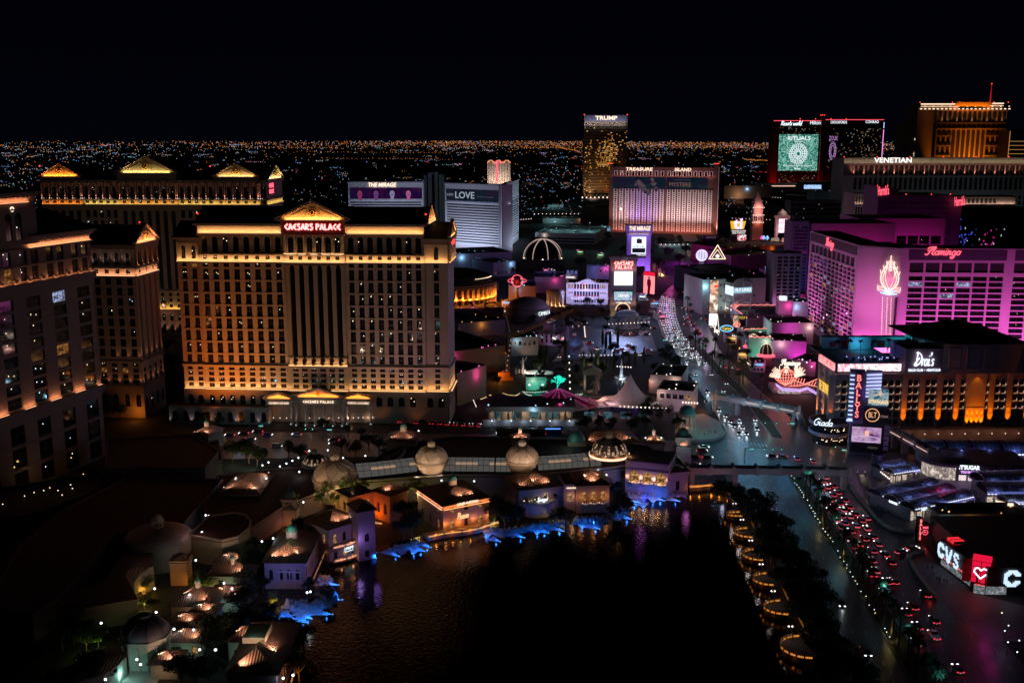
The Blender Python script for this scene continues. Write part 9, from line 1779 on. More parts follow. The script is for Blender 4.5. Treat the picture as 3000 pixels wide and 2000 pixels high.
def gallery(lbl,pts,R,H):
 P=[G(x,y,H)for x,y in pts];o=emp('glass_gallery',(*P[0],0),0,lbl,'gallery');g=MB();f=MB();w=MB();l=MB();pn=[];O=P[0];n=10;S=[]
 for a,b in zip(P,P[1:]):
  k=max(1,int((b-a).length/2.2))
  for i in range(k):S.append(a.lerp(b,i/k))
 S.append(P[-1]);rings=[]
 for i,p in enumerate(S):t=(S[min(i+1,len(S)-1)]-S[max(0,i-1)]).normalized();nn=Vector((-t.y,t.x));rings.append([((p-O).x+nn.x*R*(1+cos(pi*j/n)),(p-O).y+nn.y*R*(1+cos(pi*j/n)),H+R*.8*sin(pi*j/n))for j in range(n+1)])
 for i,(a,b)in enumerate(zip(rings,rings[1:])):
  for j in range(n):
   g.face([a[j],b[j],b[j+1],a[j+1]],1 if j==7 and i%6>1 else 0)
 for i,a in enumerate(rings):
  f.path(a,.6 if i%9==0 else.15)
 for j in(0,2,4,6,8,10):f.path([r[j]for r in rings],.16)
 for a,b in zip(rings,rings[1:]):w.face([(a[-1][0],a[-1][1],0),(b[-1][0],b[-1][1],0),b[-1],a[-1]]);l.beam(Vector(a[-1])+Vector((0,-.3,-.3)),Vector(b[-1])+Vector((0,-.3,-.3)),.3)
 g.bld('glass_vault',[E('vault_glow',(.7,.66,.62),.11),E('vault_streak',(1,.62,.4),.34)],o);f.bld('vault_ribs',DMETAL,o);w.bld('gallery_wall',LIL,o)  # glass emits its own glow; the warm row stands for light streaks
 for i in range(3,len(S)-1,12):pnt((S[i].x,S[i].y+R*.9,H+1.5),60,(1,.75,.5),.5)
gallery('curved glass vault between the great dome and the left bowl dome',[(1045,1400),(1110,1394),(1180,1386),(1225,1380)],5,10);gallery('straight glass vault between the two bowl domes',[(1300,1380),(1500,1382)],5,10);gallery('glass vault between the right bowl dome and the rimmed dome',[(1575,1378),(1660,1372),(1762,1364)],5,10)
def balus(name,lbl,P3,h=1.0,glow=(1,.45,.12),gs=1.15,W_=0,o=None,cat='balustrade'):
 P=[Vector(p)for p in P3];O=P[0];top=o is None
 o=o or emp(name,O,0,lbl,cat);q=MB();g=MB();n=0
 if not top:O=Vector((0,0,0))
 for a,b in zip(P,P[1:]):
  q.beam(a-O+Vector((0,0,h)),b-O+Vector((0,0,h)),.28,.18);q.beam(a-O+Vector((0,0,.1)),b-O+Vector((0,0,.1)),.28,.2);q.box(*(a-O-Vector((.22,.22,0))),*(a-O+Vector((.22,.22,h+.25))));d=b-a;L=d.length;m=max(2,int(L/.45))
  for i in range(1,m):p=a-O+d*i/m;q.beam(p,p+Vector((0,0,h)),.13)
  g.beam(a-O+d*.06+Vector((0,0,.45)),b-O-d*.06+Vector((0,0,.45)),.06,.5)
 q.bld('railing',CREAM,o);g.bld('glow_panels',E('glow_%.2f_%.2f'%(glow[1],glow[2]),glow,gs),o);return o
A=G(1298,1562);H=ZY(A.y,1481);b=villa('lakeside boutique with glowing orange cornice, white roof lettering and arched terrace doors',(1298,1481),(1432,1455),22,H,3.5,M('rose_stucco',(.42,.27,.2),.85),n=3,win=[(.6,4.2,'a'),(7.2,9.4,'r')],flood=((.45,.1,1),(.7,.1,1)),cup=1.6,name='lakeside_villa',fnn=False);L=b.L
b.strip('f',0,L,b.H-1.6,26,(1,.5,.2),n=.9,tilt=.6,es=1.8);b.strip('l',0,22,b.H-1.6,30,(1,.6,.4),n=.9,tilt=.6,es=1.8);b.text('LOUIS VUITTON','f',L*.5,b.H-.2,L*.46,.95,SGNO,n=1.2,off=.02);b.put(smb('Picasso',4.6,2.4,.2),'sign_lettering',E('script_amber',(1,.6,.3),1.3),'f',L*.42,5.7,.5);b.fin((('cur',3),('dark',5)),4);[pnt(b.W(b.pt('f',L*u,1.2,3.4)),55,(1,.5,.2),.2)for u in(.02,.33,.66,.98)];area(b.W(b.pt('f',L*.5,2,1)),(0,.7,1),(b.W((1,0,0))-b.W((0,0,0))),L,.5,150,(1,.42,.1))
P=[b.W(b.pt('f',u,4+2*sin(pi*max(0,min(1,u/L))),1.2))for u in[-8+i*(L+10)/9 for i in range(10)]];tr=MB();tr.prism([(p.x,p.y)for p in P]+[(b.W((L,1,0)).x,b.W((L,1,0)).y),(b.W((-8,1,0)).x,b.W((-8,1,0)).y)],0,1.15);tag(tr.bld('terrace',CREAM),'paved dining terrace before the boutique','terrace');balus('terrace_balustrade','curved glowing balustrade of the dining terrace before the boutique',P);[pnt(p+Vector((0,-.8,.8)),26,(1,.45,.12),.15)for p in P[1:-1:2]]
b=villa('lakeside restaurant with two glowing balconies and a small blue white framed sign',za(1135,1160),za(1420,1068),14,ZY(G(*za(1165,1460)).y,za(0,1150)[1]),3,LIL,n=3,win=[(.8,3.2,'r'),(6.2,9.5,'a')],flood=((.35,.05,1),(.75,.05,1)),name='lakeside_restaurant',fnn=False);L=b.L;sg=b.uz(*za(1322,1322));q=MB();b.box('f',sg[0]-2.2,sg[0]+2.2,.5,.7,sg[1]-1,sg[1]+1,q);q.bld('sign_plate',BLACK,b.rt);q=MB();q.path([b.pt('f',sg[0]+x,.85,sg[1]+y)for x,y in((-2.2,-1),(2.2,-1),(2.2,1),(-2.2,1),(-2.2,-1))],.16);q.bld('sign_frame',SGNC,b.rt);b.text('PRIME','f',*sg,3.4,1.1,SGNC,n=.8)
for z,y0 in((5.6,2.2),(1.0,2.6)):
 fl=MB();pts=[b.pt('f',u,y0*(1+.5*sin(pi*min(1,max(0,u/L)))),z)for u in[i*L/6 for i in range(7)]];fl.prism([(p.x,p.y)for p in pts]+[(L,0),(0,0)],z-.4,z-.02);fl.bld('balcony_slab',LIL,b.rt);balus('balcony_railing','',pts,o=b.rt,glow=(1,.5,.3))
 [pnt(b.W(p+Vector((0,-.6,.7))),14,(1,.5,.25),.15)for p in pts[1::2]]
b.fin((('dark',6),('cur',2)),6);b.w=MB();t=villa('square lilac end tower of the lakeside restaurant with dark tiled roof',za(1405,1000),za(1560,972),9,ZY(G(*za(1430,1440)).y,1494),2.5,LIL,n=1,win=[(1,3.4,'r'),(6.5,9.5,'a')],name='corner_tower');pnt(b.W((L*.5,-8,8)),200,(.55,.4,.9),.3);pnt(t.W((4,-6,9)),110,(.55,.35,1),.3)  # violet fill lights added before the walls, where no lamps stand
b=villa('ochre court building glowing deep orange between the restaurant and the boutique',za(1318,868),za(1545,812),10,10.5,1,ORW,'flat',n=3,win=[(4.5,8,'a')],name='court_building');[pnt(b.W((b.L*u,-3,z)),320,(1,.36,.04),.3)for u,z in((.2,3),(.6,6),(.9,3))];c=villa('small ochre gate tower with tiled pyramid roof behind the court building',za(1545,800),za(1700,850),9,11,2.6,ORW,n=2,win=[(3,7,'a')],name='gate_tower',flood=((.7,.05,1),));pnt(c.W((c.L*.3,-3.5,3.5)),420,(1,.36,.04),.3);P=[c.W((c.L*u,-4-1.5*sin(pi*u),.8))for u in(0,.33,.66,1)];balus('terrace_balustrade','short glowing balustrade below the ochre gate tower',P)
def belltower(lbl,pl,pr,pbase,ytop,ybelf,ydome,mat=CREAM,glow=None,W_=160,domem=None,D=None,green=False):
 A=G(pl,pbase);B_=G(pr,pbase);b=Bld('bell_tower',lbl,'tower',A,B_,(B_-A).length,mat);L=b.L;z=lambda y:ZY(A.y,y);zt,zf=z(ytop),z(ybelf);b.w.box(0,0,0,L,L,zt);b.band(zt-.3,zt+.2,.5)
 q=MB();w=L*.2
 for x in(.4,L-.4-w):
  for y in(.4,L-.4-w):q.box(x,y,zt,x+w,y+w,zf)
 q.box(.2,.2,zf-.9,L-.2,L-.2,zf);q.box(.4,.4,zt,L-.4,L-.4,zt+.7);q.bld('belfry',mat,b.rt);e=MB();e.box(-.3,-.3,zf,L+.3,L+.3,zf+.4);e.bld('belfry_cornice',mat,b.rt);d=MB();r=L*.42;d.dome(L/2,L/2,zf+.4,r,max(1.5,z(ydome)-zf),14,5);d.lth([(.15,z(ydome)+.3),(.02,z(ydome)+2.6)],L/2,L/2,6);d.bld('dome',domem or COPP,b.rt)
 if glow:pnt(b.W((L/2,L/2,(zt+zf)/2)),W_,glow,.3)
 b.fin();return b
b=belltower('stone bell tower with dark dome and warm lit shaft left of the restaurant',*[za(x,0)[0]for x in(705,845)],za(0,1130)[1],za(0,985)[1],za(0,895)[1],za(0,822)[1],domem=M('dark_copper',(.04,.07,.06),.6));pnt(b.W((3,-3.5,1.5)),240,(1,.55,.3),.3);pnt(b.W((8,-8,10)),120,(.9,.7,.7),.5)
b=belltower('pink bell tower with green dome and glowing belfry at the junction corner',*[zb(x,0)[0]for x in(2130,2268)],zb(0,610)[1],zb(0,410)[1],zb(0,325)[1],zb(0,252)[1],mat=LIL,glow=(1,.62,.38),W_=420);pnt(b.W((2,-4,b.D*.9+6)),200,(.5,.7,.6),.5);pnt(b.W((5,-12,5)),200,(.8,.35,.7),1)
b=belltower('ochre bell tower in the dark village at the lower left',*[zc(x,0)[0]for x in(1122,1232)],zc(0,930)[1],zc(0,785)[1],zc(0,775)[1],zc(0,745)[1],mat=ORW,domem=TILE);pnt(b.W((7,-3,2)),90,(1,.6,.3),.3);pnt(b.W((2,-5,9)),40,(.8,.9,.9),.3)
A=G(*zb(1700,830));b=villa('pink lakeside building with three tall glowing arched bays above the blue falls',(zb(1672,520)),(zb(2062,560)),16,ZY(A.y,zb(0,520)[1]),1,LIL,'flat',n=0,name='lakeside_hall',fnn=False);L=b.L;b.w=MB();b.core(0,b.H-.3,ins=1);cs=[(b.uz(*zb(x-42,700))[0],b.uz(*zb(x+42,700))[0])for x in(1752,1868,1990)];zz=b.uz(*zb(1868,740))[1];zt=b.uz(*zb(1868,635))[1];b.wall('f',0,L,0,b.H,cs,[(max(1.5,zz),zt,'a')],th=.8,sty='cur');[b.wall(s,0,16 if s!='b' else L,0,b.H)for s in 'rlb'];b.band(b.H-.8,b.H,.5);b.band(b.H*.72,b.H*.75,.4)
for i,(a,c)in enumerate(cs):pts=[b.pt('f',a-.6+(c-a+1.2)*k/4,.3+1.3*sin(pi*k/4),max(1.5,zz))for k in range(5)];q=MB();q.prism([(p.x,p.y)for p in pts],max(1.5,zz)-.3,max(1.5,zz)-.02);q.bld('balcony_slab',LIL,b.rt);balus('balcony_railing','',pts,o=b.rt,glow=(1,.62,.35));pnt(b.W(b.pt('f',(a+c)/2,2.4,zz+1.2)),55,(1,.6,.35),.2);[pnt(b.W(b.pt('f',u,.6,zz+2.2)),24,(1,.7,.5),.15)for u in(a-1,c+1)]
b.fin();pnt(b.W((L*.5,-9,13)),240,(.75,.3,.8),.3);pnt(b.W((L*.5,-3,1)),260,(.05,.15,1),.5)  # mauve fill light added before the facade, where no lamp stands
poly('plum tiled side roof between the arched hall and the pink bell tower',[zb(2060,600),zb(2240,590),zb(2200,500),zb(2040,470)],8,LIL,TILE,roofh=2);b=villa('pink annex with a dark window by the footbridge pier',zb(2062,640),zb(2245,622),8,9,1.2,LIL,n=1,win=[(1,5,'r')],name='lakeside_annex');pnt(b.W((4,-9,7)),200,(.75,.3,.7),1)
b=villa('cream pavilion with tiled roof, lit arch and wavy glowing balcony',zb(1225,758),zb(1525,745),15,ZY(G(*zb(1240,1000)).y,zb(0,745)[1]),3.4,CREAM,n=3,win=[(5,8.4,'a')],flood=((.5,.02,1.6),(.3,.3,1),(.75,.3,1)),name='lakeside_pavilion',fnn=False);L=b.L;pts=[b.pt('f',L*.12+L*.76*k/12,1.4+abs(sin(pi*k/4))*1.6,4.2)for k in range(13)];q=MB();q.prism([(p.x,p.y)for p in pts]+[(L*.88,0),(L*.12,0)],3.8,4.18);q.bld('balcony_slab',CREAM,b.rt);balus('balcony_railing','',pts,o=b.rt,glow=(1,.55,.3));b.fin((('cur',1),('dark',1)),3);[pnt(b.W(b.pt('f',L*u,1.6,6.6)),40,(1,.5,.2),.2)for u in(.1,.5,.9)]
b=villa('shopfront wing with a warm lit grid window and small amber letters',zb(1105,745),zb(1205,742),12,11,1,LIL,'flat',n=1,win=[(3.8,7.2,'r')],name='lakeside_shop',wts=(('cur',1),));q=MB();[q.box(1+i*.62,-.25,9.2,1.4+i*.62,-.1,9.7)for i in range(10)];q.bld('sign_letters',SGNO,b.rt);pnt(b.W((3,-1.5,6)),40,(1,.6,.35),.2)
b=villa('terrace restaurant with broad tiled roof and white script above its round terrace',zb(690,800),zb(1090,755),17,10,3.4,LIL,n=4,win=[(4.6,7,'r')],flood=((.05,.1,1),(.7,.05,1.6),(.4,.2,.8)),name='lakeside_restaurant',fnn=False);s_=b.uz(*zb(885,872));b.put(smb('Spago',4.6,2.2,.2),'sign_lettering',SGNC,'f',s_[0],s_[1],2.4);b.fin()
g=G(*zb(850,1040),0);q=MB();q.lth([(7,0),(7.2,4.6),(7.5,4.8),(7.5,5.6),(7.2,5.6),(7.2,4.9),(.01,4.9)],n=30);tag(q.bld('round_terrace',LIL,None,(g.x,g.y+5,0)),'round stone terrace bastion below the white script sign','terrace');[pnt((g.x+x,g.y+4,6.4),22,(1,.75,.5),.2)for x in(-3,1,4)];q=MB();r=random.Random(2);[q.octa((r.uniform(-5,5),r.uniform(-4,3),5.6),.17)for _ in range(16)];tag(q.bld('table_lights',LITW,None,(g.x,g.y+5,0)),'cluster of small table candles on the round terrace','candles',kind='stuff')
for a in((('tiled roof pavilion with a lantern by the hotel drive, left one'),za(-130,300),za(30,310),14,8,3,1),(('domed square pavilion behind the curved parapet wing'),za(1670,352),za(1935,356),14,12,3,1.4),(('small square tower with tile cap on the arcade roof'),zb(625,345),zb(780,345),9,14,2.2,.8),(('plum tile roof pavilion with small white lantern by the bell tower'),zb(1845,372),zb(2022,375),9,8,3,.7),(('broad tile roof pavilion behind the rimmed dome'),zb(1260,385),zb(1800,360),16,10,3.4,0)):
 v=villa(a[0],a[1],a[2],a[3],a[4],a[5],CREAM if 'plum' not in a[0]else LIL,n=0,cup=a[6]or None,flood=((.15,.1,.8),(.85,.1,.8)),name='roof_pavilion')
o=MB();o.box(-4,-4,0,4,4,11);c=emp('domed_pavilion',(*(G(*zb(1225,370),11)+Vector((0,4))),0),0,'square block with ribbed green dome on the arcade roof','building');o.bld('wall',CREAM,c);o=MB();o.dome(0,0,11,4,4.2,12,5);o.bld('dome',COPP,c);pnt(c.location+Vector((-4,-7,14)),120,(.8,1,.9),.3)
b=villa('tiled villa with teal lit cupola above the conservatory',za(545,1462),za(915,1462),24,9,4.2,LIL,n=4,win=[(3,6.5,'a')],cup=1.8,flood=((.2,.02,1.4),(.8,.1,1),(.5,.02,.8)),name='lakeside_villa');pnt(b.W((b.L/2,b.D/2-4,17)),60,(.3,1,.8),.3);pnt(b.W((b.L+6,6,4)),240,(1,.5,.2),.3);pnt(b.W((b.L*.5,-14,9)),160,(.6,.4,.9),1)
P=[b.W(b.pt('r',u,2.5,2.6+u*.02))for u in(0,5,10,15,20,24)];balus('terrace_balustrade','glowing balcony rail on the lake side of the villa with the teal cupola',P)
A,B_=G(*zd(640,510)),G(*zd(880,515));c=Bld('conservatory','white framed glass conservatory under the tiled villa','building',A,B_,9,M('white_frame',(.5,.45,.52),.6));L=c.L;c.w.box(0,.2,0,L,9,.6);q=MB();[q.box(i*L/5-.15,-.1,0,i*L/5+.15,.2,5.6)for i in range(6)];[q.box(0,-.12,z,L,.18,z+.3)for z in(2.6,5.4)];q.box(-.3,-.3,5.7,L+.3,9,6);q.bld('frames',c.mat,c.rt);q=MB();q.box(.1,.3,.6,L-.1,.4,5.4);q.bld('glazing',GLASS,c.rt);c.fin();pnt(c.W((L*.5,-7,6)),60,(.8,.6,1),.4)
b=villa('tiled villa with square roof terrace at the bottom edge',zd(200,1292),zd(655,1292),27,8.5,4,LIL,n=4,win=[(2.5,6,'a')],flood=((.28,.02,2),(.85,.3,1.4)),name='lakeside_villa');q=MB();q.box(b.L*.15,9,12,b.L*.62,17,13.6);q.bld('roof_terrace',CREAM,b.rt);pnt(b.W((b.L*.4,8,15)),20,(.6,1,.9),.2);pnt(b.W((b.L+4,8,3)),140,(1,.5,.2),.3);P=[b.W(b.pt('r',u,2,2))for u in(0,6,12)];balus('terrace_balustrade','glowing terrace rail of the villa at the bottom edge',P)
villa('small pyramid roofed block on the plum flat roof',za(152,832),za(495,832),22,8,3.6,LIL,n=0,flood=((.03,.1,1.6),(.88,.06,1.6),(.95,.9,.8)),name='roof_pavilion')
o=poly('theatre hall with a rounded end at the dark village',[zc(1235,605),zc(1455,640),zc(1560,615),zc(1630,560),zc(1645,505),zc(1610,470),zc(1540,455),zc(1370,480)],9,CREAM,BROOF);g=G(*zc(1500,760));pnt((g.x,g.y-2,3),260,(1,.8,.6),.3);pnt((g.x-12,g.y-1,3),160,(.7,1,.9),.3)
o=poly('curved tiled wing with warm lit inner wall in the dark village',[zc(370,1040),zc(550,1060),zc(900,1000),zc(878,960),zc(878,900),zc(920,840),zc(1005,790),zc(1000,715),zc(880,698),zc(770,760),zc(695,885)],8,CREAM,TILE,roofh=1.5);g=G(*zc(965,900));pnt((g.x,g.y,2),150,(1,.6,.3),.3);g=G(*zc(600,1120));pnt((g.x,g.y,8),60,(.6,.5,.8),.5)
g=G(*zc(1015,650),8);o=emp('low_dome',(g.x,g.y+4,0),0,'broad low dome with colonnaded lantern in the dark village','dome');q=MB();R=11.3;q.lth([(R,0),(R,8)],n=36);q.bld('drum',CREAM,o);q=MB();q.dome(0,0,8,R,4.4,36,7);q.bld('shell',M('low_dome_skin',(.22,.17,.16),.45),o);q=MB();q.lth([(2.1,12),(2.1,12.6)],n=16);[q.cyl(1.8*cos(a),1.8*sin(a),12.4,14.4,.16,n=6)for a in[2*pi*i/12 for i in range(12)]];q.lth([(2.2,14.4),(2.2,14.8)],n=16);q.bld('lantern',CREAM,o);q=MB();q.dome(0,0,14.8,1.8,1.9,14,5);q.lth([(.12,16.5),(.02,18)],n=6);q.bld('lantern_cap',M('low_dome_skin'),o);pnt((g.x+14,g.y+2,12.5),130,(1,.7,.7),.5)
g=G(*zc(905,1300),8);o=emp('octagonal_hall',(g.x,g.y+5.5,0),0,'octagonal domed hall with pale panelled walls at the lower left','building');q=MB();R=6.9;q.lth([(R,0),(R,7.2),(R*1.03,7.4),(R*1.03,8),(R*.95,8)],n=8,a0=pi/8,a1=2*pi+pi/8,smooth=False);q.bld('wall',STONE2,o);q=MB();q.dome(0,0,8,R*.93,4.8,24,7);q.bld('shell',M('octagon_shell',(.16,.12,.14),.4),o);q=MB()
for i in range(8):
 for s in(-1,1):q.path([(R*.95*cos(t)*cos(a),R*.95*cos(t)*sin(a),8+4.95*sin(t))for t,a in[((k/8)**.8*1.25,2*pi*i/8+s*pi/8*(1-(k/8)**2))for k in range(9)]],.16)
q.bld('arched_ribs',M('dark_rib',(.12,.1,.1)),o);q=MB();q.lth([(1.8,12.4),(1.9,13.3),(1.5,13.4)],n=8,smooth=False);q.bld('lantern',STONE2,o)
q=MB();[q.beam((R*1.01*cos(a)*.93+.0,R*1.01*sin(a)*.93,1),(R*.945*cos(a),R*.945*sin(a),6.6),.5)for a in[2*pi*i/8 for i in range(8)]];q.bld('pilasters',STONE2,o);pnt((g.x-2,g.y-7,2.5),220,(.5,1,.9),.3);pnt((g.x+10,g.y-2,3),130,(1,.7,.5),.3)
poly('long tiled wing below the octagonal hall with pale edge',[zc(395,1468),zc(640,1365),zc(725,1288),zc(828,1378),zc(770,1440),zc(680,1500),zc(450,1560)],6,STONE2,TILE,roofh=1.4);g=G(*zc(760,1450));pnt((g.x+3,g.y-4,4),70,(.6,1,.9),.3)
sht('village_paving',[zc(700,1400),zc(1050,1330),zc(1200,1350),zc(1000,1600),zc(600,1600)],.08,M('plaza_stone'))
SM=[('conical tiled roof house left of the balustraded court',1195,1060,15,12,5,3.4),('tiled cottage behind the cypress of the village',1440,860,14,8,5,2.6),('tiled cottage with lit gable end at the village edge',1460,770,9,7,5,1.8),('curved tiled cottage with glowing eaves',1430,1010,12,9,4.5,2),('tiled kiosk with white railing by the octagonal hall',1160,1180,9,7,5,1.8),('tiled house with warm lit wall right of the octagonal hall',1160,1290,13,8,5,2),('tiled kiosk roof by the bottom plaza',1030,1440,9,7,4.5,2),('tiled house lit from its ridge beside the dark grove',1540,1290,9,8,6,2.4),('narrow tiled house by the green lit tree',1290,1100,8,6,5,1.6)]
for i,(l,x,y,w,d,h,rh)in enumerate(SM):
 p=zc(x-w*5,y);v=villa(l,p,(p[0]+w/FPX*1.0*330*FPX/330/330*FPX*.0+w*8.6,p[1]+(i%3)*2),d,h,rh,CREAM,n=2 if h>4.6 else 0,win=[(1.4,3.4,'r')],flood=((.75,.05,.7),(.2,.4,.5)),name='cottage',cup=.8 if i in(0,1)else None);pnt(v.W((v.L*.5,-3,2.4)),40,((1,.75,.5),(.6,1,.9))[i%2],.3)
LP=[zc(*p)for p in((1548,225),(1370,470),(1350,467),(1325,578),(1200,733),(1285,762),(1523,765),(1470,912),(1522,948),(1015,948),(1245,988),(1025,1103),(1142,1213),(1270,1218),(925,800),(850,892),(1310,1348),(1413,1349),(922,1445),(692,1543),(898,1412),(664,1174),(1555,785),(1345,955))]+[za(*p)for p in((285,690),(565,692),(868,632),(690,582),(750,556),(805,530),(860,503),(960,440),(1270,505),(1305,535),(1345,563),(905,910),(628,1242),(888,1242),(945,1268),(525,1270),(250,1445),(300,1475),(1705,692),(2175,712),(1130,433),(585,545),(530,572),(1475,485),(1355,948),(1965,255),(1710,272))]+[zb(*p)for p in((280,717),(1420,620),(1495,660),(1645,293),(1500,290),(1375,292),(1855,322),(1998,320),(1908,517),(1850,470))]+[zd(*p)for p in((100,1073),(460,958),(487,957),(940,548),(970,540),(590,880),(810,1306),(720,1334))]
lampm=None
for i,p in enumerate(LP):
 hz=9 if p[1]<1600 else 7;g=G(p[0],p[1],hz);k='lower left village' if p[0]<735 and p[1]>1480 else 'roofs round the glass gallery' if p[1]<1500 else 'waterside villas'
 o=emp('roof_lamp',(g.x,g.y,hz-2.2),0,'white globe lamp over the %s, %s from the upper left'%(k,ordn(i+1)),'lamp','white globe lamps of the lakeside village')
 if lampm is None:q=MB();q.cyl(0,0,0,2,.06,n=5);a1=q.bld('mast',DMETAL,o).data;q=MB();q.lth([(.01,-.36),(.26,-.22),(.36,0),(.26,.22),(.01,.36)],n=8);w_=q.bld('globe',E('globe_white',(.85,.93,1),3),o,(0,0,2.2));lampm=(a1,w_.data)
 else:
  for nm,me,z in(('mast',lampm[0],0),('globe',lampm[1],2.2)):c=bpy.data.objects.new(nm,me);col.objects.link(c);c.parent=o;c.location=(0,0,z)
 if i%2==0:pnt((g.x,g.y-.8,hz+.2),26,(.8,.95,1),.2)
for i,(p,z,s,c,W_)in enumerate(((za(1130,790),6,1.0,(1,.84,.42),130),(za(1200,760),6,.9,(1,.84,.42),70),(za(1290,755),6,1,(1,.84,.42),110),(za(1370,790),6,.9,(1,.84,.42),90),(za(1480,760),6,.9,(1,.84,.42),150),(za(1050,870),6,.8,(1,.84,.42),70),(za(1180,880),6,.8,(1,.84,.42),90),(za(1930,760),7,.9,(1,.84,.42),130),(za(2020,790),7,.7,(1,.84,.42),110),(za(1850,790),7,.7,(1,.84,.42),50),(za(400,450),2,1.3,(.8,.9,.7),50),(za(480,480),2,1.2,(.8,.9,.6),40),(za(250,420),2,1.2,(.7,.8,.5),30),(zc(1300,880),1,1.0,(1,.84,.42),130),(zc(1360,900),1,.8,(1,.84,.42),80),(zc(955,890),1,.9,(1,.65,.15),60),(zc(940,1000),1,.8,(1,.84,.42),40),(zc(640,1230),1,1,(.7,.9,.4),25),(zc(560,1260),1,1,(.7,.9,.4),20),(zd(620,570),1,.7,(1,.65,.1),50),(zb(1040,990),1,.7,(1,.84,.42),60),(zb(450,1050),1,.7,(1,.84,.42),30))):
 g=G(p[0],p[1],z+4*s);o=tree('lt',lambda:mtr('round',14,LEAF2),(g.x,g.y,z if z>1 else 0),'uplit %s villa tree, %s from the left'%('amber' if c[1]<.75 else 'green',ordn(i+1)),s*.8,'broadleaf_tree',group='uplit village trees');pnt((g.x+.8,g.y-2.6*s,z+1.2),W_*3.5,c,.2)
DT=[(zb(470,1000),1.2),(zb(600,960),1.2),(zb(680,1040),1),(zb(480,900),1),(zb(1020,1040),.9),(zb(1120,1030),.9),(zb(1600,650),1.3),(zb(1560,780),1.2),(zb(1620,880),1.1),(zb(1660,950),1),(zb(1560,980),1),(zb(560,1060),1),(za(1850,1000),1.2),(za(1780,950),1.1),(za(1900,1100),1.2),(za(1820,1150),1),(za(950,1180),1.1),(za(1080,1150),1),(za(900,1120),1),(za(450,1380),1.2),(za(400,1440),1.2),(za(520,1440),1),(zc(1600,900),1.3),(zc(1620,1000),1.3),(zc(1500,1180),1.3),(zc(1580,1120),1.2),(zc(1400,1240),1.2),(zc(1180,1450),1.3),(zc(1280,1480),1.3),(zc(1100,640),1.2),(zc(1050,690),1.1),(zc(1180,650),1),(zc(600,1470),1.3),(zc(660,1420),1.2),(zc(400,1240),1.2),(zc(480,1200),1.2),(zd(330,620),1.2),(zd(420,700),1.1),(zd(560,760),1.1),(zd(700,900),1.2),(zd(760,930),1.2),(zd(850,1000),1.1),(zd(900,950),1),(zd(1130,560),.8),(zd(950,470),.7),(zd(860,1230),1.1),(zd(500,820),1),(zd(120,900),1.3),(zd(80,1000),1.2)]
for i,(p,s)in enumerate(DT):g=G(p[0],p[1],4.5*s);tree('r%d'%(i%3),rtx[i%3],(g.x,g.y,0),'dark round tree among the waterside villas, %s of the grove'%ordn(i+1),s*U(.8,1),'broadleaf_tree',group='dark waterside trees')
rg=random.Random(41)
for i in range(60):
 x,y=rg.choice(((rg.uniform(430,720),rg.uniform(1690,1980)),(rg.uniform(60,330),rg.uniform(1820,1990)),(rg.uniform(640,800),rg.uniform(1640,1900)),(rg.uniform(700,830),rg.uniform(1560,1640))));s=rg.uniform(.45,.95);g=G(x,y,4*s);tree('r%d'%(i%3),rtx[i%3],(g.x,g.y,0),'small shadowy village tree, %s between the roofs'%ordn(i+1),s*.8,'broadleaf_tree',group='dark waterside trees')
BROCK=M('shore_rock',(.28,.29,.3),.85,noise=.35,ns=1.2,bump=.6,bs=1.5);FOAM=M('foam',(.45,.5,.55),.7,noise=.7,ns=1.6,bump=.5,bs=3)
BL=(.05,.33,1)
def shore(lbl,pts,rw,H,n,seed):
 P=[G(*p)for p in pts];r=random.Random(seed);o=emp('rock_shore',(*P[0],0),0,lbl,'rocks');q=MB();O=P[0]
 for _ in range(n*2):
  k=r.randrange(len(P)-1);p=P[k].lerp(P[k+1],r.random())-O+Vector((r.uniform(-rw,rw),r.uniform(0,rw*1.6)));w=r.uniform(.4,1.25);h=.42*H*r.uniform(.3,1.1)*(1 if r.random()<.6 else.4);m=6;i0=len(q.v)
  for j in range(m):a=6.283*j/m;q.add((p.x+w*r.uniform(.7,1.2)*cos(a),p.y+w*r.uniform(.7,1.2)*sin(a),0))
  for j in range(m):a=6.283*j/m;q.add((p.x+w*.6*cos(a)*r.uniform(.6,1.1),p.y+w*.6*sin(a)*r.uniform(.6,1.1)+.3,h*r.uniform(.8,1.15)))
  for j in range(m):q.f.append([i0+j,i0+(j+1)%m,i0+m+(j+1)%m,i0+m+j]);q.m.append(0)
  q.f.append([i0+m+j for j in range(m)]);q.m.append(0)
 q.bld('rocks',BROCK,o);f=MB()
 for a,b in zip(P,P[1:]):
  k=max(2,int((b-a).length/1.1))
  for i in range(k):p=a.lerp(b,(i+r.random())/k)-O;w=r.uniform(.4,1.3);f.lth([(.01,.34),(w*.6,.28),(w,.04)],p.x,p.y-r.uniform(.2,1.6),7,smooth=False,sy=.6)
 f.bld('white_water',FOAM,o);c_=MB();ee=[]
 for a,b in zip(P,P[1:]):
  k=max(2,int((b-a).length/1.5));ee+=[a.lerp(b,i/k)-O for i in range(k+1)]
 w=[r.uniform(1.5,5)*(.6+.6*abs(sin(i*.7)))for i in range(len(ee))]
 for i in range(len(ee)-1):a,b=ee[i],ee[i+1];c_.face([(a.x,a.y+1,.14),(b.x,b.y+1,.14),(b.x,b.y-w[i+1],.09),(a.x,a.y-w[i],.09)])
 c_.bld('glow_band',M('glow_band_sheet',(.3,.36,.5),.5,noise=.6,ns=.9,bump=.5,bs=2),o)  # pale strip added along the shore to carry the blue glow band
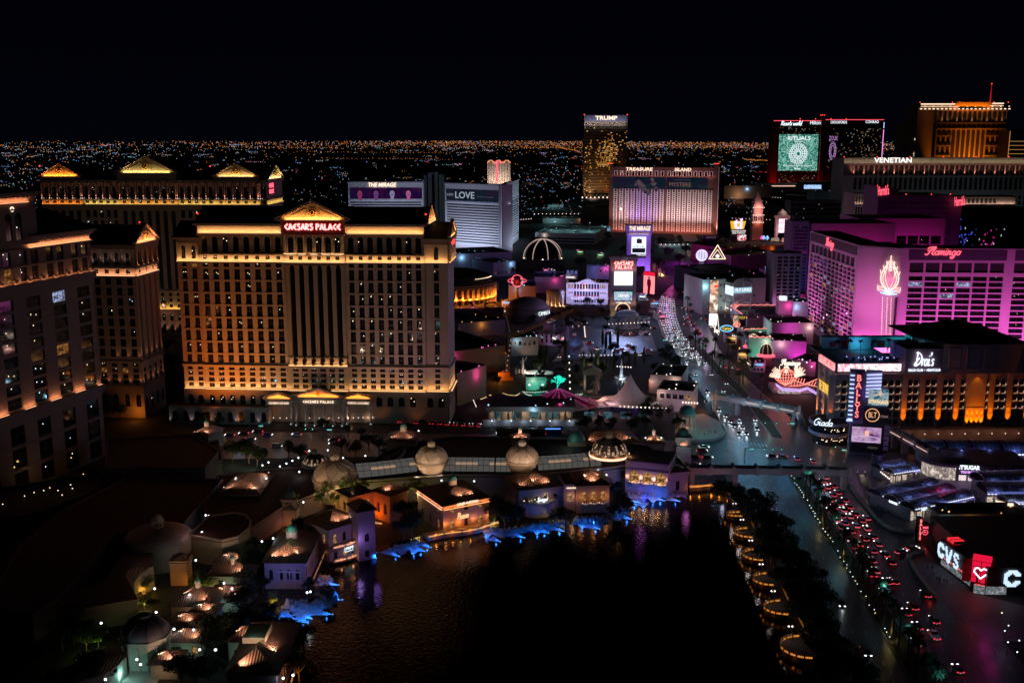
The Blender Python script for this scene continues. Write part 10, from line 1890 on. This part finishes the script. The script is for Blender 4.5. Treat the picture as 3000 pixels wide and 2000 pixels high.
shore('blue lit rock falls left of the round terrace',[zb(430,1180),zb(560,1215),zb(680,1190),zb(770,1165)],1.6,3.4,80,1);shore('blue lit rock falls right of the round terrace',[zb(770,1165),zb(870,1140),zb(1000,1130),zb(1110,1120)],1.6,3,80,2);shore('blue lit rock ledges under the wavy balcony pavilion',[zb(1230,1110),zb(1330,1115),zb(1470,1105)],2.2,4.5,70,3);shore('blue lit rocks beside the big dark tree',[zb(1545,1050),zb(1640,1030),zb(1700,990)],1.4,2.4,40,4);shore('blue lit falls below the three arched bays',[zb(1700,860),zb(1900,868),zb(2060,850),zb(2220,845)],1.2,2.6,90,5);shore('blue lit rocks left of the boutique terrace',[za(1730,1350),za(1860,1330),za(1960,1300)],1.3,2,40,6);shore('big blue lit rock island in the lower left bay',[zd(790,690),zd(930,720),zd(1050,700),zd(1130,650),zd(1090,570)],2.4,4.2,120,7);shore('blue lit rocks under the conservatory point',[zd(1030,470),zd(1090,440),zd(1140,460)],1.4,3,34,8);shore('blue lit rocks in the innermost bay',[zd(625,870),zd(650,800),zd(720,740)],1.2,2.4,34,9)
TP=[zb(*p)for p in((390,1240),(520,1270),(745,1235),(855,1205),(965,1192),(1105,1175),(1270,1150),(1435,1155),(1725,1065),(1835,960),(1790,935),(1805,915),(1925,912),(2030,895),(2170,900),(1600,1030),(1380,1110))]+[za(*p)for p in((1575,1425),(1500,1420),(2080,1325),(2020,1360),(1910,1385),(1790,1405))]+[zd(*p)for p in((1230,475),(1210,562),(1265,612),(1175,745),(985,788),(940,822),(820,790),(808,818),(800,875),(660,850))]
for i,p in enumerate(TP):
 g=G(*p,.3);dx=-1 if p[0]<2400 else 1;r=random.Random(i);leftb=p[0]<1010
 v=Vector((-1,.25))if leftb and p[0]>930 else Vector((-.75,.65))if i%3 or leftb else Vector((.1,1));v.normalize();s=Vector((-v.y,v.x));o=emp('underwater_flood',(g.x,g.y,0),0,'blue flood lamp and its beam sheet at the lake edge, %s one'%ordn(i+1),'flood lamp','blue floods along the lake edge');q=MB();q.octa((0,0,.3),.24);q.bld('lens',E('flood_blue',(.2,.5,1),1.2),o);q=MB();n=6;L=r.uniform(5,8)
 for k in range(n):
  a0,a1=k/n,(k+1)/n;w0,w1=.3+a0*2.2,.3+a1*2.2;z_=.12;p0=v*(L*a0);p1=v*(L*a1);j=0
  q.face([((p0-s*w0).x,(p0-s*w0).y,z_),((p0+s*w0).x,(p0+s*w0).y,z_),((p1+s*w1).x+j*.3,(p1+s*w1).y+j,z_+.05),((p1-s*w1).x,(p1-s*w1).y+j,z_+.05)])
 q.bld('beam_fan',FOAM,o);spot((g.x,g.y,.9),(g.x+v.x*9,g.y+v.y*9,1.0),750 if not leftb else 900,BL,110,.12,.9);pnt((g.x+v.x*2,g.y+v.y*2,1.3),80,(.05,.33,1),.2)  # pale sheet added to catch the lamp, shaped like its beam in water
ft=G(*zd(1330,380));q=MB();q.lth([(.01,.1),(2.4,.1),(2.6,.03)],n=16);
SC=[(zb(0,0)[0]*0+2145,1502,1514,17),(2170,1549,1576,18),(2196,1611,1643,19),(2226,1682,1716,19),(2262,1762,1802,24),(2318,1866,1930,30)]
prev=None
for i,(cx_,y0,y1,hw)in enumerate(SC):
 a=G(cx_+hw,y0,1.6);c=G(cx_,y1,1.6);b_=G(cx_+hw*1.2,y1,1.6);l=G(cx_-hw,(y0+y1)/2,1.6);R=(a-b_).length/2;ctr=(a+b_)/2+Vector((1,0));W_=abs(ctr.x-l.x)
 pts=[Vector((ctr.x-W_*sin(t),ctr.y+R*cos(t),1.6))for t in[pi*k/10 for k in range(11)]];o=emp('lake_terrace',(ctr.x,ctr.y,0),0,'half round lake terrace with orange glowing rail, %s from the far end'%ORD[i+1],'terrace','terraces of the lake walk');q=MB();q.prism([(p.x-ctr.x,p.y-ctr.y)for p in pts]+[(4,-R),(4,R)],0,1.55);q.bld('platform',M('walk_stone',(.07,.06,.055),.9),o)
 balus('x','',[p-Vector((ctr.x,ctr.y,0))for p in pts],o=o,h=1.1,glow=(1,.34,.05),gs=.85);[pnt(p+Vector((-.8,-.3,-.4)),2.5,(1,.42,.08),.15)for p in pts[2:10:2]]
 if prev:balus('lake_railing','straight glowing rail linking the lake terraces, %s from the far end'%ORD[i],[Vector((prev.x+2.5,prev.y,1.6)),Vector((pts[0].x+2.5,pts[0].y+.2,1.6))],glow=(1,.38,.05),gs=.6)
 prev=pts[-1];lp=pts[2]+Vector((1,0,0));s=emp('lamp_post',(lp.x,lp.y,1.6),0,'twin globe lamp post on the %s lake terrace'%ORD[i+1],'street lamp','lamp posts of the lake walk');q=MB();q.cyl(0,0,0,3.6,.09,n=6);q.beam((-.5,0,3.5),(.5,0,3.5),.08);q.bld('post',DMETAL,s)
 for x in(-.5,.5):q=MB();q.lth([(.01,-.3),(.3,0),(.01,.3)],n=8);q.bld('globe',E('globe_pink',(1,.8,.8),2.4),s,(x,0,3.9))
 pnt((lp.x-.6,lp.y-.3,5.6),45,(1,.85,.8),.2)
q=MB();wp=[G(x,y,1.5)for x,y in((2128,1430),(2165,1500),(2190,1560),(2220,1625),(2250,1700),(2295,1785),(2350,1880),(2400,2010),(2440,2010),(2390,1880),(2335,1780),(2290,1690),(2255,1610),(2222,1540),(2195,1480),(2170,1425))];q.prism([p[:]for p in wp],0,1.5);tag(q.bld('lake_walk',M('walk_stone')),kind='structure')
P=[G3(x,y,1.6)for x,y in((2022,1428),(2048,1427),(2083,1423),(2106,1430),(2128,1436))];balus('pier_balustrade','glowing orange balustrade at the head of the lake under the footbridge',P,glow=(1,.42,.08));[pnt(p+Vector((0,-1.2,.3)),30,(1,.45,.1),.2)for p in P];q=MB();q.prism([p[:2]for p in P]+[(P[-1].x+8,P[-1].y+10),(P[0].x-2,P[0].y+12)],0,1.5);tag(q.bld('pier_paving',M('walk_stone')),kind='structure')
sht('village_ground',[(-60,1600),(300,1560),(640,1560),(1000,1500),(1100,1600),(1060,1640),(960,1650),(925,1730),(830,1790),(795,1830),(880,1900),(850,2020),(-60,2020)],.02,M('village_soil',(.02,.02,.015),.95,noise=.6,ns=.4))
#  PEOPLE AND LAMPS
def body_mesh(seed):
 r=random.Random(seed);s=r.uniform(.12,.3);V=[(0,0,.95),(0,0,1.2),(0,0,1.42),(0,.0,1.52),(0,.01,1.66),(.1,s*.5,.5),(.1,s,.06),(.1,s+.14,.04),(-.1,-s*.5,.5),(-.1,-s,.06),(-.1,-s+.14,.04),(.2,0,1.4),(.26,-s*.4,1.12),(.24,s*.2,.86),(-.2,0,1.4),(-.26,s*.4,1.12),(-.24,0,.86),(.1,0,.9),(-.1,0,.9)]
 Eg=[(0,1),(1,2),(2,3),(3,4),(0,17),(17,5),(5,6),(6,7),(0,18),(18,8),(8,9),(9,10),(2,11),(11,12),(12,13),(2,14),(14,15),(15,16)];R_=[.14,.14,.15,.06,.11,.075,.05,.04,.075,.05,.04,.07,.05,.035,.07,.05,.035,.1,.1]
 me=bpy.data.meshes.new('person');me.from_pydata(V,Eg,[]);o=bpy.data.objects.new('tmp',me);col.objects.link(o);m=o.modifiers.new('s','SKIN')
 for i,v in enumerate(me.skin_vertices[0].data):v.radius=(R_[i],R_[i]*.8);v.use_root=i==0
 o.modifiers.new('u','SUBSURF').levels=1;bpy.context.view_layer.update();q=bpy.data.meshes.new_from_object(o.evaluated_get(bpy.context.evaluated_depsgraph_get()));bpy.data.objects.remove(o);return q
bodies=[]
for i,c in enumerate(((.03,.03,.035),(.3,.28,.27),(.12,.05,.05))):b=body_mesh(i);b.materials.clear();b.materials.append(M('clothes_%d'%i,c));bodies.append(b)
CN=('dark','pale','maroon');pr=random.Random(9)
for wh,n,pts,z in(('on the path beside the white tent',26,[mm(1440,1380),mm(1480,1540),mm(1400,1550),mm(1420,1370)],.1),('outside the round corner cafe',16,[z4(1480,385),z4(1840,400),z4(1800,420),z4(1500,405)],.1),('walking among the market halls',22,[z6(560,480),z6(700,640),z6(620,700),z6(560,560)],.12),('in the lane right of the long market hall',6,[z6(1560,600),z6(1630,600),z6(1610,650),z6(1570,640)],.12),('on the corner plaza by the round temple',8,[(2040,1275),(2110,1255),(2100,1270),(2060,1283)],.12),('before the pharmacy front',16,[z6(1100,1150),z6(1350,1380),z6(1300,1420),z6(1060,1200)],.1)):
 for i in range(n):
  a,b,s,t=[G(*p)for p in pts][:2]+[pr.random(),pr.random()];c,d=G(*pts[3]),G(*pts[2]);p=(a.lerp(b,s)).lerp(c.lerp(d,s),t);k=pr.randrange(3);o=bpy.data.objects.new('person',bodies[k]);col.objects.link(o);o.location=(p.x,p.y,z);o.rotation_euler=(0,0,pr.uniform(0,6));tag(o,'person in %s clothes %s, %s one'%(CN[k],wh,ordn(i+1)),'person','people '+wh)
k=0;LPM=[]
for a,b,n,h in((mm(1150,1010),mm(1160,1380),3,6),(mm(1290,750),mm(1300,860),3,6),(mm(1230,1000),mm(1560,1000),5,4),(mm(1580,1120),mm(1730,1130),3,5),(mm(1000,860),mm(1030,880),2,6),(mm(1600,1500),mm(2060,1520),6,5),(mm(2180,1480),mm(2340,1490),3,6),(mm(1500,720),mm(1900,700),6,5),(mm(540,990),mm(560,1040),4,3),(mm(90,780),mm(130,790),2,4),(mm(270,1400),mm(300,1470),3,3),((900,1242),(1100,1240),7,3),((620,1236),(850,1242),6,3),(mid8(380,740),mid8(420,760),2,5),(mid8(260,900),mid8(330,1010),4,5),(z6(600,300),z6(700,380),3,4),((2140,650),(2260,655),6,6),((2150,586),(2290,590),9,8),((1560,640),(1700,640),6,8),((1930,735),(2060,735),5,8),((1500,660),(1560,655),4,8),(mid8(540,1230),mid8(620,1300),4,5)):
 n=n*2
 for i in range(n):
  k+=1;p=Vector(a).lerp(Vector(b),(i+.5)/n);g=G(p.x,p.y,0);o=emp('street_lamp',(g.x,g.y,0),0,'slim street lamp in the middle distance, %s from the left path'%ordn(k),'street lamp','slim lamps of the middle distance')
  if not LPM:q=MB();q.cyl(0,0,0,1,.012,n=5);a1=q.bld('pole',DMETAL,o).data;q=MB();q.lth([(.01,-.06),(.055,0),(.07,.09),(.01,.1)],n=8);w_=q.bld('lantern',E('lantern_peach',(1,.8,.7),2),o,(0,0,1));LPM=[a1,w_.data]
  else:
   for nm,me,z in(('pole',LPM[0],0),('lantern',LPM[1],1)):c=bpy.data.objects.new(nm,me);col.objects.link(c);c.parent=o;c.location=(0,0,z)
  o.scale=(h,h,h)
  if k%4==1:_pt((g.x,g.y-.5,h),34*h,(1,.75,.6),.2)
  #  ground
gm=MB();gm.face([(-60000,-500,0),(60000,-500,0),(60000,60000,0),(-60000,60000,0)])
tag(gm.bld('ground',M('desert_ground',(.02,.019,.02),.9,noise=.5,ns=.02)),kind='structure')
fit_texts()
